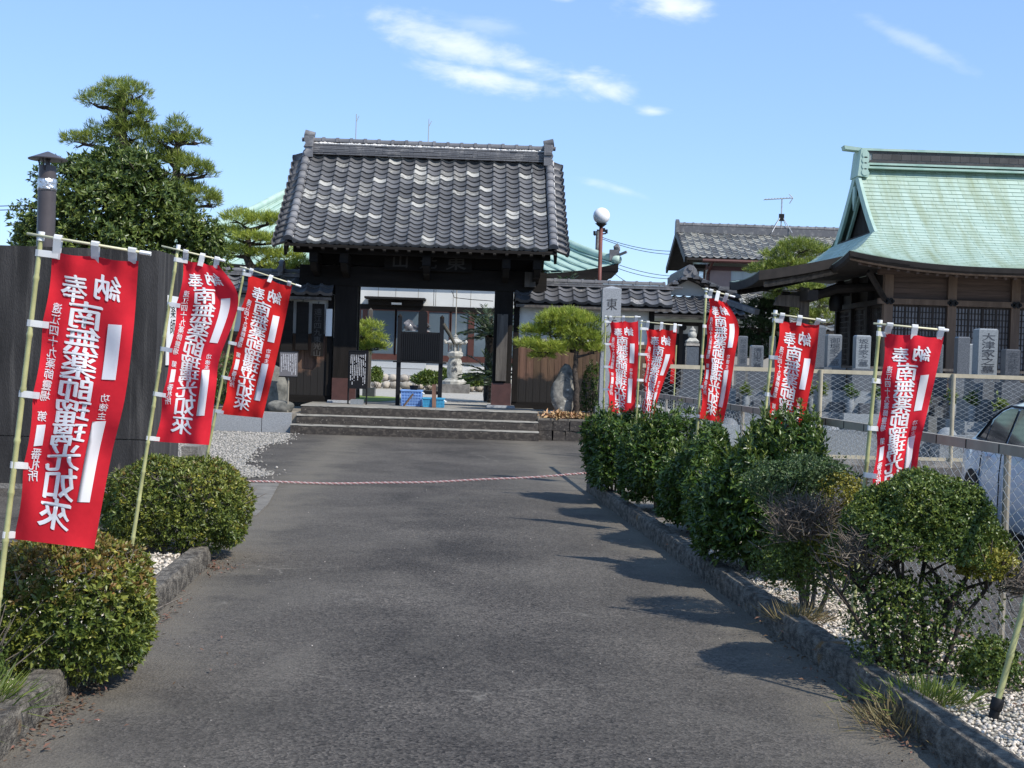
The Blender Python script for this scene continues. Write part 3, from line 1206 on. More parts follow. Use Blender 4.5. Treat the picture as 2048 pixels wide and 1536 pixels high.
banner(10.9, (1551, 622), (1531, 823), (1558, 638), (1520, 940), [(1639, 648), (1631, 723), (1616, 800), (1605, 860), (1598, 945)], (1543, 627), (1651, 642),
       'red banner rising from the tall shrub in the middle of the hedge', 5)
banner(13.5, (1413, 577), (1397, 823), (1417, 590), (1397, 836), [(1451, 602), (1477, 650), (1470, 712), (1459, 785), (1446, 846)], (1405, 577), (1470, 594),
       'red banner with billowing top, middle of the five on the right', 6)
banner(16.5, (1283, 641), (1275, 790), (1291, 655), (1281, 866), [(1354, 658), (1347, 712), (1327, 765), (1312, 815), (1309, 868)], (1279, 643), (1364, 651),
       'red banner folded inwards at its lower edge, second from the stone name pillar', 7)
banner(19.0, (1211, 632), (1207, 832), (1218, 641), (1213, 826), [(1276, 641), (1277, 690), (1275, 740), (1272, 785), (1269, 827)], (1208, 634), (1281, 634),
       'narrow red banner standing directly before the stone name pillar', 8)

# bare leaning pole in its socket at the lower right
b0 = gnd(1985, 1440, 0.09)
pl = thing('leaning_pole', 'bare bamboo pole leaning from a black ground socket, lower right corner', 'pole', b0)
tp = at(2062, 1160, b0.y + 0.05)
dv = (tp - b0).normalized()
mb = MB()
pts, rs = [], []
k = 0.05
while k < 1.75:
    for e, r in ((0, 0.0145), (0.012, 0.0175), (0.02, 0.0175), (0.032, 0.0145)):
        pts.append(b0 + dv * (k + e))
        rs.append(r)
    k += 0.235
part('pole', MB().tube(pts, rs, 12), M['bamboo'], pl, smooth=True)
part('socket', MB().tube([b0 - dv * 0.05, b0 + dv * 0.045, b0 + dv * 0.047, b0 + dv * 0.052, b0 + dv * 0.098, b0 + dv * 0.102], [0.022, 0.023, 0.027, 0.029, 0.029, 0.026], 16), M['iron_black'], pl, smooth='auto')
sd = dv.cross(Vector((0, 1, 0))).normalized()
part('clamp_screw', MB().tube([b0 + dv * 0.09 - sd * 0.018, b0 + dv * 0.115 - sd * 0.024], 0.007, 8), M['iron_black'], pl, smooth='auto')


# ================================================================== clipped shrubs
def stems(t, c, n, h, spread, r, m, seed, name='stem', fork=2):
    R = random.Random(seed)
    for i in range(n):
        a = R.uniform(0, 6.28)
        q = R.uniform(0.2, 1.0)
        p0 = Vector((c[0] + 0.25 * spread * q * math.cos(a), c[1] + 0.25 * spread * q * math.sin(a), c[2] - 0.03))
        p1 = p0 + Vector((spread * 0.35 * q * math.cos(a) + R.gauss(0, 0.02), spread * 0.35 * q * math.sin(a), h * 0.5))
        p2 = p1 + Vector((spread * 0.5 * q * math.cos(a + R.gauss(0, 0.5)), spread * 0.5 * q * math.sin(a), h * 0.5))
        mb = MB().tube([p0, p0.lerp(p1, 0.5) + Vector((R.gauss(0, 0.015), R.gauss(0, 0.015), 0)), p1, p2], [r, r * 0.85, r * 0.7, r * 0.3], 7)
        for _ in range(fork):
            e = p1 + Vector((R.gauss(0, spread * 0.35), R.gauss(0, spread * 0.35), h * R.uniform(0.25, 0.5)))
            mb.tube([p1, p1.lerp(e, 0.5) + Vector((R.gauss(0, 0.02), 0, -0.01)), e], [r * 0.55, r * 0.4, r * 0.18], 5)
        part(name, mb, m, t, smooth=True)


def twig_mass(c, rad, n, seed, ln=0.2, base=None):
    R = random.Random(seed)
    mb = MB()
    base = Vector(base or (c[0], c[1], c[2] - rad[2]))
    for i in range(n):
        q = Vector((c[0] + R.gauss(0, rad[0] * 0.42), c[1] + R.gauss(0, rad[1] * 0.42), c[2] + R.uniform(-0.6, 0.3) * rad[2]))
        dr = (q - base).normalized()
        e = q + Vector((dr.x + R.gauss(0, 0.45), dr.y + R.gauss(0, 0.45), dr.z * 0.8 + R.gauss(0, 0.3))).normalized() * ln * R.uniform(0.5, 1.3)
        k = q.lerp(e, 0.5) + Vector((R.gauss(0, 0.015), R.gauss(0, 0.015), R.gauss(0, 0.015)))
        mb.tube([q, k, e], [0.0035, 0.0026, 0.001], 4, caps=False)
        for _ in range(2):
            f = k + Vector((R.gauss(0, 0.05), R.gauss(0, 0.05), R.uniform(0, 0.07)))
            mb.tube([k, f], [0.002, 0.0008], 3, caps=False)
    return mb


def azalea(c, rad, n, label, seed, red=0.0):
    t = thing('azalea_bush', label, 'bush', (c[0], c[1], 0.09), 'clipped azaleas along the left kerb')
    P, Nn = dome_points(n, c, rad, seed, 0.06, 4.0, (0.62, 1.0), -0.75, 2.6, 0.45)
    Nn = unit(Nn + rng.normal(0, 0.45, Nn.shape) + np.array([0, 0, 0.25]))
    if red > 0:
        top = (P[:, 2] - c[2]) / rad[2]
        w = np.clip((top - 0.15) * 1.6, 0, 1) * red
        sel = rng.uniform(0, 1, len(P)) < w
    else:
        sel = np.zeros(len(P), bool)
    V, T = whorls(P[~sel], Nn[~sel], 6, 0.034, 0.0125, 0.85, 0.3)
    npart('foliage', V, T, M['azalea'], t)
    if sel.any():
        V, T = whorls(P[sel], Nn[sel], 6, 0.030, 0.0115, 0.75, 0.3)
        npart('reddish_foliage', V, T, M['azalea_red'], t)
    Q, QN = dome_points(n // 30, c, rad, seed, 0.06, 4.0, (0.9, 1.02), -0.6, 2.6)
    V, T = whorls(Q, unit(QN + rng.normal(0, 0.6, QN.shape)), 5, 0.028, 0.012, 0.9, 0.3)
    npart('yellowed_leaves', V, T, M['box_yellow'], t, 'stuff')
    part('twigs', twig_mass((c[0], c[1] - 0.1, c[2] + rad[2] * 0.55), (rad[0] * 1.0, rad[1] * 0.9, rad[2] * 0.5), 130, seed, 0.09, (c[0], c[1], 0.1)), M['twig'], t, kind='stuff')
    stems(t, (c[0], c[1], 0.08), 9, rad[2] * 1.3, rad[0] * 1.1, 0.012, M['bark_lt'], seed)
    return t


azalea((-2.14, 6.95, 0.36), (0.41, 0.45, 0.36), 5200, 'clipped azalea with reddish top at the lower left, below the largest banner', 21, 0.75)
azalea((-2.62, 11.25, 0.40), (0.56, 0.60, 0.385), 6800, 'rounded green azalea behind the end of the left kerb', 22, 0.12)
# small weeds at the left picture edge
t = thing('dry_shrub', 'small half dry shrub at the left edge beside the near azalea', 'shrub', (-2.42, 6.35, 0.09))
mb = MB()
for i in range(70):
    p = Vector((-2.42 + rnd.gauss(0, 0.06), 6.35 + rnd.gauss(0, 0.08), 0.1))
    e = p + Vector((rnd.gauss(0.05, 0.12), rnd.gauss(0, 0.12), rnd.uniform(0.15, 0.42)))
    mb.tube([p, p.lerp(e, 0.5) + Vector((rnd.gauss(0, 0.02), 0, 0)), e], [0.004, 0.003, 0.0012], 4)
part('twigs', mb, M['twig'], t, kind='stuff')
P, Nn = dome_points(500, (-2.4, 6.25, 0.2), (0.2, 0.2, 0.14), 31, 0.15, 4, (0.4, 1), -0.5)
V, T = whorls(P, Nn, 5, 0.02, 0.011, 0.9)
npart('foliage', V, T, M['box'], t)


# ================================================================== hedge shrubs on the right
def camellia(c, rad, n, label, seed, shoots=30, zb=0.09, group='dark evergreen hedge shrubs on the right'):
    t = thing('evergreen_shrub', label, 'shrub', (c[0], c[1], zb), group)
    P, Nn = dome_points(n, c, rad, seed, 0.2, 3.6, (0.5, 1.0), -0.85, 2.2, 0.5)
    keep = P[:, 2] > 0.2
    P, Nn = P[keep], Nn[keep]
    Nn = unit(Nn + rng.normal(0, 0.5, Nn.shape) + np.array([0, 0, 0.45]))
    a = whorls(P, Nn, 5, 0.058, 0.021, 0.95, 0.35, droop=0.15)
    # upright young shoots standing above the clipped outline
    Pt, Nt = dome_points(shoots * 3, c, rad, seed, 0.2, 3.6, (0.95, 1.0), 0.25, 2.2)
    Q, QN = [], []
    for p in Pt[:shoots]:
        h = rnd.uniform(0.06, 0.17)
        for j in range(6):
            Q.append(p + np.array([rnd.gauss(0, 0.008), rnd.gauss(0, 0.008), h * j / 5]))
            QN.append((rnd.gauss(0, 0.15), rnd.gauss(0, 0.15), 1))
    b = whorls(np.array(Q), np.array(QN), 3, 0.05, 0.016, 0.7, 0.25)
    V, T = merge(a)
    npart('foliage', V, T, M['camellia'], t)
    npart('young_shoots', b[0], b[1], M['box'], t, 'stuff')
    stems(t, (c[0], c[1], zb - 0.01), 7, rad[2] * 1.4, rad[0] * 1.1, 0.016, M['bark_lt'], seed)
    return t


def pt(px, Y):
    return (px - 1024) / F * Y


camellia((pt(1243, 16.6), 16.8, 0.58), (0.40, 0.56, 0.50), 3600, 'evergreen hedge shrub at the far end, next to the rope', 41)
camellia((pt(1332, 14.9), 15.1, 0.57), (0.42, 0.62, 0.50), 4000, 'evergreen hedge shrub below the billowing banner, second from the far end', 42)
camellia((pt(1425, 13.0), 13.1, 0.53), (0.42, 0.64, 0.46), 4000, 'evergreen hedge shrub below and left of the tall one', 43)
camellia((pt(1548, 10.9), 10.85, 0.64), (0.50, 0.64, 0.57), 5600, 'tallest evergreen hedge shrub with pale young shoots on top', 44, 90)


# half dead shrub
c = (1.93, 9.15, 0.66)
t = thing('half_dead_shrub', 'half dead clipped shrub with bare brown twigs in its middle', 'shrub', (c[0], c[1], 0.09))
stems(t, (c[0] + 0.03, c[1], 0.09), 5, 0.62, 0.36, 0.017, M['bark_lt'], 51, fork=4)
part('dead_twigs', twig_mass((c[0] - 0.06, c[1] - 0.22, c[2] + 0.04), (0.23, 0.16, 0.22), 380, 52, 0.17, (c[0], c[1], 0.25)), M['twig'], t, kind='stuff')
pads = [((1.79, 9.28, 0.90), (0.25, 0.26, 0.13), 1500, 'box_grey'), ((1.98, 9.3, 0.98), (0.25, 0.26, 0.11), 1400, 'box_grey'), ((2.17, 9.1, 0.78), (0.16, 0.22, 0.20), 1300, 'box_yellow'),
        ((2.14, 8.95, 0.55), (0.23, 0.22, 0.15), 1300, 'box_yellow'), ((1.75, 9.0, 0.44), (0.18, 0.2, 0.18), 800, 'box'), ((2.0, 9.0, 0.40), (0.26, 0.24, 0.2), 1200, 'box')]
for cc, rr, n, mm in pads:
    P, Nn = dome_points(n, cc, rr, int(cc[0] * 100 + cc[2] * 1000), 0.2, 4, (0.3, 1.0), -0.9)
    V, T = whorls(P, unit(Nn + rng.normal(0, 0.5, Nn.shape)), 5, 0.019, 0.011, 0.9)
    npart('foliage', V, T, M[mm], t)

# near open box shrub
c = (2.10, 7.45, 0.83)
t = thing('box_shrub', 'open stemmed box shrub with rounded canopy nearest at the right', 'shrub', (2.08, 7.4, 0.09))
for k, (sx, sy, ex, ey, ez, r) in enumerate(((2.12, 7.35, 1.98, 7.4, 0.78, 0.022), (2.16, 7.35, 2.42, 7.4, 0.62, 0.026), (2.08, 7.42, 1.78, 7.5, 0.66, 0.016), (2.05, 7.5, 2.08, 7.7, 0.8, 0.018), (2.2, 7.42, 2.25, 7.6, 0.85, 0.017), (2.02, 7.36, 1.7, 7.3, 0.55, 0.012), (2.24, 7.3, 2.5, 7.25, 0.62, 0.014), (2.0, 7.5, 1.88, 7.7, 0.7, 0.013))):
    p0, p2 = Vector((sx, sy, 0.06)), Vector((ex, ey, ez))
    p1 = p0.lerp(p2, 0.5) + Vector((rnd.gauss(0, 0.03), 0, 0.05))
    mb = MB().tube([p0, p0.lerp(p1, 0.5) + Vector((rnd.gauss(0, 0.015), 0, 0)), p1, p1.lerp(p2, 0.5) + Vector((rnd.gauss(0, 0.02), 0, 0.02)), p2], [r, r * 0.92, r * 0.8, r * 0.6, r * 0.35], 8)
    for _ in range(7):
        s0 = p1.lerp(p2, rnd.uniform(0.0, 0.8))
        e = s0 + Vector((rnd.gauss(0, 0.13), rnd.gauss(0, 0.13), rnd.uniform(0.1, 0.28)))
        mb.tube([s0, s0.lerp(e, 0.5) + Vector((rnd.gauss(0, 0.02), rnd.gauss(0, 0.02), 0)), e], [r * 0.45, r * 0.33, 0.003], 6)
    part('stem', mb, M['bark'], t, smooth=True)
for cc, rr, n, mm in (((2.21, 7.55, 0.76), (0.44, 0.44, 0.355), 11500, 'box'), ((2.50, 7.35, 0.64), (0.15, 0.2, 0.13), 1100, 'box_yellow'), ((1.90, 7.5, 0.84), (0.13, 0.18, 0.13), 700, 'box')):
    P, Nn = dome_points(n, cc, rr, int(cc[0] * 100), 0.11, 4.5, (0.55, 1.0), -0.18, 2.0)
    V, T = whorls(P, unit(Nn + rng.normal(0, 0.45, Nn.shape)), 5, 0.0185, 0.0115, 0.9)
    npart('foliage', V, T, M[mm], t)
P = np.array([(2.05 + rnd.gauss(0, 0.22), 7.4 + rnd.gauss(0, 0.18), rnd.uniform(0.12, 0.60)) for _ in range(3000)])
P = P[P[:, 0] > XR(7.3) + 0.02]
V, T = whorls(P, rng.normal(0, 1, P.shape) + np.array([0, 0, 0.5]), 5, 0.018, 0.011, 0.9)
npart('lower_foliage', V, T, M['box'], t)
part('dead_twigs', twig_mass((1.86, 7.35, 0.72), (0.15, 0.14, 0.14), 150, 53, 0.12, (2.0, 7.4, 0.3)), M['twig'], t, kind='stuff')
part('dead_twigs', twig_mass((2.58, 7.2, 0.60), (0.12, 0.12, 0.12), 130, 54, 0.14, (2.25, 7.35, 0.4)), M['twig'], t, kind='stuff')
P, Nn = dome_points(900, (2.42, 7.05, 0.2), (0.17, 0.16, 0.15), 77, 0.2, 4, (0.3, 1), -0.6)
tt = thing('seedling_shrub', 'small leafy seedling shrub beside the leaning pole', 'shrub', (2.42, 7.05, 0.09))
V, T = whorls(P, Nn, 5, 0.02, 0.012, 0.9)
npart('foliage', V, T, M['box'], tt)
stems(tt, (2.42, 7.05, 0.09), 4, 0.2, 0.12, 0.006, M['bark'], 78)


# ================================================================== chain link fences
def chain_mesh(o, ux, length, z0, z1, pitch, r, zfun=None):
    """zigzag wires; o origin xy, ux unit direction"""
    Vs, Ts = [], []
    n = int(length / pitch)
    h = z1 - z0
    nz = int(h / (pitch * 0.5))
    px_, py_ = -ux[1], ux[0]
    q = np.array([(1, 0), (-0.5, 0.87), (-0.5, -0.87)]) * r
    off = 0
    for i in range(n):
        for sgn in ((1,) if i % 2 else (-1,)):
            k = np.arange(nz + 1)
            s = (i + 0.5 + np.where(k % 2 == 0, -0.5, 0.5) * sgn) * pitch
            z = z0 + h * k / nz
            ny = np.where(k % 2 == 0, 1, -1) * r * 1.2
            x = o[0] + ux[0] * s + px_ * ny
            y = o[1] + ux[1] * s + py_ * ny
            C = np.stack([x, y, z], 1)
            ring = np.stack([C + np.array([px_ * a + ux[0] * b, py_ * a + ux[1] * b, 0])[None] for a, b in q], 1)
            Vs.append(ring.reshape(-1, 3))
            b = off + np.arange(nz) * 3
            for m_ in range(3):
                m2 = (m_ + 1) % 3
                Ts.append(np.stack([b + m_, b + m2, b + 3 + m2], 1))
                Ts.append(np.stack([b + m_, b + 3 + m2, b + 3 + m_], 1))
            off += (nz + 1) * 3
    return np.concatenate(Vs), np.concatenate(Ts)


y0, y1 = 2.0, 21.5
p0, p1 = Vector((XF(y0), y0, 0)), Vector((XF(y1), y1, 0))
ux = (p1 - p0).normalized()
t = thing('chain_link_fence', 'low chain link fence with brown top rail running behind the shrubs', 'fence', (XF(y0), y0, 0.1))
V, T = chain_mesh(p0, ux, (p1 - p0).length, 0.13, 1.235, 0.062, 0.0019)
npart('wire_mesh', V, T, M['wire'], t, 'stuff')
mb = MB().bar((p0.x, p0.y, 1.262), (p1.x, p1.y, 1.262), 0.035, 0.055)
tr_ = part('top_rail', mb, M['rail_metal'], t)
mb = MB()
for i in range(int((p1 - p0).length / 0.45)):
    q = p0 + ux * (0.2 + 0.45 * i)
    mb.box((q.x - 0.019, q.y, 1.262), (0.004, 0.006, 0.05))
part('rail_slots', mb, M['iron_black'], tr_, kind='stuff')
part('bottom_rail', MB().bar((p0.x, p0.y, 0.15), (p1.x, p1.y, 0.15), 0.02, 0.025), M['rail_metal'], t)
for i in range(10):
    q = p0 + ux * (1.6 + 2.0 * i)
    part('post', MB().tube([(q.x + 0.03, q.y, 0.0), (q.x + 0.03, q.y, 1.235)], 0.02, 8), M['rail_metal'], t, smooth='auto')

fp0, fp1 = Vector((2.25, 24.6, 0)), Vector((13.5, 25.75, 0))
ux = (fp1 - fp0).normalized()
t = thing('chain_link_fence', 'cream chain link fence between the car park and the graves', 'fence', (2.25, 24.6, 0))
fl = (fp1 - fp0).length
V, T = chain_mesh(fp0, ux, fl, 0.12, 1.6, 0.085, 0.0038)
npart('wire_mesh', V, T, M['wire'], t, 'stuff')
part('top_rail', MB().bar((fp0.x, fp0.y, 1.63), (fp1.x, fp1.y, 1.63), 0.05, 0.07), M['cream_metal'], t)
part('bottom_rail', MB().bar((fp0.x, fp0.y, 0.14), (fp1.x, fp1.y, 0.14), 0.04, 0.06), M['cream_metal'], t)
part('plinth', MB().bar((fp0.x, fp0.y + 0.0, 0.04), (fp1.x, fp1.y, 0.04), 0.14, 0.12), M['concrete'], t)
for px in (1222, 1432, 1640, 1905, 2175):
    k = (px - 1024) / F
    s_ = (k * fp0.y - fp0.x) / (ux.x - k * ux.y)
    q = fp0 + ux * s_
    part('post', MB().tube([(q.x, q.y - 0.04, 0.0), (q.x, q.y - 0.04, 1.66)], 0.038, 10), M['cream_metal'], t, smooth='auto')
# ================================================================== temple gate
TH = math.radians(1.8)
GO = Vector((at(847, 800, 32.0).x, 32.0, 0.57))
MG = Matrix.Translation(GO) @ Matrix.Rotation(TH, 4, 'Z')


def gl(u, v, w=0.0):
    return MG @ Vector((u, v, w))


def tile_material(name, pale=0.84, by_island=False, base=(0.112, 0.111, 0.113), pale_col=(0.40, 0.388, 0.352)):
    m = bpy.data.materials.new(name)
    m.use_nodes = True
    nt = m.node_tree
    N, L = nt.nodes, nt.links
    b = N['Principled BSDF']
    b.inputs['Roughness'].default_value = 0.48
    b.inputs['Specular IOR Level'].default_value = 0.45
    if by_island:
        src = N.new('ShaderNodeNewGeometry').outputs['Random Per Island']
    else:
        src = N.new('ShaderNodeObjectInfo').outputs['Random']
    tc = N.new('ShaderNodeTexCoord')
    nz = N.new('ShaderNodeTexNoise')
    nz.inputs['Scale'].default_value = 14.0
    nz.inputs['Detail'].default_value = 6.0
    nz.noise_dimensions = '4D'
    L.new(tc.outputs['Object'], nz.inputs['Vector'])
    mm = N.new('ShaderNodeMath')
    mm.operation = 'MULTIPLY'
    mm.inputs[1].default_value = 37.0
    L.new(src, mm.inputs[0])
    L.new(mm.outputs[0], nz.inputs['W'])
    r = N.new('ShaderNodeValToRGB')
    e = r.color_ramp.elements
    e[0].position = 0.0
    e[0].color = (*[c * 0.62 for c in base], 1)
    e[1].position = pale - 0.14
    e[1].color = (*[c * 1.25 for c in base], 1)
    k = e.new(pale)
    k.color = (*[c * 0.5 for c in pale_col], 1)
    k = e.new(min(0.999, pale + 0.10))
    k.color = (*pale_col, 1)
    ad = N.new('ShaderNodeMath')
    ad.operation = 'MULTIPLY_ADD'
    ad.inputs[1].default_value = 0.44
    L.new(nz.outputs['Fac'], ad.inputs[0])
    sb = N.new('ShaderNodeMath')
    sb.operation = 'SUBTRACT'
    sb.inputs[1].default_value = 0.22
    L.new(src, sb.inputs[0])
    L.new(sb.outputs[0], ad.inputs[2])
    L.new(ad.outputs[0], r.inputs['Fac'])
    # lichen flecks
    r2 = N.new('ShaderNodeValToRGB')
    r2.color_ramp.elements[0].position = 0.66
    r2.color_ramp.elements[1].position = 0.72
    L.new(nz.outputs['Fac'], r2.inputs['Fac'])
    mx = N.new('ShaderNodeMixRGB')
    mx.inputs['Color2'].default_value = (*[c * 0.8 for c in pale_col], 1)
    L.new(r2.outputs[0], mx.inputs['Fac'])
    L.new(r.outputs[0], mx.inputs['Color1'])
    L.new(mx.outputs[0], b.inputs['Base Color'])
    bp = N.new('ShaderNodeBump')
    bp.inputs['Strength'].default_value = 0.25
    bp.inputs['Distance'].default_value = 0.01
    L.new(nz.outputs['Fac'], bp.inputs['Height'])
    L.new(bp.outputs[0], b.inputs['Normal'])
    return m


M['tile'] = tile_material('roof_tile')
M['tile_joined'] = tile_material('roof_tile_joined', by_island=True)
M['tile_dark'] = tile_material('roof_tile_wall', 0.97, base=(0.10, 0.10, 0.106), pale_col=(0.27, 0.26, 0.25))
M['tile_dark_j'] = tile_material('roof_tile_wall_joined', 0.97, True, base=(0.10, 0.10, 0.106), pale_col=(0.27, 0.26, 0.25))
M['tile_house'] = tile_material('roof_tile_house', 0.55, True, base=(0.13, 0.13, 0.13), pale_col=(0.34, 0.33, 0.29))
M['tile_edge'] = mat('ridge_tile', (0.115, 0.115, 0.122), 0.55, vscale=5, col2=(0.26, 0.25, 0.24), bump=0.3, bscale=30, obrand=0.25, contrast=(0.5, 0.75))
M['mortar'] = mat('white_mortar', (0.68, 0.66, 0.62), 0.9, 0.15, 10, bump=0.4)

SS = [(0.0, 0.026), (0.08, 0.046), (0.17, 0.043), (0.28, 0.018), (0.42, -0.008), (0.60, -0.019), (0.80, -0.008), (1.0, 0.022)]


def tile_geom(w, ln, lip=0.036, disc=False):
    """S shaped pantile; origin at the middle of its lower edge, y up the slope, z outwards"""
    mb = MB()
    top, low, back = [], [], []
    for s, z in SS:
        x = (s - 0.5) * w * 1.02
        top.append((x, 0.0, z + 0.040))
        back.append((x, ln, z))
        low.append((x, 0.006, z + 0.040 - lip))
    mb.grid([top, back])
    mb.grid([low, top])
    if disc:
        n = 10
        c = (-0.5 + 0.12) * w
        vs = [(c + 0.052 * math.cos(a), -0.012, 0.022 + 0.052 * math.sin(a)) for a in np.linspace(0, 2 * PI, n, endpoint=False)]
        v2 = [(x, 0.03, z) for x, y, z in vs]
        mb.add(vs + v2, [tuple(range(n))] + [(k, (k + 1) % n, n + (k + 1) % n, n + k) for k in range(n)])
    return mb


def fix_up(me):
    """make the open tile sheets face outwards (+z)"""
    return me


def frame(o, ux, uy):
    ux, uy = Vector(ux).normalized(), Vector(uy).normalized()
    uz = ux.cross(uy).normalized()
    m4 = Matrix((ux, uy, uz)).transposed().to_4x4()
    m4.translation = Vector(o)
    return m4


def barrel_geom(r, ln, arc=PI * 1.15, n=8, collar=0.012, cl=0.045):
    """half round tile along +y, open below, with a collar at its lower end"""
    mb = MB()
    rows = []
    for y, rr in ((0, r + collar), (cl, r + collar), (cl + 0.002, r), (ln, r * 0.96)):
        rows.append([(rr * math.sin(a), y, rr * math.cos(a) - r * 0.15) for a in np.linspace(-arc / 2, arc / 2, n + 1)])
    mb.grid(rows)
    a0 = [(0, 0, 0)]
    k = len(mb.v)
    mb.v.append((0, 0, -r * 0.15))
    for i in range(n):
        mb.f.append((k, i + 1, i))
    return mb


gate = thing('temple_gate', 'dark wooden temple gate with grey pantile roof at the head of the steps', 'gate', GO, rz=TH)


def gp(name, mb, m, parent=gate, smooth=False, kind=None):
    o = link(name, mk_mesh(name, mb.v, mb.f, m, smooth), parent)
    if kind:
        o['kind'] = kind
    return o


EV, EW, RV, RW = -1.40, 3.47, 1.60, 5.80      # eave and ridge of the front slope
NR, NCOL = 20, 18
UL, UR = -2.87, 2.62
PITCH_T = (UR - UL) / NCOL
U0 = UL


def slope(t):
    return Vector((0, EV + (RV - EV) * t, EW + (RW - EW) * t - 0.10 * math.sin(PI * t)))


# timber roof deck = part that carries tiles
mb = MB()
ts = np.linspace(0, 1, 9)
top = [[(u, slope(t).y, slope(t).z - 0.05) for u in (UL - 0.12, UR + 0.14)] for t in ts]
bot = [[(u, slope(t).y, slope(t).z - 0.10) for u in (UL - 0.12, UR + 0.14)] for t in ts]
mb.grid(top)
mb.grid(bot)
mb.add([(UL - 0.12, EV, EW - 0.05), (UR + 0.14, EV, EW - 0.05), (UR + 0.14, EV, EW - 0.10), (UL - 0.12, EV, EW - 0.10)], [(0, 1, 2, 3)])
top = [[(u, 2 * RV - slope(t).y, slope(t).z - 0.05) for u in (UL - 0.12, UR + 0.14)] for t in ts]
mb.grid(top)
roof = gp('roof', mb, M['wood_beam'])
me_tile = mk_mesh('roof_tile', tile_geom(PITCH_T, 0.235).v, tile_geom(PITCH_T, 0.235).f, M['tile'], 'auto')
g_ = tile_geom(PITCH_T, 0.235, 0.075, True)
me_eave = mk_mesh('eave_tile', g_.v, g_.f, M['tile'], 'auto')
stuff = MB()
gt = tile_geom(PITCH_T, 0.235)
for r in range(NR):
    a, b = slope(r / NR), slope((r + 1) / NR)
    for c in range(NCOL):
        u = U0 + (c + 0.5) * PITCH_T + rnd.gauss(0, 0.003)
        fr_ = frame(Vector((u, a.y, a.z + rnd.gauss(0, 0.002))), (1, rnd.gauss(0, 0.012), rnd.gauss(0, 0.01)), (b - a) + Vector((rnd.gauss(0, 0.002), 0, 0)))
        if r == 0:
            link('eave_tile', me_eave, roof, fr_)
        elif r < 17:
            link('roof_tile', me_tile, roof, fr_)
        else:
            stuff.add([tuple(fr_ @ Vector(p)) for p in gt.v], gt.f)
# rear slope, not seen from the drive
for r in range(0, NR, 1):
    a, b = slope(r / NR), slope((r + 1) / NR)
    for c in range(NCOL):
        fr_ = frame(Vector((U0 + (c + 0.5) * PITCH_T, 2 * RV - a.y, a.z)), (-1, 0, 0), Vector((0, -(b - a).y, (b - a).z)))
        stuff.add([tuple(fr_ @ Vector(p)) for p in gt.v], gt.f)
gp('upper_and_rear_tiles', stuff, M['tile_joined'], roof, 'auto', 'stuff')

# verges: round tiles down each edge, outward tiles beyond
g_ = barrel_geom(0.098, 0.30)
me_bar = mk_mesh('verge_tile', g_.v, g_.f, M['tile_edge'], 'auto')
g_ = barrel_geom(0.150, 0.34, PI * 0.85, 8, 0.016, 0.05)
me_out = mk_mesh('side_tile', g_.v, g_.f, M['tile_edge'], 'auto')
for sgn, ue in ((-1, UL - 0.10), (1, UR + 0.12)):
    nb = 13
    for i in range(nb):
        a, b = slope(i / nb * 0.985), slope((i + 1) / nb * 0.985)
        link('verge_tile', me_bar, roof, frame(Vector((ue, a.y, a.z + 0.055)), (1, 0, 0), b - a))
    for i in range(14):
        a = slope((i + 0.4) / 14)
        b = slope((i + 1.4) / 14) if i < 13 else slope(1.0)
        dn = Vector((-sgn * 0.92, 0.0, 0.33))
        up = (b - a).normalized()
        # axis points inwards/upwards so that the lower collar end looks outwards
        o_ = Vector((ue + sgn * (0.36 - 0.003 * i), a.y, a.z - 0.055))
        link('side_tile', me_out, roof, frame(o_, up * (-1 if sgn < 0 else 1) * -1, dn))
    # white mortar seam beside the verge
    mb = MB()
    P = []
    for i in range(40):
        a = slope(i / 40)
        x = ue - sgn * 0.085 if sgn < 0 else ue + sgn * 0.085
        P.append([(x - 0.016 + rnd.gauss(0, 0.004), a.y, a.z + 0.055 + rnd.gauss(0, 0.006)), (x + 0.016 + rnd.gauss(0, 0.005), a.y, a.z + 0.055 + rnd.gauss(0, 0.006))])
    mb.grid(P)
    gp('mortar_seam', mb, M['mortar'], roof)
    # barge board under the verge
    mb = MB()
    for i in range(8):
        a, b = slope(i / 8), slope((i + 1) / 8)
        mb.bar((ue + sgn * 0.05, a.y, a.z - 0.20), (ue + sgn * 0.05, b.y, b.z - 0.20), 0.06, 0.22)
        mb.bar((ue + sgn * 0.05, 2 * RV - a.y, a.z - 0.20), (ue + sgn * 0.05, 2 * RV - b.y, b.z - 0.20), 0.06, 0.22)
    gp('barge_board', mb, M['wood_beam'])

# ridge: flat courses, mortar and half round caps
RL0, RL1 = -2.86, 2.66
z = RW - 0.06
for k in range(6):
    wv = 0.52 - 0.025 * k
    mb = MB()
    x = RL0 - (0.12 if k % 2 else 0.0)
    while x < RL1 - 0.02:
        x2 = min(x + 0.30, RL1)
        if x2 > RL0 + 0.02:
            mb.box(((max(x, RL0) + x2) / 2, RV + rnd.gauss(0, 0.004), z + 0.02 + rnd.gauss(0, 0.0015)), (x2 - max(x, RL0) - 0.004, wv + (0.03 if k % 2 else 0), 0.034))
        x = x2
    gp('ridge_course', mb, M['tile_edge'], roof)
    z += 0.043
mb = MB()
for i in range(120):
    x = RL0 + (RL1 - RL0) * (i + rnd.random()) / 120
    mb.blob((x, RV - 0.10 + rnd.gauss(0, 0.01), z + 0.018), rnd.uniform(0.016, 0.034), i, 1, 0.3, (2.0, 1, 1))
mb.bx(RL0, RL1, RV - 0.10, RV + 0.10, z - 0.01, z + 0.03)
gp('mortar_bedding', mb, M['mortar'], roof, kind='stuff')
g_ = barrel_geom(0.088, 0.325, PI * 1.1, 10, 0.017, 0.07)
me_cap = mk_mesh('ridge_tile', g_.v, g_.f, M['tile_edge'], 'auto')
nc = 17
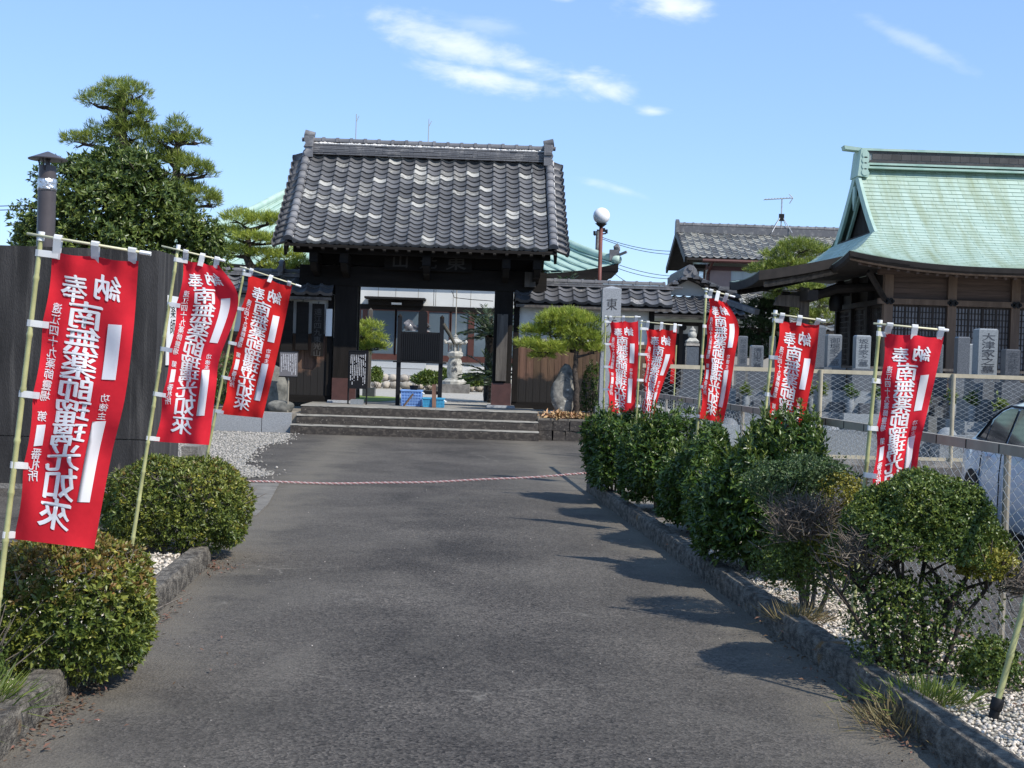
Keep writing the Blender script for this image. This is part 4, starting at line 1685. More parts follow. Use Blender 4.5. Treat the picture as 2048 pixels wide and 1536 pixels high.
for i in range(nc):
    x = RL0 + (RL1 - RL0) * i / nc
    link('ridge_tile', me_cap, roof, frame(Vector((x + 0.31, RV, z + 0.085 + rnd.gauss(0, 0.004))), (0, 1, 0), (-1, 0, 0)))
# demon tile at both ends
for sgn, ue in ((-1, RL0 - 0.04), (1, RL1 + 0.04)):
    mb = MB()
    poly = [(-0.10, -0.16), (0.07, -0.16), (0.11, -0.05), (0.06, 0.0), (0.12, 0.07), (0.07, 0.15), (0.11, 0.22), (0.10, 0.33), (-0.10, 0.33)]
    mb.prism([(ue + sgn * p, RW + 0.02 + q) for p, q in poly], 'y', RV - 0.33, RV + 0.33)
    o_ = gp('end_ornament', mb, M['tile_edge'], roof)
    mb = MB().tube([(ue - sgn * 0.10, RV, RW + 0.40), (ue + sgn * 0.13, RV, RW + 0.445)], [0.085, 0.095], 14)
    mb.tube([(ue - sgn * 0.1, RV - 0.2, RW + 0.30), (ue + sgn * 0.17, RV - 0.2, RW + 0.27)], 0.05, 12)
    mb.bx(min(ue - sgn * 0.10, ue + sgn * 0.09), max(ue - sgn * 0.10, ue + sgn * 0.09), RV - 0.36, RV + 0.36, RW + 0.10, RW + 0.16)
    gp('scroll', mb, M['tile_edge'], o_, 'auto')

# timber frame
PU = (-1.79, 1.74)
PWD = (0.50, 0.42)
for u, w_ in zip(PU, PWD):
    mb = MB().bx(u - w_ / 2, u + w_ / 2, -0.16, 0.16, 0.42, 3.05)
    p = gp('pillar', mb, M['wood_dark'])
    mb = MB().bx(u - w_ / 2 - 0.012, u + w_ / 2 + 0.012, -0.175, 0.175, 0.05, 0.55)
    gp('metal_shoe', mb, M['copper_wrap'], p)
    mb = MB().box((u, 0, 0.025), (w_ + 0.22, 0.55, 0.06), taper=0.94)
    gp('footing_stone', mb, M['granite'], p)
    mb = MB().bx(u - 0.13, u + 0.13, 2.0, 2.26, 0.05, 3.2)
    p2 = gp('rear_pillar', mb, M['wood_dark'])
    gp('tie_beam', MB().bx(u - 0.07, u + 0.07, 0.17, 1.99, 2.2, 2.42), M['wood_beam'])
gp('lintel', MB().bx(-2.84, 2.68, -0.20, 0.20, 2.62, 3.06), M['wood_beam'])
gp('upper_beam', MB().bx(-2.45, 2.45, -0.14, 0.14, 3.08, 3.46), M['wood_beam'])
for u in (-2.45, -1.79, 0.0, 1.74, 2.42):
    gp('bracket_arm', MB().bx(u - 0.09, u + 0.09, -1.12, 4.2, 3.07, 3.27), M['wood_beam'])
    mb = MB().prism([(-1.15, 3.06), (-0.95, 2.9), (-0.6, 2.88), (-0.21, 2.80), (-0.21, 3.06)], 'x', u - 0.07, u + 0.07)
    gp('carved_bracket', mb, M['wood_beam'])
gp('front_purlin', MB().bx(-2.9, 2.70, -1.02, -0.84, 3.275, 3.45), M['wood_beam'])
gp('rear_purlin', MB().bx(-2.9, 2.70, 3.9, 4.1, 3.275, 3.45), M['wood_beam'])
gp('ridge_beam', MB().bx(-2.6, 2.6, RV - 0.1, RV + 0.1, 5.25, 5.5), M['wood_beam'])
for u in (-2.45, 2.45):
    mb = MB().prism([(-0.2, 3.28), (3.4, 3.28), (RV, 5.4)], 'x', u - 0.03, u + 0.03)
    gp('gable_boarding', mb, M['wood_dark'])
for i in range(21):
    u = -2.75 + i * 0.264
    mb = MB()
    for k in range(3):
        a, b = slope(k / 3 + (0.015 if k == 0 else 0)), slope((k + 1) / 3)
        mb.bar((u, a.y, a.z - 0.155), (u, b.y, b.z - 0.155), 0.065, 0.085)
    r_ = gp('rafter', mb, M['wood_beam'])
    a = slope(0.015)
    d_ = (slope(0.33) - a).normalized()
    gp('rafter_end', MB().bar((u, a.y - 0.004 * d_.y, a.z - 0.155), Vector((u, a.y, a.z - 0.155)) - d_ * 0.006, 0.067, 0.087), M['wood_grey'], r_)
# name board over the passage
pq = gp('name_board', MB().box((0.02, -0.34, 3.20), (1.95, 0.05, 0.42), Matrix.Rotation(math.radians(-10), 3, 'X')), M['wood_beam'])


def nb(V):
    return np.array([tuple(MG @ Vector((0.02 + x, -0.372 + (y) * 0.176, 3.20 + y))) for x, y in V])


text_part(pq, [('東', 0.62, 0.0, 0.40, 0.32), ('光', 0.0, 0.0, 0.34, 0.30), ('山', -0.62, 0.0, 0.34, 0.30)],
          lambda V: np.array([tuple((MG.inverted() @ Vector(p)) + GO) for p in nb(V)]), mat('worn_letter', (0.05, 0.046, 0.042), 0.8))
# cable and lamp bracket under the lintel
mb = MB().tube([(0.55, 0.21, 2.6), (0.62, 0.22, 2.45), (1.0, 0.22, 2.42), (1.5, 0.2, 2.40)], 0.008, 5)
mb.tube([(0.15, 0.21, 2.62), (0.155, 0.21, 2.25)], 0.007, 5)
gp('cable', mb, M['iron_black'])
gp('junction_box', MB().bx(2.18, 2.42, -0.4, -0.22, 2.72, 3.05), M['wood_grey'])

# hanging plank on the right pillar
hp = thing('hanging_plank', 'weathered grey wooden plank hung on the right gate pillar', 'plank', gl(1.72, -0.20, 0.60), rz=TH)
link('plank', mk_mesh('plank', MB().box((0, 0, 0.75), (0.24, 0.045, 1.50)).v, MB().box((0, 0, 0.75), (0.24, 0.045, 1.50)).f, M['wood_grey']), hp)
g_ = MB().tube([(0, 0.03, 1.49), (0, -0.03, 1.49)], 0.018, 8)
link('nail', mk_mesh('nail', g_.v, g_.f, M['iron_black']), hp)


# ------------------------------------------------------------------ side walls
def side_wall(name, u0, u1, label, seed, oni, ext):
    t = thing(name, label, 'wall', gl((u0 + u1) / 2, 0.1, -0.02), 'walls beside the gate', rz=TH)
    O = Matrix.Translation(Vector(((u0 + u1) / 2, 0.1, -0.02)))
    ui = (u0 + u1) / 2

    def lp(nm, mb, m, parent=t, smooth=False, kind=None):
        V = [(p[0] - ui, p[1] - 0.1, p[2] + 0.02) for p in mb.v]
        o = link(nm, mk_mesh(nm, V, mb.f, m, smooth), parent)
        if kind:
            o['kind'] = kind
        return o
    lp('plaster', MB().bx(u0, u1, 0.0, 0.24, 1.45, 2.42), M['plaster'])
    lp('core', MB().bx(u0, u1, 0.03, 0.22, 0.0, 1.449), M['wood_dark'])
    lp('sill_beam', MB().bx(u0, u1, -0.05, 0.26, -0.02, 0.14), M['wood_beam'])
    lp('mid_beam', MB().bx(u0, u1, -0.045, 0.25, 1.42, 1.52), M['wood_brown'])
    n = int((u1 - u0) / 0.155)
    w = (u1 - u0) / n
    for i in range(n):
        x = u0 + (i + 0.5) * w
        lp('plank', MB().box((x, -0.012 + rnd.gauss(0, 0.003), 0.78), (w - 0.006, 0.03, 1.275)), M['wood_planks'])
    for x in (u0 + 0.06, u1 - 0.06):
        lp('post', MB().bx(x - 0.06, x + 0.06, -0.07, 0.28, 0.14, 2.40), M['wood_dark'])
    # roof
    mb = MB()
    mb.prism([(-0.42, 2.36), (0.12, 2.74), (0.66, 2.36), (0.60, 2.33), (0.12, 2.66), (-0.36, 2.33)], 'x', u0 - ext[0], u1 + ext[1])
    rf = lp('roof', mb, M['wood_dark'])
    nt_ = int(round((u1 - u0 + ext[0] + ext[1]) / 0.31))
    pw = (u1 - u0 + ext[0] + ext[1]) / nt_
    g1 = tile_geom(pw, 0.30, 0.03)
    g2 = tile_geom(pw, 0.30, 0.085, False)
    mA = mk_mesh('roof_tile', g1.v, g1.f, M['tile_dark'], 'auto')
    mB = mk_mesh('eave_tile', g2.v, g2.f, M['tile_dark'], 'auto')
    sl = Vector((0, 0.54, 0.38)).normalized()
    rear = MB()
    for r in range(3):
        for c in range(nt_):
            x = u0 - ext[0] + (c + 0.5) * pw
            p = Vector((x, -0.44, 2.40)) + sl * (0.215 * r)
            if r < 3:
                link('eave_tile' if r == 0 else 'roof_tile', mB if r == 0 else mA, rf,
                     frame(p - Vector((ui, 0.1, -0.02)), (1, 0, rnd.gauss(0, 0.01)), sl))
            fr_ = frame(Vector((x, 0.68, 2.40)) + Vector((0, -sl.y, sl.z)) * (0.215 * r), (-1, 0, 0), (0, -sl.y, sl.z))
            rear.add([tuple(fr_ @ Vector(q)) for q in g1.v], g1.f)
    lp('rear_tiles', rear, M['tile_dark_j'], rf, 'auto', 'stuff')
    for k in range(2):
        mb = MB()
        x = u0 - ext[0] - 0.1 * k
        while x < u1 + ext[1]:
            mb.box((x + 0.15, 0.12, 2.80 + 0.045 * k), (0.296, 0.30 - 0.05 * k, 0.036))
            x += 0.30
        lp('ridge_course', mb, M['tile_edge'], rf)
    g3 = barrel_geom(0.07, 0.33, PI * 1.05, 8, 0.012, 0.05)
    mC = mk_mesh('ridge_tile', g3.v, g3.f, M['tile_edge'], 'auto')
    nn = int((u1 - u0 + ext[0] + ext[1]) / 0.31)
    for i in range(nn):
        x = u0 - ext[0] + 0.31 * (i + 1)
        link('ridge_tile', mC, rf, frame(Vector((x, 0.12, 2.895)) - Vector((ui, 0.1, -0.02)), (0, 1, 0), (-1, 0, 0)))
    if oni is not None:
        mb = MB().prism([(-0.15, 2.80), (0.39, 2.80), (0.36, 3.0), (0.27, 3.12), (0.12, 3.16), (-0.03, 3.12), (-0.12, 3.0)], 'x', oni - 0.05, oni + 0.05)
        o_ = lp('end_ornament', mb, M['tile_edge'], rf)
        mb = MB().tube([(oni, -0.10, 2.93), (oni, -0.22, 2.93)], 0.075, 12)
        lp('boss', mb, M['tile_edge'], o_, 'auto')
    # soffit board and gutter line under the eave
    lp('eave_board', MB().bx(u0 - ext[0] + 0.02, u1 + ext[1] - 0.02, -0.40, -0.36, 2.27, 2.335), M['wood_grey'])
    return t


def plank_material():
    """brown boards, charred black with damp in a ragged band above the ground"""
    m = mat('wall_planks', (0.17, 0.10, 0.062), 0.85, vscale=9, col2=(0.08, 0.047, 0.03), stretch=(1, 1, 0.08), bump=0.4, bscale=40, obrand=0.25)
    nt = m.node_tree
    N, L = nt.nodes, nt.links
    b = N['Principled BSDF']
    src = b.inputs['Base Color'].links[0].from_socket
    tc = N.new('ShaderNodeTexCoord')
    sp = N.new('ShaderNodeSeparateXYZ')
    L.new(tc.outputs['Object'], sp.inputs[0])
    nz = N.new('ShaderNodeTexNoise')
    nz.inputs['Scale'].default_value = 2.6
    nz.inputs['Detail'].default_value = 6
    L.new(tc.outputs['Object'], nz.inputs['Vector'])
    ma = N.new('ShaderNodeMath')
    ma.operation = 'MULTIPLY_ADD'
    ma.inputs[1].default_value = 1.5
    L.new(nz.outputs['Fac'], ma.inputs[0])
    L.new(sp.outputs[2], ma.inputs[2])
    r = N.new('ShaderNodeValToRGB')
    r.color_ramp.elements[0].position = 0.66
    r.color_ramp.elements[1].position = 0.75
    mr = N.new('ShaderNodeMapRange')
    mr.inputs['From Min'].default_value = 0.0
    mr.inputs['From Max'].default_value = 2.2
    L.new(ma.outputs[0], mr.inputs['Value'])
    L.new(mr.outputs[0], r.inputs['Fac'])
    mx = N.new('ShaderNodeMixRGB')
    mx.inputs['Color1'].default_value = (0.016, 0.014, 0.013, 1)
    L.new(r.outputs[0], mx.inputs['Fac'])
    L.new(src, mx.inputs['Color2'])
    L.new(mx.outputs[0], b.inputs['Base Color'])
    return m


M['wood_planks'] = plank_material()
side_wall('boundary_wall', 1.98, 5.15, 'tile roofed plaster and plank wall right of the gate', 1, None, (0.0, 0.35))
side_wall('boundary_wall', -6.6, -2.08, 'tile roofed plank wall left of the gate, partly behind banners', 2, -3.28, (0.3, 0.0))

# plaques and papers on the left wall
for i, (px0, px1, py0, py1, lab, dk) in enumerate(((561, 588, 602, 712, 'leftmost dark wooden plaque on the wall left of the gate', 'wood_dark'),
                                                   (590, 619, 604, 700, 'flat dark wooden plaque between two others left of the gate', 'wood_dark'),
                                                   (621, 650, 608, 712, 'thick black wooden plaque nearest the left gate pillar', 'iron_black'))):
    a, b = at(px0, py1, 31.75), at(px1, py0, 31.75)
    t = thing('wooden_plaque', lab, 'plaque', ((a.x + b.x) / 2, 31.75, a.z), 'wooden plaques left of the gate')
    part('board', MB().box(((a.x + b.x) / 2, 31.75, (a.z + b.z) / 2), (b.x - a.x - 0.02, 0.06, b.z - a.z)), M['wood_beam'] if dk == 'wood_dark' else M['wood_dark'], t)
    part('hook', MB().tube([((a.x + b.x) / 2, 31.72, b.z - 0.02), ((a.x + b.x) / 2, 31.8, b.z + 0.05)], 0.008, 6), M['iron_black'], t)
    if i == 2:
        cx, zz = (a.x + b.x) / 2, b.z
        text_part(t, [(c, 0, -0.18 - 0.155 * k, 0.15, 0.135) for k, c in enumerate('遠江四九東光山')],
                  lambda V: np.array([(cx + x, 31.716, zz + y) for x, y in V]), mat('carved_letter', (0.05, 0.045, 0.04), 0.7))
a, b = at(651, 672, 31.8), at(665, 618, 31.8)
solo('paper_notice', MB().box(((a.x + b.x) / 2, 31.8, (a.z + b.z) / 2), (b.x - a.x, 0.012, b.z - a.z)), M['white_plastic'], 'blank white paper strip beside the left gate pillar', 'notice', ((a.x + b.x) / 2, 31.8, a.z))

# ------------------------------------------------------------------ steps and platform
st = thing('stone_steps', 'three worn concrete steps leading up to the gate', 'steps', gl(0, -3.0, -0.57), rz=TH)


def rough_box(x0, x1, y0, y1, z0, z1, seed, n=40):
    R = random.Random(seed)
    prof = [(y0, z0), (y0, z0 + (z1 - z0) * 0.5), (y0, z1 - 0.02), (y0 + 0.015, z1), (y1, z1), (y1, z0)]
    P = []
    for i in range(n + 1):
        x = x0 + (x1 - x0) * i / n
        P.append([(x, y + R.gauss(0, 0.003), z + (R.gauss(0, 0.0025) if k in (2, 3) else 0)) for k, (y, z) in enumerate(prof)])
    mb = MB().grid(P)
    k = len(prof)
    mb.f.append(tuple(range(k)))
    mb.f.append(tuple(n * k + j for j in range(k)))
    return mb


def step_material():
    m = mat('step_concrete', (0.11, 0.094, 0.078), 0.92, vscale=16, col2=(0.042, 0.036, 0.032), bump=0.6, bscale=60, detail=14, contrast=(0.30, 0.52), stretch=(0.6, 1, 0.8), speck=((0.20, 0.18, 0.15), 30, 0.66))
    return m


M['steps'] = step_material()
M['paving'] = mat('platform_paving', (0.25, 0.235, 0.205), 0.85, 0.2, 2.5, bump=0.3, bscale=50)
for i, (x0, x1, y0, y1) in enumerate(((-2.60, 2.47, 0.0, 0.36), (-2.52, 2.47, 0.35, 0.71), (-2.48, 2.47, 0.70, 1.1))):
    mb = rough_box(x0, x1, y0, y1, 0.19 * i, 0.19 * (i + 1) - (0.002 if i == 2 else 0), 70 + i)
    so = link('step', mk_mesh('step', mb.v, mb.f, M['steps'], 'auto'), st)
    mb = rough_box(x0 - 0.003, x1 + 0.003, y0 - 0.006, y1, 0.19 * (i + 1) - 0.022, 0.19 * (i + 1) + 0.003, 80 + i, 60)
    link('lit_tread', mk_mesh('lit_tread', mb.v, mb.f, M['paving'], 'auto'), so)
# the paler slab on each step paints its sunlit top edge into the colour
g_ = MB()
vs = [tuple(gl(u, v, w)) for w in (-0.6, -0.012) for u, v in ((-2.48, -1.9), (2.47, -1.9), (2.47, 1.4), (-2.48, 1.4))]
g_.add(vs, [(3, 2, 1, 0), (4, 5, 6, 7), (0, 1, 5, 4), (1, 2, 6, 5), (2, 3, 7, 6), (3, 0, 4, 7)])
pf = struct('platform', g_, M['concrete'])
for k, (ua, ub) in enumerate(((-2.48, -1.15), (-1.145, 0.40), (0.405, 2.47))):
    g_ = MB()
    g_.add([tuple(gl(ua, -1.905, -0.01)), tuple(gl(ub, -1.905, -0.01)), tuple(gl(ub, 1.38, -0.01)), tuple(gl(ua, 1.38, -0.01)),
            tuple(gl(ua, -1.905, 0.0)), tuple(gl(ub, -1.905, 0.0)), tuple(gl(ub, 1.38, 0.0)), tuple(gl(ua, 1.38, 0.0))],
           [(3, 2, 1, 0), (4, 5, 6, 7), (0, 1, 5, 4), (1, 2, 6, 5), (2, 3, 7, 6), (3, 0, 4, 7)])
    link('paving_slab', mk_mesh('paving_slab', g_.v, g_.f, M['paving']), pf)


def terrace(name, ua, ub, va, vb, w, m):
    g_ = MB()
    vs = [tuple(gl(u, v, z_)) for z_ in (-0.6, w) for u, v in ((ua, va), (ub, va), (ub, vb), (ua, vb))]
    g_.add(vs, [(3, 2, 1, 0), (4, 5, 6, 7), (0, 1, 5, 4), (1, 2, 6, 5), (2, 3, 7, 6), (3, 0, 4, 7)])
    return struct(name, g_, m)


terrace('terrace_left', -10.5, -2.485, -2.55, 1.4, -0.17, M['earth'])
terrace('terrace_right', 2.475, 5.3, -2.35, 1.4, -0.12, M['earth'])
terrace('terrace_path', 2.476, 4.9, -1.7, 1.39, -0.06, M['paving'])
gk = thing('granite_kerb', 'grey granite kerb blocks holding the bed left of the steps', 'kerb', gl(-3.6, -2.7, -0.57), rz=TH)
for ua, ub in ((-3.22, -2.62), (-5.1, -3.225)):
    g_ = MB().box(((ua + ub) / 2 + 3.6, 0.05, 0.20), (ub - ua - 0.008, 0.16, 0.42))
    link('block', mk_mesh('block', g_.v, g_.f, M['granite']), gk)
gk['group'] = 'granite work at the steps'
# retaining stones right of the steps
rs_ = thing('retaining_wall', 'low mossy stone retaining wall right of the steps', 'wall', gl(3.1, -2.45, -0.57), rz=TH)
x = -0.6
i = 0
for row in range(2):
    x = -0.62
    while x < 0.55:
        w = rnd.uniform(0.22, 0.4)
        g_ = MB().box((x + w / 2, rnd.uniform(0, 0.03), 0.10 + 0.215 * row), (w - 0.012, 0.3, 0.208), Matrix.Rotation(rnd.gauss(0, 0.03), 3, 'Y') @ Matrix.Rotation(rnd.gauss(0, 0.06), 3, 'Z'), 0.95)
        link('stone', mk_mesh('stone', g_.v, g_.f, M['steps']), rs_)
        x += w
        i += 1
leaf_litter('leaf_litter', [(gl(3.05, -2.1).x, gl(3.05, -2.1).y, 0.47, 0.26, 0.14, 420), (gl(3.0, -2.05).x, gl(3.0, -2.05).y, 0.52, 0.15, 0.08, 220), (gl(3.5, -2.0).x, gl(3.5, -2).y, 0.50, 0.12, 0.1, 160)], M['litter_pale'], 'pale dead leaves heaped at the foot of the small pine', 0.11)

# standing stone
p = gl(3.02, -1.75, -0.12)
mb = MB().blob((0, 0, 0.48), 0.5, 91, 3, 0.18, (0.56, 0.36, 1.12))
o = link('standing_stone', mk_mesh('standing_stone', mb.v, mb.f, mat('lichen_stone', (0.30, 0.285, 0.25), 0.95, vscale=6, col2=(0.09, 0.088, 0.08), bump=0.9, bscale=10, speck=((0.5, 0.49, 0.44), 9, 0.62)), True))
o.location = p
tag(o, 'upright grey natural stone beneath the small pine', 'stone')
# rocks left of the steps
for k, (px, py, r, sz, lab) in enumerate(((545, 795, 0.42, (0.8, 0.6, 1.35), 'tall dark garden rock left of the steps behind a banner'), (560, 826, 0.26, (1.1, 0.7, 0.6), 'low rounded rock at the left of the steps'))):
    q = at(px, py, 30.3 - 0.4 * k)
    mb = MB().blob((0, 0, 0), r, 95 + k, 3, 0.15, sz)
    o = link('garden_rock', mk_mesh('garden_rock', mb.v, mb.f, M['stone'], True))
    o.location = (q.x, q.y, 0.40 + r * sz[2] * 0.6)
    tag(o, lab, 'rock')

# stone name pillar
p0 = at(1213, 880, 30.2)
PX = p0.x
sp_ = thing('name_pillar', 'tall grey granite name pillar with carved characters right of the steps', 'pillar', (PX, 30.2, 0.0))
part('lower_base', MB().box((PX - 0.02, 30.2, 0.17), (0.72, 0.72, 0.34)), M['granite'], sp_)
part('cap_slab', MB().box((PX - 0.02, 30.2, 0.39), (0.86, 0.86, 0.10)), M['granite_lt'], sp_)
part('upper_base', MB().box((PX, 30.2, 0.58), (0.56, 0.56, 0.28)), M['granite_lt'], sp_)
sh = part('shaft', MB().box((PX, 30.2, 1.975), (0.395, 0.395, 2.51)).add([(PX - 0.1975, 30.0025, 3.23), (PX + 0.1975, 30.0025, 3.23), (PX + 0.1975, 30.3975, 3.23), (PX - 0.1975, 30.3975, 3.23), (PX, 30.2, 3.29)], [(0, 1, 4), (1, 2, 4), (2, 3, 4), (3, 0, 4)]), M['granite'], sp_)
text_part(sh, [(c, 0, 2.89 - 0.36 * k, 0.21, 0.24) for k, c in enumerate('東光山')], lambda V: np.array([(PX + x, 29.998, y) for x, y in V]), mat('carved_shadow', (0.05, 0.05, 0.052), 0.9), bold=False)


# ------------------------------------------------------------------ notice boards and things on the platform
def notice_board(px0, px1, py0, py1, ybase, Y, lab, board, ink, cols, legs, zb):
    a, b = at(px0, py1, Y), at(px1, py0, Y)
    cx = (a.x + b.x) / 2
    t = thing('notice_board', lab, 'sign', (cx, Y, zb), 'notice boards by the steps')
    bo = part('board', MB().box((cx, Y, (a.z + b.z) / 2), (b.x - a.x, 0.03, b.z - a.z)), board, t)
    for z_ in (b.z + 0.008, a.z - 0.008):
        part('frame_rail', MB().bx(a.x - 0.015, b.x + 0.015, Y - 0.024, Y + 0.024, z_ - 0.012, z_ + 0.012), M['iron_black'], t)
    for x in ([cx] if legs == 1 else [a.x - 0.005, b.x + 0.005]):
        part('leg', MB().tube([(x, Y + 0.03, zb - 0.02), (x, Y + 0.03, b.z)], 0.018, 8), M['iron_black'] if legs == 2 else M['rail_metal'], t)
    # columns of small characters
    mb = MB()
    R = random.Random(px0)
    w = b.x - a.x
    h = b.z - a.z
    for c in range(cols):
        x = b.x - w * (0.10 + 0.80 * c / (cols - 1))
        z_ = b.z - h * (0.10 if c else 0.07)
        end = a.z + h * R.uniform(0.06, 0.35)
        while z_ > end:
            g = w * 0.05
            k = R.uniform(0.5, 1.0) * g
            mb.add([(x - k / 2, Y - 0.017, z_), (x + k / 2, Y - 0.017, z_), (x + k / 2, Y - 0.017, z_ - g * 0.75), (x - k / 2, Y - 0.017, z_ - g * 0.75)], [(0, 1, 2, 3)])
            z_ -= g * (1.15 if R.random() < 0.93 else 3)
    part('lettering', mb, ink, bo, kind='stuff')
    return t


notice_board(559, 596, 704, 752, 828, 29.75, 'grey notice board with fine white text on a single post', mat('sign_grey', (0.16, 0.15, 0.155), 0.5), M['ink_white'], 9, 1, 0.40)
notice_board(697, 735, 703, 775, 808, 31.0, 'black notice board with white vertical text on two legs before the left pillar', M['iron_black'], M['ink_white'], 9, 2, 0.57)
a = at(714, 806, 30.95)
solo('footing_block', MB().box((a.x, 30.98, 0.625), (0.27, 0.2, 0.11)), M['granite_lt'], 'small pale concrete block at the foot of the black notice board', 'block', (a.x, 30.98, 0.57))

# black display stand in the passage
Y = 31.3
xa, xb = at(797, 740, Y).x, at(881, 740, Y).x
ds = thing('display_stand', 'black two post stand with ribbed panel in the gate passage', 'stand', ((xa + xb) / 2, Y, 0.57))
ztop = at(838, 636, Y).z
for x in (xa, xb):
    p = part('post', MB().bx(x - 0.045, x + 0.045, Y - 0.045, Y + 0.045, 0.57, ztop), M['iron_black'], ds)
    part('finial', MB().lathe([(0.05, 0), (0.05, 0.03), (0.02, 0.06), (0.005, 0.08)], (x, Y, ztop), 10), M['wood_dark'], p)
zp1, zp0 = at(838, 664, Y).z, at(838, 723, Y).z
pn = part('panel', MB().bx(xa + 0.046, xb - 0.046, Y - 0.012, Y + 0.012, zp0, zp1), M['iron_black'], ds)
ns = 18
for i in range(ns):
    x = xa + 0.07 + (xb - xa - 0.14) * i / (ns - 1)
    part('slat', MB().bx(x - 0.014, x + 0.014, Y - 0.035, Y - 0.013, zp0 + 0.02, zp1 - 0.02), M['iron_black'], pn)
part('shelf', MB().bx(xa - 0.12, xb + 0.12, Y - 0.10, Y + 0.06, zp0 - 0.035, zp0 - 0.002), M['iron_black'], ds)
part('cross_rail', MB().bx(xa + 0.046, xb - 0.046, Y - 0.02, Y + 0.02, 0.83, 0.91), M['iron_black'], ds)
# torn clear sheet and bamboo vases on the stand
mb = MB()
P = []
for j in range(7):
    P.append([(xa + 0.1 + 0.55 * i / 8 + 0.03 * math.sin(j * 2 + i), Y + 0.05 + 0.02 * math.sin(i * 1.7 + j), zp1 + 0.02 + 0.26 * j / 6 * (0.7 + 0.3 * math.sin(i * 1.3))) for i in range(9)])
mb.grid(P)
sheetm = mat('torn_plastic', (0.16, 0.15, 0.15), 0.2, 0.5, 9, spec=0.6)
solo('plastic_sheet', mb, sheetm, 'crumpled clear plastic sheet hanging on the black stand', 'sheet', (xa + 0.4, Y + 0.05, zp1 + 0.02), smooth=True)
mb = MB()
mb.tube([at(886, 648, Y), at(899, 668, Y), at(909, 688, Y - 0.02)], [0.05, 0.045, 0.03], 10)
solo('bamboo_vase', mb, mat('old_bamboo', (0.05, 0.045, 0.03), 0.6, 0.3, 8), 'slanting dark bamboo vase at the right post of the black stand', 'vase', at(899, 668, Y), smooth='auto')
q = at(845, 664, Y + 0.03)
q2 = at(845, 622, Y + 0.03)
mb = MB().bx(q.x - 0.10, q.x + 0.10, Y + 0.012, Y + 0.05, zp0 - 0.001, q2.z - 0.06)
mb.tube([(q.x - 0.04, Y + 0.03, q2.z - 0.06), (q.x + 0.04, Y + 0.03, q2.z - 0.06)], 0.02, 6)
mb.prism([(q.x - 0.10, q2.z - 0.0605), (q.x + 0.10, q2.z - 0.0605), (q.x + 0.085, q2.z - 0.02), (q.x + 0.05, q2.z), (q.x - 0.05, q2.z), (q.x - 0.085, q2.z - 0.02)], 'y', Y + 0.013, Y + 0.049)
solo('black_board', mb, M['iron_black'], 'narrow round topped black board rising behind the ribbed panel', 'board', (q.x, Y + 0.03, zp0))


def crate(px0, px1, py0, py1, Y, col, lab):
    a, b = at(px0, py1, Y), at(px1, py0, Y)
    cx, W, H, D = (a.x + b.x) / 2, b.x - a.x, b.z - 0.57, 0.36
    t = thing('plastic_crate', lab, 'crate', (cx, Y, 0.57), 'blue plastic crates in the gate passage')
    m = mat('blue_plastic', col, 0.4, 0.08, 6)
    z0, z1 = 0.575, 0.57 + H

    def wall(p, q, nm):
        p, q = Vector(p), Vector(q)
        mb = MB()
        n = 7
        for i in range(n + 1):
            s = i / n
            lo = p.lerp(q, 0.06 + 0.88 * s)
            hi = p.lerp(q, s)
            mb.bar((lo.x, lo.y, z0), (hi.x, hi.y, z1 - 0.02), 0.014, 0.014)
        for k in range(6):
            z_ = z0 + 0.012 + (H - 0.05) * k / 5
            sh = 0.06 * (1 - k / 5)
            mb.bar((p.lerp(q, sh).x, p.lerp(q, sh).y, z_), (p.lerp(q, 1 - sh).x, p.lerp(q, 1 - sh).y, z_), 0.008, 0.022)
        part(nm, mb, m, t)
    x0, x1, y0, y1 = cx - W / 2, cx + W / 2, Y - D / 2, Y + D / 2
    wall((x0, y0, 0), (x1, y0, 0), 'side')
    wall((x0, y1, 0), (x1, y1, 0), 'side')
    wall((x0, y0, 0), (x0, y1, 0), 'end')
    wall((x1, y0, 0), (x1, y1, 0), 'end')
    part('liner', MB().box((cx, Y, z0 + (H - 0.05) / 2), (W * 0.90, D * 0.88, H - 0.05), taper=1.05), m, t)
    mb = MB()
    for (p, q) in (((x0, y0), (x1, y0)), ((x1, y0), (x1, y1)), ((x1, y1), (x0, y1)), ((x0, y1), (x0, y0))):
        mb.bar((p[0], p[1], z1 - 0.015), (q[0], q[1], z1 - 0.015), 0.04, 0.03)
    part('rim', mb, m, t)
    mb = MB().tube([(x1 + 0.005, Y - 0.1, z1 - 0.05), (x1 + 0.05, Y - 0.1, z1 - 0.08), (x1 + 0.05, Y + 0.1, z1 - 0.08), (x1 + 0.005, Y + 0.1, z1 - 0.05)], 0.009, 6)
    part('handle', mb, M['white_plastic'], t)
    return t


crate(803, 844, 780, 812, 31.0, (0.22, 0.38, 0.70), 'taller light blue plastic crate in the gate passage')
crate(846, 888, 796, 816, 30.75, (0.06, 0.32, 0.52), 'lower turquoise blue plastic crate in the gate passage')
a, b = at(806, 814, 30.72), at(826, 788, 30.78)
solo('wood_scrap', MB().bar(a, b, 0.095, 0.025), mat('scrap_wood', (0.16, 0.10, 0.065), 0.85, 0.3, 7, stretch=(1, 1, 0.2)), 'short brown plank leaning against the taller crate', 'plank', a)
a = at(868, 815, 30.5)
a.z = 0.57
b = at(868, 769, 30.62)
solo('wood_scrap', MB().bar(a, b, 0.085, 0.025), M['wood_brown'], 'upright brown plank leaning against the lower crate', 'plank', a)
a = at(828, 772, 31.0)
mb = MB().lathe([(0.075, 0), (0.10, 0.09), (0.105, 0.10), (0.09, 0.09)], (a.x, 31.0, at(828, 780, 31).z), 14)
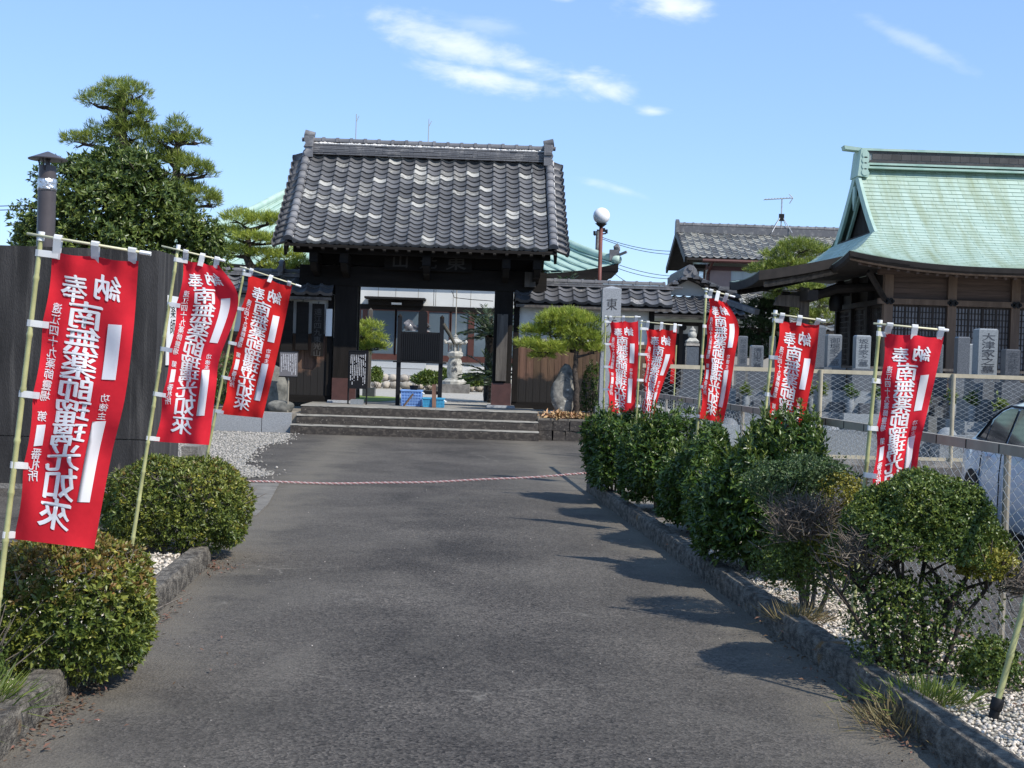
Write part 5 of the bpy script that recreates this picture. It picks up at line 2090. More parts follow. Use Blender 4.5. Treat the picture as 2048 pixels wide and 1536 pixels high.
solo('dark_pot', mb, M['iron_black'], 'small dark pot sitting on the taller blue crate', 'pot', (a.x, 31.0, at(828, 780, 31).z))
# ================================================================== concrete block with flue, left
def stained_concrete():
    m = mat('stained_concrete', (0.050, 0.047, 0.046), 0.92, vscale=1.6, col2=(0.019, 0.018, 0.018), bump=0.5, bscale=70, detail=10, contrast=(0.35, 0.6), stretch=(1.6, 1.6, 0.35))
    nt = m.node_tree
    N, L = nt.nodes, nt.links
    b = N['Principled BSDF']
    src = b.inputs['Base Color'].links[0].from_socket
    g = N.new('ShaderNodeTexCoord')
    mp = N.new('ShaderNodeMapping')
    mp.inputs['Scale'].default_value = (9, 9, 0.5)
    L.new(g.outputs['Object'], mp.inputs['Vector'])
    nz = N.new('ShaderNodeTexNoise')
    nz.inputs['Scale'].default_value = 1.3
    nz.inputs['Detail'].default_value = 7
    L.new(mp.outputs[0], nz.inputs['Vector'])
    r = N.new('ShaderNodeValToRGB')
    r.color_ramp.elements[0].position = 0.52
    r.color_ramp.elements[1].position = 0.78
    L.new(nz.outputs['Fac'], r.inputs['Fac'])
    mx = N.new('ShaderNodeMixRGB')
    mx.inputs['Color2'].default_value = (0.105, 0.098, 0.09, 1)
    L.new(r.outputs[0], mx.inputs['Fac'])
    L.new(src, mx.inputs['Color1'])
    L.new(mx.outputs[0], b.inputs['Base Color'])
    return m


M['stained'] = stained_concrete()
cr_ = at(313, 700, 16.2).x
ztop = at(313, 501, 16.2).z
blk = thing('concrete_block', 'large black stained concrete block behind the left banners', 'block', (cr_ - 3.0, 16.8, 0))
zs = at(313, 880, 16.2).z
def quadprism(mb, x0, x1, ya, yb, z0, z1, sk=0.25):
    poly = [(x0, ya - 0.12), (x1, ya), (x1 + sk * 0.0, yb), (x0, yb)]
    return mb.prism(poly, 'z', z0, z1)
part('lower_wall', quadprism(MB(), cr_ - 6, cr_, 16.2, 17.4, -0.02, zs - 0.012), M['stained'], blk)
part('upper_wall', quadprism(MB(), cr_ - 6, cr_ - 0.004, 16.205, 17.4, zs, ztop), M['stained'], blk)
part('joint', quadprism(MB(), cr_ - 5.98, cr_ - 0.03, 16.23, 17.35, zs - 0.02, zs + 0.01), M['kerb'], blk)
part('plinth', quadprism(MB(), cr_ - 6, cr_ + 0.03, 16.17, 17.42, -0.02, 0.055), M['concrete'], blk)
wsn = thing('wall_sign', 'white sign with black characters on the side of the concrete block', 'sign', (cr_ + 0.01, 16.9, 0.9))
part('panel', MB().bx(cr_ + 0.003, cr_ + 0.015, 16.62, 17.12, at(338, 730, 16.9).z, at(338, 592, 16.9).z), M['white_plastic'], wsn)
zt = at(338, 600, 16.9).z
text_part(wsn, [(c, 0, -0.13 - 0.19 * k, 0.22, 0.17) for k, c in enumerate('薬師')], lambda V: np.array([(cr_ + 0.018, 16.87 + x, zt + y) for x, y in V]), M['iron_black'], bold=False)
# low concrete block beyond
a, b = gnd(362, 922), gnd(410, 918)
solo('low_block', MB().bx(a.x, b.x, a.y, a.y + 0.8, -0.02, at(385, 893, a.y).z), M['concrete'], 'low grey concrete block beyond the big stained block', 'block', ((a.x + b.x) / 2, a.y + 0.4, 0))
# flue
fx, fy = at(93, 420, 16.9).x, 16.9
fl_ = thing('flue_pipe', 'brown metal flue with conical rain cap and foil band above the block', 'flue', (fx, fy, ztop))
M['flue'] = mat('flue_metal', (0.085, 0.072, 0.072), 0.42, 0.12, 4, metal=0.25)
z1 = at(93, 332, fy).z
zf = at(93, 370, fy).z
r_ = 0.105
part('pipe', MB().lathe([(r_, ztop - 0.05), (r_, zf - 0.07), (r_ * 0.995, zf - 0.07)], (fx, fy, 0), 28), M['flue'], fl_, smooth='auto')
part('foil_band', MB().lathe([(r_ + 0.004, zf - 0.072), (r_ + 0.009, zf - 0.04), (r_ + 0.003, zf), (r_ + 0.009, zf + 0.04), (r_ + 0.003, zf + 0.072)], (fx, fy, 0), 28), mat('crumpled_foil', (0.62, 0.63, 0.64), 0.3, metal=0.9, bump=1.0, bscale=25), fl_, smooth=True)
part('upper_pipe', MB().lathe([(r_ * 0.95, zf + 0.06), (r_ * 0.95, z1), (r_ * 0.85, z1), (r_ * 0.85, z1 - 0.1)], (fx, fy, 0), 28), M['flue'], fl_, smooth='auto')
zc = at(93, 318, fy).z
part('rain_cap', MB().lathe([(0.225, zc - 0.012), (0.228, zc), (0.02, zc + 0.085), (0.004, zc + 0.09)], (fx, fy, 0), 32), M['flue'], fl_, smooth='auto')
for k in range(3):
    aa = 0.5 + k * 2 * PI / 3
    part('cap_strut', MB().bar((fx + 0.10 * math.cos(aa), fy + 0.10 * math.sin(aa), z1 - 0.06), (fx + 0.17 * math.cos(aa), fy + 0.17 * math.sin(aa), zc + 0.005), 0.02, 0.006), M['flue'], fl_)
part('inner_sleeve', MB().lathe([(0.03, z1 - 0.05), (0.03, zc + 0.04)], (fx, fy, 0), 10), M['flue'], fl_)


# ================================================================== trees
def limb(mb, a, b, r0, r1, bend, R, n=6, sides=8):
    a, b = Vector(a), Vector(b)
    pts, rs = [], []
    off = Vector((R.gauss(0, bend), R.gauss(0, bend), R.gauss(0, bend * 0.5)))
    for i in range(n + 1):
        t = i / n
        pts.append(a.lerp(b, t) + off * math.sin(PI * t) + Vector((R.gauss(0, bend * 0.15), R.gauss(0, bend * 0.15), 0)))
        rs.append(r0 + (r1 - r0) * t)
    mb.tube(pts, rs, sides)
    return pts


def pine(name, label, base, trunk, pads, Y, needle, m, density=1.0, nl=0.11, nw=0.008, k=9, group=None, cat='tree', trunk_r=0.12, depth=1.0, bark='bark'):
    """trunk = list of pixel points (top last) at distance Y; pads = [(px, py, half w, half h)] clipped cloud pads"""
    s = Y / F
    R = random.Random(len(label))
    t = thing(name, label, cat, base, group)
    mb = MB()
    paths = []
    for tr, r0, r1 in trunk:
        pts = [Vector(base) if p == 'base' else (at(p[0], p[1], Y + (p[2] if len(p) > 2 else 0))) for p in tr]
        pts2 = []
        for i in range(len(pts) - 1):
            for j in range(4):
                pts2.append(pts[i].lerp(pts[i + 1], j / 4) + Vector((R.gauss(0, r0 * 0.18), R.gauss(0, r0 * 0.18), 0)))
        pts2.append(pts[-1])
        rs = [r0 + (r1 - r0) * i / (len(pts2) - 1) for i in range(len(pts2))]
        mb.tube(pts2, rs, 9)
        paths += pts2
    Vs = []
    for (px, py, hw, hh) in pads:
        dz = R.uniform(-0.5, 0.5) * hw * s * depth
        c = at(px, py, Y + dz)
        rad = (hw * s, max(hw * s * 0.85, 0.2) * depth ** 0.5, hh * s)
        low = c - Vector((0, 0, hh * s * 0.5))
        q = min(paths, key=lambda p: (p - low).length + max(0, p.z - low.z) * 1.5)
        mb2 = limb(mb, q, low, trunk_r * 0.38, trunk_r * 0.12, 0.08 * hw * s, R)
        for _ in range(7):
            e = low + Vector((R.gauss(0, rad[0] * 0.45), R.gauss(0, rad[1] * 0.45), R.uniform(0, rad[2] * 0.6)))
            limb(mb, low.lerp(q, R.uniform(0, 0.35)), e, trunk_r * 0.14, trunk_r * 0.05, 0.04, R, 4, 5)
        area = rad[0] * rad[1]
        n = int(60 + density * needle * area)
        P, Nn = dome_points(n, tuple(c), rad, int(px * 7 + py), 0.26, 3.4, (0.45, 1.03), -0.45, 2.1, 0.6)
        Nn = unit(Nn * np.array([0.7, 0.7, 0.5])[None] + np.array([0, 0, 0.75])[None] + rng.normal(0, 0.25, Nn.shape))
        Vs.append(whorls(P, Nn, k, nl, nw, 0.62, 0.22, 0.1))
    part('trunk', mb, M[bark], t, smooth=True)
    V, T = merge(*Vs)
    npart('crown', V, T, M[m], t)
    return t


b0 = at(250, 700, 28.0)
pine('pine_tree', 'tall cloud pruned pine rising behind the dark evergreen tree', (b0.x, 28.0, 0.0),
     [(['base', (262, 480), (258, 330), (240, 240), (243, 182)], 0.17, 0.085), ([(300, 470), (340, 400), (352, 350), (356, 290)], 0.12, 0.06)],
     [(195, 203, 37, 22), (228, 180, 34, 22), (268, 188, 36, 22), (262, 218, 38, 18), (288, 238, 18, 14), (250, 250, 40, 18), (215, 266, 38, 18), (268, 270, 48, 22), (318, 278, 26, 18), (165, 282, 40, 15), (300, 300, 40, 20),
      (352, 256, 22, 20), (383, 280, 26, 16), (352, 283, 20, 12), (340, 318, 38, 14), (385, 338, 30, 26), (408, 345, 22, 20), (360, 325, 24, 12), (395, 392, 42, 20), (372, 380, 30, 16), (425, 405, 16, 14), (330, 400, 60, 30)],
     28.0, 1100, 'needle', 1.0, 0.125, 0.010, 9, 'pines in the temple garden', trunk_r=0.15)
b0 = at(505, 690, 36.0)
pine('pine_tree', 'flat topped layered pine between the evergreen tree and the gate roof', (b0.x, 36.0, 0.5),
     [(['base', (515, 560), (495, 515), (500, 460)], 0.16, 0.06)],
     [(480, 438, 36, 16), (520, 445, 34, 18), (545, 440, 14, 12), (462, 468, 30, 14), (505, 478, 38, 14), (545, 482, 22, 12), (480, 505, 36, 13), (530, 512, 34, 13), (575, 515, 34, 14), (600, 530, 22, 12), (560, 540, 45, 14), (455, 500, 20, 20)],
     36.0, 800, 'needle_br', 1.0, 0.15, 0.012, 9, 'pines in the temple garden', trunk_r=0.14)
b0 = gl(3.30, -1.9, -0.12)
b0.x = at(1152, 830, 30.1).x
pine('pine_tree', 'small round headed pine at the right end of the steps', tuple(b0),
     [(['base', (1152, 790), (1150, 740), (1156, 690), (1145, 655)], 0.075, 0.035), ([(1156, 700), (1120, 690), (1085, 690)], 0.04, 0.02)],
     [(1100, 640, 26, 16), (1135, 635, 40, 16), (1170, 648, 30, 18), (1068, 665, 26, 14), (1110, 662, 40, 18), (1155, 672, 44, 18), (1185, 680, 22, 16), (1062, 690, 26, 10), (1095, 700, 34, 14), (1140, 695, 36, 12), (1085, 712, 22, 8), (1188, 700, 18, 12)],
     30.1, 1900, 'needle_br', 1.0, 0.13, 0.009, 10, 'pines in the temple garden', trunk_r=0.09, depth=0.9)
b0 = at(735, 770, 38.0)
pine('pine_tree', 'small garden pine seen through the gate beside the left pillar', (at(715, 700, 38).x, 38.0, 0.5),
     [(['base', (712, 720), (722, 680), (735, 655)], 0.09, 0.05)],
     [(735, 655, 26, 13), (715, 668, 26, 16), (752, 675, 18, 10), (730, 692, 34, 13), (752, 695, 20, 10), (712, 700, 24, 14)],
     38.0, 900, 'needle_br', 1.0, 0.13, 0.011, 9, 'pines in the temple garden', trunk_r=0.09)
pine('pine_tree', 'spreading pine behind the porch of the green roofed hall', (at(1600, 700, 52).x, 52.0, 0.0),
     [(['base', (1612, 640), (1600, 570), (1595, 510)], 0.2, 0.09)],
     [(1600, 497, 44, 16), (1560, 512, 32, 14), (1635, 512, 34, 16), (1575, 532, 44, 13), (1530, 542, 34, 12), (1620, 540, 44, 14), (1600, 575, 60, 14), (1640, 605, 44, 18), (1560, 600, 36, 14), (1655, 640, 34, 22), (1600, 630, 40, 16), (1520, 575, 20, 12)],
     52.0, 480, 'needle', 1.0, 0.19, 0.017, 9, 'pines near the graveyard', trunk_r=0.16)
pine('conifer_tree', 'dark green layered conifer behind the graves left of the hall', (at(1520, 720, 45).x, 45.0, 0.0),
     [(['base', (1520, 680), (1520, 610)], 0.14, 0.05)],
     [(1520, 612, 32, 12), (1500, 628, 30, 12), (1540, 632, 30, 12), (1512, 650, 42, 13), (1545, 658, 26, 12), (1495, 672, 34, 13), (1530, 680, 40, 14), (1490, 695, 30, 14), (1545, 700, 34, 14), (1515, 710, 40, 14)],
     45.0, 600, 'needle_dk', 1.0, 0.15, 0.015, 9, 'pines near the graveyard', trunk_r=0.12)


def broad_tree(name, label, base, trunk_top, blobs, Y, m, ln, wd, dens, group=None, r=0.16, k=6):
    s = Y / F
    R = random.Random(len(label) + 5)
    t = thing(name, label, 'tree', base, group)
    mb = MB()
    top = at(*trunk_top, Y)
    path = limb(mb, Vector(base), top, r, r * 0.45, 0.06, R, 8, 10)
    Vs = []
    for (px, py, hw, hh) in blobs:
        c = at(px, py, Y + R.uniform(-0.35, 0.35) * hw * s * 1.6)
        q = min(path, key=lambda p: (p - c).length + max(0, p.z - c.z) * 2)
        limb(mb, q, c, r * 0.35, r * 0.08, 0.08, R)
        for _ in range(6):
            e = c + Vector((R.gauss(0, hw * s * 0.5), R.gauss(0, hw * s * 0.5), R.gauss(0, hh * s * 0.5)))
            limb(mb, q.lerp(c, 0.7), e, r * 0.12, r * 0.04, 0.05, R, 4, 5)
        n = int(dens * hw * s * hh * s)
        P, Nn = dome_points(n, tuple(c), (hw * s, hw * s * 0.9, hh * s), int(px * 3 + py), 0.26, 3.0, (0.5, 1.06), -0.9, 2.0, 0.6)
        Nn = unit(Nn + np.array([0, 0, 0.3])[None] + rng.normal(0, 0.4, Nn.shape))
        Vs.append(whorls(P, Nn, k, ln, wd, 0.9, 0.3, droop=0.2))
    part('trunk', mb, M['bark'], t, smooth=True)
    V, T = merge(*Vs)
    npart('crown', V, T, M[m], t)
    return t


broad_tree('evergreen_tree', 'large dense dark evergreen tree behind the concrete block', (at(270, 700, 24).x, 24.0, 0.0), (265, 330),
           [(235, 325, 48, 34), (185, 345, 50, 34), (280, 345, 52, 36), (140, 370, 66, 48), (230, 360, 80, 55), (318, 385, 46, 40), (190, 420, 90, 55), (290, 430, 90, 56), (365, 445, 52, 40), (105, 445, 60, 40), (60, 460, 34, 26), (120, 490, 80, 40), (220, 490, 90, 46), (330, 490, 90, 46), (410, 480, 44, 36), (400, 520, 60, 36), (300, 540, 110, 36), (70, 495, 46, 24)],
           24.0, 'broadleaf', 0.10, 0.034, 2300, r=0.18, k=6)


def cycad(label, base, h, n, ln, lean=0.0, group='cycads in the temple yard'):
    t = thing('cycad', label, 'plant', base, group)
    b = Vector(base)
    mb = MB()
    prof = []
    for i in range(10):
        z = h * i / 9
        prof.append((0.16 + 0.02 * (i % 2), z))
    mb.lathe(prof, b, 12)
    part('trunk', mb, M['bark'], t)
    R = random.Random(int(b.x * 10))
    Vs = []
    rach = MB()
    for i in range(n):
        a = i * 2.39996 + R.uniform(-0.2, 0.2)
        el = R.uniform(0.1, 1.25)
        d = Vector((math.cos(a) * math.cos(el), math.sin(a) * math.cos(el), math.sin(el)))
        pts = []
        p = b + Vector((0, 0, h))
        v = d.copy()
        m_ = 10
        for j in range(m_ + 1):
            pts.append(p.copy())
            p = p + v * (ln / m_)
            v = (v + Vector((0, 0, -0.085))).normalized()
        rach.tube(pts, [0.012 * (1 - 0.8 * j / m_) for j in range(m_ + 1)], 4, caps=False)
        P, N2 = [], []
        for j in range(1, m_):
            for f in (0, 0.33, 0.66):
                q = pts[j].lerp(pts[j + 1], f)
                dd = (pts[j + 1] - pts[j]).normalized()
                sd = dd.cross(Vector((0, 0, 1))).normalized()
                for sg in (-1, 1):
                    P.append(q)
                    N2.append(sd * sg + dd * 0.75 + Vector((0, 0, 0.25)))
        Vs.append(whorls(np.array([tuple(x) for x in P]), np.array([tuple(x) for x in N2]), 1, 0.17, 0.026, 0.05, 0.05))
    part('leaf_stalks', rach, M['cycad'], t, kind='stuff')
    V, T = merge(*Vs)
    npart('fronds', V, T, M['cycad'], t)
    return t


q = at(975, 640, 38.5)
cycad('dark cycad with long fronds just inside the gate behind the right pillar', (q.x + 0.12, 38.5, 0.5), 1.75, 46, 1.0)
q = at(985, 720, 37.6)
cycad('low cycad beneath the taller one inside the gate', (q.x + 0.05, 37.6, 0.5), 0.62, 34, 0.95)
q = at(1112, 560, 37.0)
cycad('cycad crown rising above the wall right of the gate', (q.x, 37.0, 0.5), 2.55, 46, 1.05)

# ================================================================== temple yard and main building
P0 = []
rowp = thing('rock_border', 'border of pale rounded boulders before the main building', 'border', (at(800, 770, 50.2).x, 50.2, 0.5))
i = 0
for row in range(2):
    px = 690.0 + 9 * row
    while px < 1010:
        w = rnd.uniform(15, 24)
        c = at(px + w / 2, 765 - 13 * row, 50.1 + 0.25 * row)
        mb = MB().blob((c.x, c.y, 0.62 + 0.25 * row), 0.5, 500 + i, 2, 0.12, (w * 51 / F * 1.05, 0.34, 0.30))
        part('boulder', mb, M['stone_lt'], rowp, smooth=True)
        px += w
        i += 1
for k, (px, py, hw, hh, lab) in enumerate(((752, 752, 11, 14, 'small leafy plant beside the wooden post in the yard'), (862, 757, 30, 12, 'low leafy bush left of the stone lantern'), (893, 752, 10, 14, 'leafy bush tucked against the left of the lantern'), (935, 762, 26, 9, 'low leafy bush right of the stone lantern'), (962, 764, 16, 7, 'low leafy bush near the right gate pillar in the yard'))):
    c = at(px, py, 49.2)
    s = 49.2 / F
    t = thing('yard_bush', lab, 'bush', (c.x, 49.2, 0.5), 'bushes in the temple yard')
    P, Nn = dome_points(int(500 * hw / 10), (c.x, 49.2, max(c.z, 0.5 + hh * s * 0.7)), (hw * s, 0.4, hh * s), 60 + k, 0.25, 3, (0.3, 1), -0.7)
    V, T = whorls(P, unit(Nn + rng.normal(0, 0.5, Nn.shape)), 5, 0.10, 0.045, 0.9)
    npart('foliage', V, T, M['box'], t)
    stems(t, (c.x, 49.2, 0.5), 4, hh * s, hw * s * 0.6, 0.012, M['bark'], 60 + k)

# stone lantern
LX, LY, LZ = at(908, 780, 47.0).x, 47.0, 0.5
ln_ = thing('stone_lantern', 'pale stone lantern standing in the yard behind the gate', 'lantern', (LX, LY, LZ))
k = 1.0


def lz(py):
    return at(908, py, LY).z


zb = lz(784)
part('foundation', MB().box((LX, LY, (0.5 + lz(768)) / 2), (1.02, 0.9, lz(768) - 0.5)), M['concrete'], ln_)
part('base', MB().lathe([(0.42, lz(768)), (0.42, lz(763)), (0.34, lz(760)), (0.30, lz(757))], (LX, LY, 0), 12), M['lantern'], ln_)
shf = part('shaft', MB().lathe([(0.22, lz(758)), (0.255, lz(750)), (0.255, lz(735)), (0.225, lz(722)), (0.19, lz(717))], (LX, LY, 0), 20), M['lantern'], ln_, smooth='auto')
part('platform', MB().lathe([(0.19, lz(717)), (0.29, lz(712)), (0.30, lz(706)), (0.22, lz(702))], (LX, LY, 0), 6), M['lantern'], ln_)
fb = MB()
z0, z1 = lz(702), lz(687)
for k in range(6):
    a = 2 * PI * (k + 0.5) / 6
    fb.tube([(LX + 0.19 * math.cos(a), LY + 0.19 * math.sin(a), z0), (LX + 0.19 * math.cos(a), LY + 0.19 * math.sin(a), z1)], 0.04, 6)
fb.lathe([(0.10, z0), (0.10, z1)], (LX, LY, 0), 6)
fb.lathe([(0.215, z1 - 0.05), (0.215, z1)], (LX, LY, 0), 6)
part('fire_box', fb, M['lantern'], ln_)
rf = part('roof', MB().lathe([(0.20, lz(688)), (0.36, lz(687)), (0.37, lz(685)), (0.22, lz(680)), (0.10, lz(677))], (LX, LY, 0), 6), M['lantern'], ln_)
for k in range(6):
    a = 2 * PI * (k + 0.5) / 6
    c, s = math.cos(a), math.sin(a)
    part('scroll', MB().tube([(LX + 0.28 * c, LY + 0.28 * s, lz(686)), (LX + 0.37 * c, LY + 0.37 * s, lz(686)), (LX + 0.41 * c, LY + 0.41 * s, lz(683)), (LX + 0.385 * c, LY + 0.385 * s, lz(680.5))], [0.04, 0.045, 0.045, 0.035], 8), M['lantern'], rf, smooth=True)
part('finial', MB().lathe([(0.10, lz(678)), (0.11, lz(676)), (0.05, lz(674.5)), (0.075, lz(672)), (0.05, lz(669)), (0.005, lz(667))], (LX, LY, 0), 14), M['lantern'], ln_, smooth='auto')
text_part(shf, [(c, 0, lz(728) - 0.19 * kk, 0.17, 0.16) for kk, c in enumerate('奉納')], lambda V: np.array([(LX + x, LY - 0.262 - 0.0 * x, y) for x, y in V]), M['granite_dk'])

# wooden memorial post
q = at(737, 770, 39.5)
wp = thing('wooden_post', 'tall weathered wooden memorial post in the yard behind the notice board', 'post', (q.x, 39.5, 0.5))
zt = at(739, 620, 39.5).z
part('shaft', MB().bx(q.x - 0.055, q.x + 0.055, 39.445, 39.555, 0.6, zt).box((q.x, 39.5, zt + 0.03), (0.11, 0.11, 0.06), taper=0.1), M['wood_grey'], wp)
part('footing', MB().box((q.x + 0.02, 39.5, 0.62), (0.34, 0.34, 0.26)), M['granite_dk'], wp)
# thin pole in the yard
q = at(1085 * 0 + 911, 700, 50.0)
tp_ = thing('thin_pole', 'thin metal pole in the yard rising beside the lantern', 'pole', (at(911, 700, 49.0).x, 49.0, 0.5))
part('shaft', MB().tube([(at(911, 700, 49.0).x, 49.0, 0.5), (at(914, 560, 49).x, 49.0, at(914, 562, 49).z)], 0.018, 8), M['rail_metal'], tp_)
part('base_plate', MB().box((at(911, 700, 49.0).x, 49.0, 0.52), (0.25, 0.25, 0.05)), M['tape'], tp_)

# main building
Y = 52.0
mbd = thing('main_building', 'white walled temple building with pale green hipped roof behind the gate', 'building', (at(850, 720, Y).x, Y, 0.5))


def bz(py, px=850):
    return at(px, py, Y).z


def bxx(px, py=650):
    return at(px, py, Y).x


x0, x1 = bxx(400), bxx(1150)
M['bwall'] = mat('white_wall_panel', (0.60, 0.59, 0.55), 0.8, 0.04, 1.5)
M['redwood'] = mat('red_brown_frame', (0.085, 0.030, 0.021), 0.5, 0.15, 3)
part('wall', MB().bx(x0, x1, Y, Y + 12, 0.5, bz(618)), M['bwall'], mbd)
part('upper_wall', MB().bx(x0, x1, Y - 0.05, Y + 12, bz(612), bz(556)), M['bwall'], mbd)
part('head_beam', MB().bx(x0, x1, Y - 0.09, Y + 0.1, bz(622), bz(612)), M['wood_beam'], mbd)
for px in (755, 790, 835, 870, 905, 940):
    part('wall_joint', MB().bx(bxx(px) - 0.008, bxx(px) + 0.008, Y - 0.056, Y - 0.045, bz(611), bz(557)), M['rail_metal'], mbd)
part('sill_band', MB().bx(x0, x1, Y - 0.08, Y + 0.1, bz(722), bz(712)), M['redwood'], mbd)
wins = [(722, 728), (734, 790), (793, 848), (858, 900), (902, 936), (949, 975), (640, 700), (985, 1040)]
for a, b in wins:
    f = MB()
    xa_, xb_ = bxx(a), bxx(b)
    za, zb_ = bz(710), bz(624)
    f.bx(xa_ - 0.06, xa_, Y - 0.07, Y - 0.01, za, zb_).bx(xb_, xb_ + 0.06, Y - 0.07, Y - 0.01, za, zb_)
    f.bx(xa_ - 0.06, xb_ + 0.06, Y - 0.075, Y - 0.01, zb_, zb_ + 0.06).bx(xa_ - 0.06, xb_ + 0.06, Y - 0.075, Y - 0.01, za - 0.12, za)
    w = part('window', f, M['redwood'], mbd)
    part('pane', MB().bx(xa_, xb_, Y - 0.045, Y - 0.02, za, zb_), M['glass'], w)
for a in (730, 852, 942):
    part('frame_post', MB().bx(bxx(a) - 0.09, bxx(a) + 0.09, Y - 0.09, Y + 0.1, bz(722), bz(622)), M['redwood'], mbd)
part('entrance_canopy', MB().bx(bxx(732), bxx(851), Y - 0.9, Y - 0.06, bz(602), bz(598)).bx(bxx(737), bxx(846), Y - 0.35, Y - 0.06, bz(613), bz(603)), M['wood_beam'], mbd)
part('entrance_lamp', MB().bx(bxx(784), bxx(804), Y - 0.5, Y - 0.42, bz(612), bz(608)), M['white_plastic'], mbd)
for k in range(4):
    part('entrance_step', MB().bx(bxx(700), bxx(855), Y - 0.27 * (4 - k) - 0.1, Y - 0.1, 0.5 + 0.24 * k, 0.5 + 0.24 * (k + 1) - 0.02), mat('step_grey', (0.42, 0.43, 0.43), 0.8), mbd)
part('skirting', MB().bx(bxx(700), bxx(1000), Y - 0.06, Y - 0.01, 0.5, 0.62), M['redwood'], mbd)
# hipped copper roof
M['copper'] = mat('green_copper', (0.38, 0.50, 0.43), 0.6, vscale=1.2, col2=(0.28, 0.41, 0.345), detail=8, contrast=(0.4, 0.65), stretch=(2, 2, 0.5))
YE, YR_ = 51.7, 62.0
ze = at(1235, 556, YE).z
xr, xl = at(1236, 556, YE).x, at(300, 540, YE).x
zr = at(780, 318, YR_).z
rx0, rx1 = at(692, 300, YR_).x, at(866, 310, YR_).x


def hip(u, t):
    """u in 0..1 along the eave, t in 0..1 from eave to ridge, concave"""
    xe = xl + (xr - xl) * u
    xt = rx0 + (rx1 - rx0) * u
    zz = ze + (zr - ze) * (t ** 1.18) + 0.55 * (abs(2 * u - 1) ** 5) * (1 - t) ** 2
    return (xe + (xt - xe) * t, YE + (YR_ - YE) * t, zz)


mb = MB()
mb.grid([[hip(u, t) for u in np.linspace(0, 1, 41)] for t in np.linspace(0, 1, 13)])
# side slopes and back
for sgn, u in ((-1, 0.0), (1, 1.0)):
    rows = []
    for t in np.linspace(0, 1, 13):
        p = hip(u, t)
        rows.append([p, (p[0], 2 * YR_ - p[1], p[2])])
    mb.grid(rows)
mb.grid([[(lambda p: (p[0], 2 * YR_ - p[1], p[2]))(hip(u, t)) for u in np.linspace(0, 1, 21)] for t in np.linspace(0, 1, 13)])
rf = part('roof', mb, M['copper'], mbd, smooth='auto')
for i in range(38):
    u = (i + 0.5) / 38
    pts = [Vector(hip(u, t)) + Vector((0, 0, 0.03)) for t in np.linspace(0, 1, 7)]
    part('standing_seam', MB().tube(pts, 0.035, 4), M['copper'], rf)
for u in (0.0, 1.0):
    pts = [Vector(hip(u, t)) + Vector((0, 0, 0.10)) for t in np.linspace(0, 1, 13)]
    part('hip_ridge', MB().tube(pts, 0.16, 8), M['copper'], rf, smooth=True)
    p = Vector(hip(u, 0.02)) + Vector((0, 0, 0.25))
    sg = 1 if u else -1
    mb = MB().box(p, (0.35, 0.3, 0.4)).blob(p + Vector((sg * 0.1, 0, 0.25)), 0.15, 7, 1, 0.4)
    mb.bar(p + Vector((-0.1 * sg, 0, -0.1)), p + Vector((0.42 * sg, -0.3, 0.12)), 0.10, 0.08)
    part('hip_ornament', mb, M['tile_edge'], rf)
part('ridge', MB().bx(rx0 - 0.2, rx1 + 0.2, YR_ - 0.3, YR_ + 0.3, zr - 0.1, zr + 0.35), M['copper'], rf)
mb = MB()
for t in (0.0,):
    row = [hip(u, t) for u in np.linspace(0, 1, 41)]
    mb.grid([[(p[0], p[1], p[2] - 0.02) for p in row], [(p[0], p[1] + 0.02, p[2] - 0.32) for p in row], [(p[0], p[1] + 3.6, p[2] - 0.36) for p in row]])
    rowr = [(xr, YE + k * 1.8, hip(1.0, 0)[2]) for k in range(11)]
    mb.grid([[(p[0], p[1], p[2] - 0.02) for p in rowr], [(p[0] - 0.02, p[1], p[2] - 0.32) for p in rowr], [(p[0] - 3.6, p[1], p[2] - 0.36) for p in rowr]])
part('eave_fascia', mb, M['wood_beam'], mbd)
for px, py in ((713, 228), (858, 238)):
    p = at(px, py, YR_)
    part('lightning_rod', MB().tube([(p.x, YR_, zr), (p.x, YR_, p.z)], [0.028, 0.02], 6).tube([(p.x, YR_, p.z - 0.35), (p.x + 0.12, YR_, p.z - 0.08)], 0.015, 5), M['tape'], rf)

# ================================================================== lamp post
Y = 34.5
lx, zg = at(1203, 432, Y).x, at(1203, 432, Y).z
lp_ = thing('lamp_post', 'globe lamp on a red brown post behind the right wall', 'street lamp', (at(1200, 570, Y).x, Y, 0.5))
part('post', MB().tube([(at(1199, 570, Y).x, Y, 0.5), (lx, Y, zg - 0.19)], [0.055, 0.045], 12), mat('rust_brown_paint', (0.14, 0.045, 0.035), 0.6, 0.25, 5), lp_, smooth=True)
part('collar', MB().lathe([(0.06, zg - 0.26), (0.13, zg - 0.20), (0.15, zg - 0.185)], (lx, Y, 0), 18), M['iron_black'], lp_, smooth='auto')
bm = MB().blob((lx, Y, zg), 0.205, 1, 3, 0.0)
part('globe', bm, mat('opal_globe', (0.86, 0.86, 0.85), 0.25, spec=0.5), lp_, smooth=True)

# two garden shrubs beside the steps
q = at(1181, 780, 30.9)
camellia((q.x, 30.9, 1.0), (0.20, 0.22, 0.62), 420, 'slim dark shrub between the small pine and the stone name pillar', 46, 10, 0.45, 'garden shrubs beside the steps')
q = at(455, 790, 30.6)
camellia((q.x, 30.6, 0.95), (0.55, 0.4, 0.6), 1100, 'dark garden shrub by the left wall, seen between two banners', 47, 10, 0.40, 'garden shrubs beside the steps')
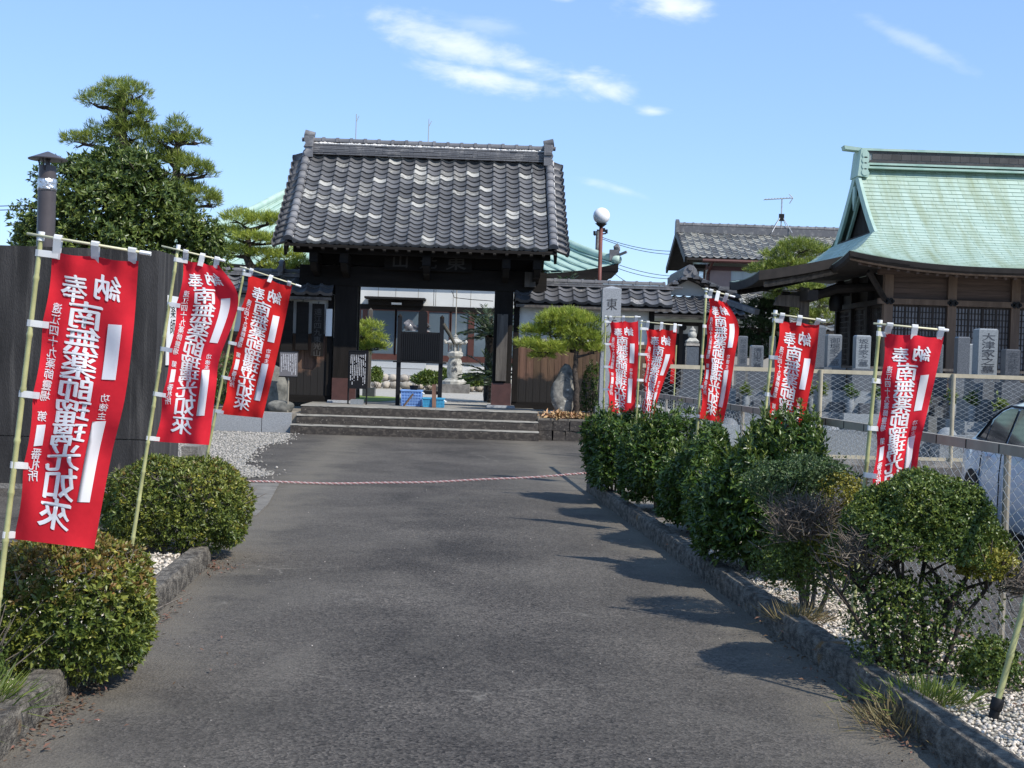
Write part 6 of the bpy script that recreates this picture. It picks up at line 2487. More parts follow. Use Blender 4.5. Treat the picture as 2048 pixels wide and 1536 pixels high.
# ================================================================== green roofed hall on the right
hall = thing('green_roofed_hall', 'wooden temple hall with sweeping green copper roof at the right', 'building', (15.0, 44.0, 0.0))
X0, X1, Y0, Y1 = 10.75, 21.4, 41.0, 47.1
ZF = 1.05
M['hall_wood'] = mat('hall_boards', (0.125, 0.086, 0.069), 0.8, vscale=5, col2=(0.070, 0.048, 0.039), stretch=(0.15, 0.15, 2.0), bump=0.2, bscale=40)
M['hall_post'] = mat('hall_posts', (0.175, 0.120, 0.085), 0.75, vscale=5, col2=(0.10, 0.068, 0.049), stretch=(1, 1, 0.1), bump=0.2)
M['hall_dark'] = mat('hall_dark_wood', (0.020, 0.016, 0.014), 0.8, 0.3, 4)
M['lattice'] = mat('lattice_wood', (0.028, 0.021, 0.018), 0.7)
M['paper'] = mat('window_paper', (0.20, 0.19, 0.20), 0.35, 0.15, 2.0, spec=0.6)
part('core_wall', MB().bx(X0 + 0.10, X1, Y0 + 0.10, Y1, 0.3, 4.6), M['hall_dark'], hall)
part('plinth', MB().bx(X0 - 1.2, X1 + 1, Y0 - 1.3, Y1 + 1.2, 0.0, 0.35), M['concrete'], hall)
part('veranda', MB().bx(X0 - 1.0, X1 + 1, Y0 - 1.05, Y1 + 1.0, ZF - 0.22, ZF - 0.1), M['wood_grey'], hall)
rail = MB()
for z_ in (ZF + 0.18, ZF + 0.48, ZF + 0.72):
    rail.bar((X0 - 0.95, Y0 - 1.0, z_), (X1 + 1, Y0 - 1.0, z_), 0.06, 0.07)
    rail.bar((X0 - 0.95, Y0 - 1.0, z_), (X0 - 0.95, Y1 + 1, z_), 0.06, 0.07)
for i in range(9):
    rail.bar((X0 - 0.95 + i * 1.4, Y0 - 1.0, ZF - 0.1), (X0 - 0.95 + i * 1.4, Y0 - 1.0, ZF + 0.85), 0.09)
    rail.bar((X0 - 0.8 + i * 1.4, Y0 - 0.9, 0.3), (X0 - 0.8 + i * 1.4, Y0 - 0.9, ZF - 0.2), 0.14)
part('railing', rail, M['wood_grey'], hall)
cx = [X0 + 1.83 * i for i in range(6)]
ztie, ztop = 3.62, 4.62


def lattice(parent, x0, x1, z0, z1, y, nx, nz, nm='lattice', axis='x'):
    mb = MB()
    for i in range(nx + 1):
        s = x0 + (x1 - x0) * i / nx
        w = 0.03 if i in (0, nx, nx // 2) else 0.014
        if axis == 'x':
            mb.bx(s - w, s + w, y - 0.025, y, z0, z1)
        else:
            mb.bx(y - 0.025, y, s - w, s + w, z0, z1)
    for j in range(nz + 1):
        s = z0 + (z1 - z0) * j / nz
        w = 0.03 if j in (0, nz) else 0.013
        if axis == 'x':
            mb.bx(x0, x1, y - 0.023, y - 0.002, s - w, s + w)
        else:
            mb.bx(y - 0.023, y - 0.002, x0, x1, s - w, s + w)
    return part(nm, mb, M['lattice'], parent)


for i, x in enumerate(cx):
    p = part('column', MB().bx(x - 0.125, x + 0.125, Y0 - 0.125, Y0 + 0.125, ZF - 0.1, ztop), M['hall_post'], hall)
    mb = MB()
    for r_ in range(6):
        a = r_ * PI / 3
        mb.tube([(x + 0.11 * math.cos(a), Y0 - 0.165, ztie + 0.08 + 0.05 * math.sin(a)), (x + 0.11 * math.cos(a), Y0 - 0.18, ztie + 0.08 + 0.05 * math.sin(a))], 0.055, 8)
    mb.tube([(x, Y0 - 0.165, ztie + 0.08), (x, Y0 - 0.21, ztie + 0.08)], 0.05, 8)
    part('nail_cover', mb, M['iron_black'], p)
    if i < 5:
        xa, xb = x + 0.125, x + 1.83 - 0.125
        for k in range(6):
            z_ = ztie + 0.17 + 0.155 * k
            part('wall_board', MB().bx(xa, xb, Y0 - 0.01 + 0.004 * (k % 2), Y0 + 0.05, z_, z_ + 0.150), M['hall_wood'], hall)
        part('window_paper', MB().bx(xa, xb, Y0 + 0.03, Y0 + 0.06, ZF + 0.1, ztie - 0.02), M['paper'], hall)
        xm = (xa + xb) / 2
        lattice(hall, xa + 0.01, xm - 0.012, ZF + 0.1, ztie - 0.03, Y0 + 0.02, 8, 14)
        lattice(hall, xm + 0.012, xb - 0.01, ZF + 0.1, ztie - 0.03, Y0 + 0.0, 8, 14)
part('tie_beam', MB().bx(X0 - 0.3, X1, Y0 - 0.16, Y0 + 0.0, ztie, ztie + 0.16), M['hall_post'], hall)
part('floor_beam', MB().bx(X0 - 0.3, X1, Y0 - 0.165, Y0 + 0.0, ZF - 0.1, ZF + 0.09), M['hall_post'], hall)
part('head_beam', MB().bx(X0 - 0.3, X1, Y0 - 0.15, Y0 + 0.1, ztop - 0.16, ztop + 0.1), M['hall_wood'], hall)
# left side of the hall
for y in (Y0 + 2.03, Y0 + 4.06, Y1):
    part('column', MB().bx(X0 - 0.11, X0 + 0.12, y - 0.12, y + 0.12, ZF - 0.1, ztop), M['hall_dark'], hall)
for k in range(3):
    ya, yb = Y0 + 2.03 * k + 0.13, Y0 + 2.03 * (k + 1) - 0.13
    part('window_paper', MB().bx(X0 + 0.03, X0 + 0.06, ya, yb, ZF + 0.1, ztie - 0.02), M['paper'], hall)
    lattice(hall, ya, yb, ZF + 0.1, ztie - 0.03, X0 + 0.02, 12, 14, axis='y')
part('tie_beam', MB().bx(X0 - 0.15, X0, Y0, Y1, ztie, ztie + 0.16), M['hall_dark'], hall)

# roof: concave hip-and-gable, built as shingle courses that overlap
YRD, ZRD = 44.0, 7.95
YEV, ZEV = 39.1, 4.62
XG, XEL = 10.45, 9.15
XRT = 24.0
TG = 0.53


def prof(t):
    """front slope from ridge (0) to eave (1)"""
    z = ZRD + (ZEV - ZRD) * (1.55 * t - 0.55 * t * t)
    return YRD + (YEV - YRD) * t, z


def lift(x, y):
    """upward sweep towards the left corners"""
    k = max(0.0, 1 - (x - XEL) / 4.2)
    return 0.34 * k ** 2.4


def fs(s, t):
    y, z = prof(t)
    xl_ = XG - 0.05 if t < TG else XG - 0.05 + (XEL - XG + 0.05) * ((t - TG) / (1 - TG)) ** 0.9
    x = xl_ + (XRT - xl_) * (s ** 1.6)
    e = max(0.0, (t - 0.35) / 0.65)
    return (x, y, z + lift(x, y) * e ** 1.6)


def copper_shingles():
    m = bpy.data.materials.new('copper_shingles')
    m.use_nodes = True
    nt = m.node_tree
    N, L = nt.nodes, nt.links
    b = N['Principled BSDF']
    b.inputs['Roughness'].default_value = 0.55
    tc = N.new('ShaderNodeTexCoord')
    mp = N.new('ShaderNodeMapping')
    mp.inputs['Scale'].default_value = (1.0, 1.0, 1.0)
    L.new(tc.outputs['UV'], mp.inputs['Vector'])
    br = N.new('ShaderNodeTexBrick')
    br.inputs['Scale'].default_value = 1.0
    br.inputs['Brick Width'].default_value = 0.62
    br.inputs['Row Height'].default_value = 0.175
    br.inputs['Mortar Size'].default_value = 0.010
    br.inputs['Mortar Smooth'].default_value = 0.3
    br.inputs['Color1'].default_value = (0.34, 0.45, 0.378, 1)
    br.inputs['Color2'].default_value = (0.405, 0.51, 0.435, 1)
    br.inputs['Mortar'].default_value = (0.17, 0.25, 0.20, 1)
    L.new(mp.outputs[0], br.inputs['Vector'])
    mp2 = N.new('ShaderNodeMapping')
    mp2.inputs['Scale'].default_value = (1.3, 0.16, 1.0)
    L.new(tc.outputs['UV'], mp2.inputs['Vector'])
    nz = N.new('ShaderNodeTexNoise')
    nz.inputs['Scale'].default_value = 1.6
    nz.inputs['Detail'].default_value = 8
    nz.inputs['Roughness'].default_value = 0.65
    L.new(mp2.outputs[0], nz.inputs['Vector'])
    r = N.new('ShaderNodeValToRGB')
    r.color_ramp.elements[0].position = 0.45
    r.color_ramp.elements[1].position = 0.74
    L.new(nz.outputs['Fac'], r.inputs['Fac'])
    mx = N.new('ShaderNodeMixRGB')
    mx.inputs['Color2'].default_value = (0.20, 0.235, 0.115, 1)
    mm = N.new('ShaderNodeMath')
    mm.operation = 'MULTIPLY'
    mm.inputs[1].default_value = 0.9
    L.new(r.outputs[0], mm.inputs[0])
    L.new(mm.outputs[0], mx.inputs['Fac'])
    L.new(br.outputs['Color'], mx.inputs['Color1'])
    L.new(mx.outputs[0], b.inputs['Base Color'])
    return m


M['shingle'] = copper_shingles()


def stepped(fn, ns, nt, step=0.013):
    """rows of overlapping sheets; returns MB and uv list"""
    mb = MB()
    uv = []
    for j in range(nt):
        ta, tb = j / nt, (j + 1) / nt
        r0 = [fn(s, ta) for s in np.linspace(0, 1, ns + 1)]
        r1 = [fn(s, tb) for s in np.linspace(0, 1, ns + 1)]
        r1 = [(p[0], p[1], p[2] + step) for p in r1]
        r2 = [(p[0], p[1] + 0.004, p[2] - step * 1.2) for p in r1]
        mb.grid([r0, r1])
        mb.grid([r1, r2])
    return mb


def uv_world(o, fx, fy):
    me = o.data
    uvl = me.uv_layers.new(name='UVMap')
    for l in me.loops:
        co = me.vertices[l.vertex_index].co
        uvl.data[l.index].uv = (fx(co), fy(co))


mb = stepped(fs, 44, 34)
rf = part('roof', mb, M['shingle'], hall, smooth='auto')
uv_world(rf, lambda c: c.x, lambda c: -(c.y + 0.0) * 1.22)


def ls(s, t):
    """left skirt below the gable: s from near corner to far corner"""
    e = TG + (1 - TG) * t
    ya, za = prof(e)
    yb = 2 * YRD - ya
    x = XG - 0.05 + (XEL - XG + 0.05) * t ** 0.9
    y = ya + (yb - ya) * s
    k = abs(2 * s - 1)
    zc = za + lift(x, y) * max(0.0, (e - 0.35) / 0.65) ** 1.6 * k ** 2.5
    # the porch roof sweeps on from the middle of this side
    return (x, y, zc)


mb = stepped(ls, 20, 10)
sk = part('left_skirt', mb, M['shingle'], hall, smooth='auto')
uv_world(sk, lambda c: c.y, lambda c: c.x * 1.3)
# porch roof projecting to the left
PYA, PYB, PXL = 41.2, 46.8, 7.05


def pr(s, t):
    x = XEL + 0.55 + (PXL - XEL - 0.55) * t
    z = 5.02 - 0.66 * (1.25 * t - 0.25 * t * t) + 0.0
    k = abs(2 * s - 1)
    z += 0.10 * k ** 3 * t
    y = PYA + (PYB - PYA) * s
    return (x, y, z)


mb = stepped(pr, 16, 14)
po = part('porch_roof', mb, M['shingle'], hall, smooth='auto')
uv_world(po, lambda c: c.y, lambda c: c.x * 1.1)
mb = MB()
for s in (0.0, 1.0):
    A_ = [pr(s, t) for t in np.linspace(0, 1, 12)]
    mb.grid([[(p[0], p[1], p[2] + 0.02) for p in A_], [(p[0], p[1], p[2] - 0.26) for p in A_]])
A_ = [pr(s, 1.0) for s in np.linspace(0, 1, 12)]
mb.grid([[(p[0], p[1], p[2] + 0.02) for p in A_], [(p[0] + 0.03, p[1], p[2] - 0.26) for p in A_]])
mb.grid([[(lambda p: (p[0], p[1], p[2] - 0.26))(pr(s, t)) for s in np.linspace(0, 1, 6)] for t in np.linspace(0, 1, 8)])
part('porch_fascia', mb, M['hall_dark'], hall)
for s, nm in ((0.06, 'near'), (0.94, 'far')):
    A_ = [Vector(pr(s, t)) - Vector((0, 0, 0.36)) for t in np.linspace(0.12, 0.92, 8)]
    part('porch_rafter', MB().tube(A_, 0.10, 6), M['wood_grey'], hall)
for y in (42.6, 45.6):
    part('porch_post', MB().bx(8.55, 8.80, y - 0.125, y + 0.125, 0.0, 4.1), M['wood_grey'], hall)
part('porch_beam', MB().bx(8.52, 8.83, 41.4, 46.6, 3.68, 3.98), M['hall_dark'], hall)
for y in (42.6, 45.6):
    part('rainbow_beam', MB().tube([(8.7, y, 3.75), (9.6, y, 4.1), (10.8, y, 4.2)], [0.13, 0.15, 0.13], 8), M['hall_dark'], hall)
    part('beam_nose', MB().prism([(7.75, 3.55), (8.55, 3.50), (8.55, 3.85), (7.9, 3.86)], 'y', y - 0.09, y + 0.09), M['wood_grey'], hall)
part('iron_bell', MB().lathe([(0.05, 3.45), (0.16, 3.46), (0.2, 3.55), (0.2, 3.8), (0.14, 3.98), (0.03, 4.05)], (9.75, 43.2, 0), 14), M['iron_black'], hall, smooth='auto')

# eave fascia, soffit and rafter ends
row = [fs(s, 1.0) for s in np.linspace(0, 1, 45)]
mb = MB()
mb.grid([[(p[0], p[1], p[2] + 0.015) for p in row], [(p[0], p[1] + 0.03, p[2] - 0.13) for p in row], [(p[0], p[1] + 0.10, p[2] - 0.19) for p in row], [(p[0] if p[0] > 11.2 else 11.2, Y0 + 0.1, 4.62) for p in row]])
rowl = [ls(s, 1.0) for s in np.linspace(0, 1, 21)]
mb.grid([[(p[0], p[1], p[2] + 0.015) for p in rowl], [(p[0] + 0.03, p[1], p[2] - 0.13) for p in rowl], [(p[0] + 0.10, p[1], p[2] - 0.19) for p in rowl], [(X0 + 0.1, p[1], 4.62) for p in rowl]])
part('eave_fascia', mb, M['hall_dark'], hall)
for i in range(46):
    x = 9.5 + i * 0.27
    s = ((x - XEL) / (XRT - XEL)) ** (1 / 1.6)
    p = Vector(fs(s, 1.0))
    part('rafter', MB().bar((p.x, p.y + 0.22, p.z - 0.25), (max(p.x, 10.9), Y0 + 0.2, 4.72), 0.075, 0.095), M['hall_wood'], hall)
part('eave_purlin', MB().tube([Vector(fs(s, 1.0)) + Vector((0, 0.12, -0.19)) for s in np.linspace(0.03, 1, 20)], 0.045, 4), M['hall_post'], hall)
# diagonal corner brace
part('corner_brace', MB().bar((10.62, Y0 - 0.16, 3.75), (10.0, 40.3, 4.5), 0.10, 0.14), M['hall_dark'], hall)

# gable
def prz(t):
    return prof(t)


gy = [prof(t) for t in np.linspace(0, TG, 9)]
poly = [(y, z - 0.05) for y, z in gy] + [(2 * YRD - y, z - 0.05) for y, z in reversed(gy)]
part('gable_wall', MB().prism(poly, 'x', XG + 0.35, XG + 0.42), M['hall_dark'], hall)
mb = MB()
for i in range(26):
    y = 41.9 + i * 0.165
    t = abs(y - YRD) / (YRD - YEV)
    zt = prof(t)[1] - 0.25
    zb = prof(TG)[1] - 0.02
    if zt > zb + 0.05:
        mb.bx(XG + 0.31, XG + 0.345, y - 0.03, y + 0.03, zb, zt)
part('gable_lattice', mb, M['lattice'], hall)
mb = MB()
for sg in (1, -1):
    for k in range(8):
        (ya, za), (yb, zb) = gy[k], gy[k + 1]
        if sg < 0:
            ya, yb = 2 * YRD - ya, 2 * YRD - yb
        mb.bar((XG - 0.02, ya, za - 0.13), (XG - 0.02, yb, zb - 0.13), 0.09, 0.30)
        mb.bar((XG + 0.2, ya, za - 0.40), (XG + 0.2, yb, zb - 0.40), 0.07, 0.16)
part('barge_board', mb, M['copper'], hall)
part('gable_pendant', MB().prism([(YRD - 0.12, 7.35), (YRD + 0.12, 7.35), (YRD + 0.16, 7.0), (YRD, 6.6), (YRD - 0.16, 7.0)], 'x', XG - 0.09, XG - 0.03), M['copper'], hall)
part('gable_sill', MB().bx(XG - 0.05, XG + 0.3, 41.55, 46.45, prof(TG)[1] - 0.12, prof(TG)[1] + 0.05), M['hall_dark'], hall)
# rear slope (plain)
mb = MB()
mb.grid([[(lambda p: (p[0], 2 * YRD - p[1], p[2]))(fs(s, t)) for s in np.linspace(0, 1, 12)] for t in np.linspace(0, 1, 10)])
part('rear_roof', mb, M['shingle'], hall)

# box ridge
part('ridge_base', MB().bx(XG - 0.05, XRT, YRD - 0.36, YRD + 0.36, ZRD - 0.06, ZRD + 0.0), M['copper'], hall)
part('ridge_band', MB().bx(XG + 0.1, XRT, YRD - 0.28, YRD + 0.28, ZRD + 0.06, ZRD + 0.12), M['copper'], hall)
M['ridge_dark'] = mat('ridge_panel', (0.055, 0.051, 0.049), 0.6, 0.2, 3, obrand=0.2)
x = XG + 0.25
while x < 17.5:
    for k, (za, zb) in enumerate(((0.13, 0.205), (0.225, 0.395), (0.415, 0.49))):
        xo = x + (0.14 if k == 1 else 0)
        part('ridge_panel', MB().bx(xo, xo + 0.292, YRD - 0.24 - 0.01 * k, YRD + 0.24 + 0.01 * k, ZRD + za, ZRD + zb), M['ridge_dark'], hall)
    x += 0.30
part('ridge_core', MB().bx(XG + 0.12, XRT, YRD - 0.225, YRD + 0.225, ZRD + 0.13, ZRD + 0.49), M['granite_lt'], hall)
part('ridge_cap', MB().bx(XG + 0.05, XRT, YRD - 0.30, YRD + 0.30, ZRD + 0.49, ZRD + 0.56), M['copper'], hall)
part('ridge_nose', MB().prism([(XG - 0.48, ZRD + 0.64), (XG + 0.3, ZRD + 0.555), (XG + 0.3, ZRD + 0.46), (XG - 0.44, ZRD + 0.52)], 'y', YRD - 0.22, YRD + 0.22), M['copper'], hall)
mb = MB()
poly = [(XG - 0.10, -0.32), (XG + 0.22, -0.36), (XG + 0.26, -0.22), (XG + 0.20, -0.14), (XG + 0.25, 0.0), (XG + 0.20, 0.1), (XG + 0.24, 0.25), (XG + 0.18, 0.38), (XG + 0.16, 0.5), (XG - 0.02, 0.5)]
mb.prism([(a, ZRD + b) for a, b in poly], 'y', YRD - 0.5, YRD + 0.5)
oo = part('ridge_end_ornament', mb, M['copper'], hall)
mb = MB()
for z_ in (-0.2, -0.02, 0.16, 0.33):
    mb.tube([(XG + 0.12, YRD - 0.52, ZRD + z_), (XG + 0.12, YRD + 0.52, ZRD + z_)], 0.11, 12)
part('scroll', mb, M['copper'], oo, smooth='auto')


# ================================================================== generic small tiled roof sheet
def tile_sheet(o, ux, uy, nc, nr, pw, pl, step=0.02, geom=None):
    """joined pantiles; o = lower left corner"""
    mb = MB()
    g = tile_geom(pw, pl * 1.15, step)
    ux, uy = Vector(ux).normalized(), Vector(uy).normalized()
    for r in range(nr):
        for c in range(nc):
            p = Vector(o) + ux * ((c + 0.5) * pw) + uy * (r * pl)
            fr_ = frame(p, ux, uy)
            mb.add([tuple(fr_ @ Vector(q)) for q in g.v], g.f)
    return mb


# ================================================================== two storey house
Y = 68.0
s = Y / F
hs = thing('two_storey_house', 'two storey house with grey tiled gable roof behind the graveyard', 'house', (at(1500, 700, Y).x, Y + 3.5, 0))
hx0, hx1 = at(1416, 560, Y).x, at(1700, 560, Y).x
M['siding'] = mat('grey_siding', (0.33, 0.315, 0.29), 0.7, 0.08, 2)
M['rust_siding'] = mat('red_shutter', (0.29, 0.20, 0.18), 0.6, 0.1, 2)
M['trim_red'] = mat('red_brown_trim', (0.09, 0.032, 0.026), 0.6)
zev = at(1440, 520, Y).z
part('wall', MB().bx(hx0, hx1, Y, Y + 6.5, 0, zev), M['siding'], hs)
mb = MB()
for i in range(60):
    x = hx0 + 0.05 + i * 0.11
    mb.bx(x, x + 0.012, Y - 0.008, Y - 0.001, 3.0, zev - 0.3)
part('siding_ribs', mb, M['rail_metal'], hs, kind='stuff')
zr_ = at(1440, 466, Y + 3.2).z
rx0_, rx1_ = at(1366, 520, Y).x, at(1740, 530, Y).x
yr = Y + 3.25
zE = zev + 0.02
ye = Y - 0.8
up = Vector((0, yr - ye, zr_ - zE))
ncol = int((rx1_ - rx0_) / 0.33)
nrow = 15
mb = MB()
mb.prism([(ye, zE - 0.12), (yr, zr_ - 0.12), (2 * yr - ye, zE - 0.12), (2 * yr - ye, zE - 0.02), (yr, zr_ - 0.02), (ye, zE - 0.02)], 'x', rx0_, rx1_)
rf = part('roof', mb, M['hall_dark'], hs)
mb = tile_sheet((rx0_, ye, zE), (1, 0, 0), up, ncol, nrow, (rx1_ - rx0_) / ncol, up.length / nrow, 0.04)
part('roof_tiles', mb, M['tile_house'], rf, smooth='auto', kind='stuff')
mb = tile_sheet((rx1_, 2 * yr - ye, zE), (-1, 0, 0), (0, -up.y, up.z), ncol, nrow, (rx1_ - rx0_) / ncol, up.length / nrow, 0.04)
part('rear_roof_tiles', mb, M['tile_house'], rf, smooth='auto', kind='stuff')
part('ridge_base', MB().bx(rx0_ + 0.05, rx1_, yr - 0.22, yr + 0.22, zr_ - 0.05, zr_ + 0.30), M['tile_edge'], rf)
g3 = barrel_geom(0.13, 0.46, PI * 1.05, 8, 0.02, 0.09)
mC = mk_mesh('ridge_tile', g3.v, g3.f, M['tile_edge'], 'auto')
for i in range(int((rx1_ - rx0_) / 0.44)):
    link('ridge_tile', mC, rf, frame(Vector((rx0_ + 0.44 * (i + 1), yr, zr_ + 0.36)) - ORG[hs], (0, 1, 0), (-1, 0, 0)))
part('end_ornament', MB().prism([(yr - 0.35, zr_ - 0.1), (yr + 0.35, zr_ - 0.1), (yr + 0.25, zr_ + 0.5), (yr, zr_ + 0.62), (yr - 0.25, zr_ + 0.5)], 'x', rx0_ - 0.05, rx0_ + 0.12), M['tile_edge'], rf)
mb = MB()
for sg in (-1, 1):
    mb.bar((rx0_ + 0.02, yr + sg * (yr - ye) * 1.02, zE - 0.12), (rx0_ + 0.02, yr, zr_ - 0.08), 0.10, 0.30)
part('barge_board', mb, M['iron_black'], rf)
for (dy, zz) in ((-2.6, 0.55), (-0.2, 0.3)):
    pass
gxx = hx0
mb = MB().prism([(Y, zev - 0.01), (Y + 6.5, zev - 0.01), (yr, zr_ - 0.2)], 'x', hx0, hx0 + 0.1)
part('gable', mb, mat('pale_gable', (0.45, 0.50, 0.44), 0.8), hs)
part('gable_trim', MB().bx(hx0 - 0.04, hx0 + 0.05, Y, Y + 6.5, zev - 0.45, zev - 0.2), M['trim_red'], hs)
for f in (0.15, 0.5, 0.85):
    y = ye + (yr - ye) * f
    z_ = zE + (zr_ - zE) * f - 0.32
    part('purlin', MB().bx(rx0_ + 0.02, hx0, y - 0.08, y + 0.08, z_ - 0.1, z_ + 0.1), M['wood_grey'], hs)
part('gutter', MB().tube([(hx0 - 0.4, ye - 0.06, zE - 0.13), (hx1, ye - 0.06, zE - 0.13)], 0.08, 8), M['trim_red'], hs)
part('downpipe', MB().tube([(at(1420, 530, Y).x, ye - 0.04, zE - 0.2), (at(1415, 545, Y).x, Y - 0.08, zE - 0.7), (at(1413, 545, Y).x, Y - 0.08, 1.5)], 0.07, 8), M['trim_red'], hs)
za, zb = at(1440, 585, Y).z, at(1440, 535, Y).z
z0 = at(1440, 600, Y).z
part('shutter_box', MB().bx(at(1419, 560, Y).x, at(1461, 560, Y).x, Y - 0.12, Y, at(1440, 582, Y).z, at(1440, 540, Y).z), M['rust_siding'], hs)
part('window_head', MB().bx(at(1416, 560, Y).x, at(1520, 560, Y).x, Y - 0.2, Y, at(1440, 541, Y).z, at(1440, 533, Y).z), M['trim_red'], hs)
w = part('window', MB().bx(at(1461, 560, Y).x, at(1463, 560, Y).x, Y - 0.08, Y, z0 + 0.2, zb - 0.1).bx(at(1484, 560, Y).x, at(1486, 560, Y).x, Y - 0.08, Y, z0 + 0.2, zb - 0.1).bx(at(1461, 560, Y).x, at(1512, 560, Y).x, Y - 0.1, Y, z0 + 0.1, z0 + 0.2), M['tape'], hs)
part('pane', MB().bx(at(1463, 560, Y).x, at(1512, 560, Y).x, Y - 0.05, Y - 0.01, z0 + 0.2, zb - 0.1), mat('curtained_glass', (0.50, 0.53, 0.52), 0.15, 0.06, 6, stretch=(8, 8, 0.2), spec=0.7), w)
bal = MB()
for i in range(16):
    x = at(1463, 560, Y).x + i * 0.13
    bal.bx(x - 0.015, x + 0.015, Y - 0.5, Y - 0.47, z0 - 0.5, z0 + 0.05)
bal.bx(at(1461, 560, Y).x, at(1535, 560, Y).x, Y - 0.52, Y - 0.46, z0 + 0.05, z0 + 0.1)
bal.bx(at(1461, 560, Y).x, at(1535, 560, Y).x, Y - 0.55, Y, z0 - 0.58, z0 - 0.5)
part('balcony_rail', bal, M['tape'], hs)
# small roof and window on the left face
part('side_hood', MB().bx(hx0 - 0.6, hx0, Y + 0.8, Y + 3.2, at(1400, 530, Y).z - 0.1, at(1400, 526, Y).z), M['hall_dark'], hs)
w = part('window', MB().bx(hx0 - 0.06, hx0 - 0.001, Y + 1.1, Y + 2.9, at(1400, 555, Y).z, at(1400, 532, Y).z), M['trim_red'], hs)
part('pane', MB().bx(hx0 - 0.08, hx0 - 0.061, Y + 1.25, Y + 2.75, at(1400, 553, Y).z, at(1400, 534, Y).z), M['glass'], w)
# lower single storey tiled roof glimpsed between the pines
lr = thing('low_house', 'low tiled house roof glimpsed through the pine behind the hall porch', 'house', (at(1650, 700, 60).x, 61.5, 0))
a = at(1440, 650, 58)
b = at(1720, 650, 58)
zl, zh = at(1600, 660, 58).z, at(1600, 590, 62).z
part('wall', MB().bx(a.x + 0.4, b.x, 58.6, 64, 0, zl), M['siding'], lr)
up2 = Vector((0, 4.0, zh - zl))
nc_ = int((b.x - a.x) / 0.33)
rf2 = part('roof', MB().prism([(58, zl - 0.1), (62, zh - 0.1), (66, zl - 0.1), (66, zl - 0.03), (62, zh - 0.03), (58, zl - 0.03)], 'x', a.x, b.x), M['hall_dark'], lr)
part('roof_tiles', tile_sheet((a.x, 58, zl), (1, 0, 0), up2, nc_, 12, (b.x - a.x) / nc_, up2.length / 12, 0.04), M['tile_house'], rf2, smooth='auto', kind='stuff')
part('ridge', MB().bx(a.x, b.x, 61.8, 62.2, zh - 0.02, zh + 0.25), M['tile_edge'], rf2)
# roof antenna
q = at(1562, 455, yr)
an = thing('tv_antenna', 'thin television aerial on the ridge of the two storey house', 'antenna', (q.x, yr, zr_ + 0.45))
zt = at(1563, 400, yr).z
part('mast', MB().tube([(q.x, yr, zr_ + 0.45), (q.x, yr, zt + 0.05)], 0.035, 6), M['tape'], an)
mb = MB()
for dx, dy in ((-0.5, -0.35), (0.5, -0.35), (-0.5, 0.35), (0.5, 0.35)):
    mb.tube([(q.x + dx, yr + dy, zr_ + 0.1), (q.x, yr, zr_ + 1.0)], 0.02, 5)
part('tripod', mb, M['tape'], an)
part('boom', MB().tube([at(1528, 399, yr), at(1586, 396, yr)], 0.03, 5), M['tape'], an)
mb = MB()
for k in range(9):
    p = at(1530 + k * 6, 399 - k * 0.4, yr)
    mb.tube([p - Vector((0, 0.35, 0)), p + Vector((0, 0.35, 0))], 0.014, 4)
mb.tube([at(1578, 388, yr), at(1586, 396, yr)], 0.022, 4).tube([at(1579, 407, yr), at(1586, 396, yr)], 0.022, 4)
part('elements', mb, M['tape'], an)
part('booster_box', MB().box(at(1563, 435, yr), (0.25, 0.15, 0.35)), M['iron_black'], an)

# ================================================================== small tiled building behind the right wall
Y = 44.0
s = Y / F
sb = thing('small_tiled_building', 'small white walled building with tiled gable behind the right wall', 'building', (at(1390, 680, Y).x, Y + 2.5, 0.0))
apx = at(1378, 553, Y)
exl, exr = at(1310, 590, Y), at(1478, 598, Y)
zwall = at(1380, 645, Y).z
wx0, wx1 = at(1300, 640, Y).x, at(1455, 640, Y).x
part('wall', MB().bx(wx0, wx1, Y, Y + 5, 0, zwall + 0.55), M['bwall'], sb)
part('gable', MB().prism([(at(1325, 590, Y).x, at(1325, 588, Y).z), (at(1437, 594, Y).x, at(1437, 594, Y).z), (at(1380, 556, Y).x, at(1380, 556, Y).z)], 'y', Y + 0.3, Y + 0.4), M['bwall'], sb)
for sg, e in ((-1, exl), (1, exr)):
    up = Vector((apx.x - e.x, 0, apx.z - e.z))
    n = 9
    if sg < 0:
        mb = tile_sheet((e.x, Y + 4.6, e.z), (0, -1, 0), up, 14, n, 0.34, up.length / n, 0.03)
    else:
        mb = tile_sheet((e.x, Y - 0.16, e.z), (0, 1, 0), up, 14, n, 0.34, up.length / n, 0.03)
    part('roof_tiles', mb, M['tile_dark_j'], sb, smooth='auto', kind='stuff')
    part('roof_deck', MB().bar((e.x, Y + 2.2, e.z - 0.06), (apx.x, Y + 2.2, apx.z - 0.06), 4.7, 0.06), M['hall_dark'], sb)
    g3 = barrel_geom(0.085, 0.34, PI * 1.1, 8, 0.015, 0.06)
    mC = mk_mesh('verge_tile', g3.v, g3.f, M['tile_edge'], 'auto')
    nn = int(up.length / 0.3)
    for i in range(nn):
        link('verge_tile', mC, sb, frame(Vector((e.x, Y - 0.10, e.z + 0.09)) + up.normalized() * (up.length * i / nn) - ORG[sb], (0, -1 if sg > 0 else 1, 0), up))
    g4 = barrel_geom(0.085, 0.28, PI * 1.0, 8, 0.012, 0.05)
    mD = mk_mesh('side_tile', g4.v, g4.f, M['tile_edge'], 'auto')
    for i in range(nn + 1):
        link('side_tile', mD, sb, frame(Vector((e.x, Y - 0.32, e.z - 0.0)) + up.normalized() * (up.length * (i + 0.3) / (nn + 1)) - ORG[sb], (1, 0, 0), (0, 0.95, 0.2)))
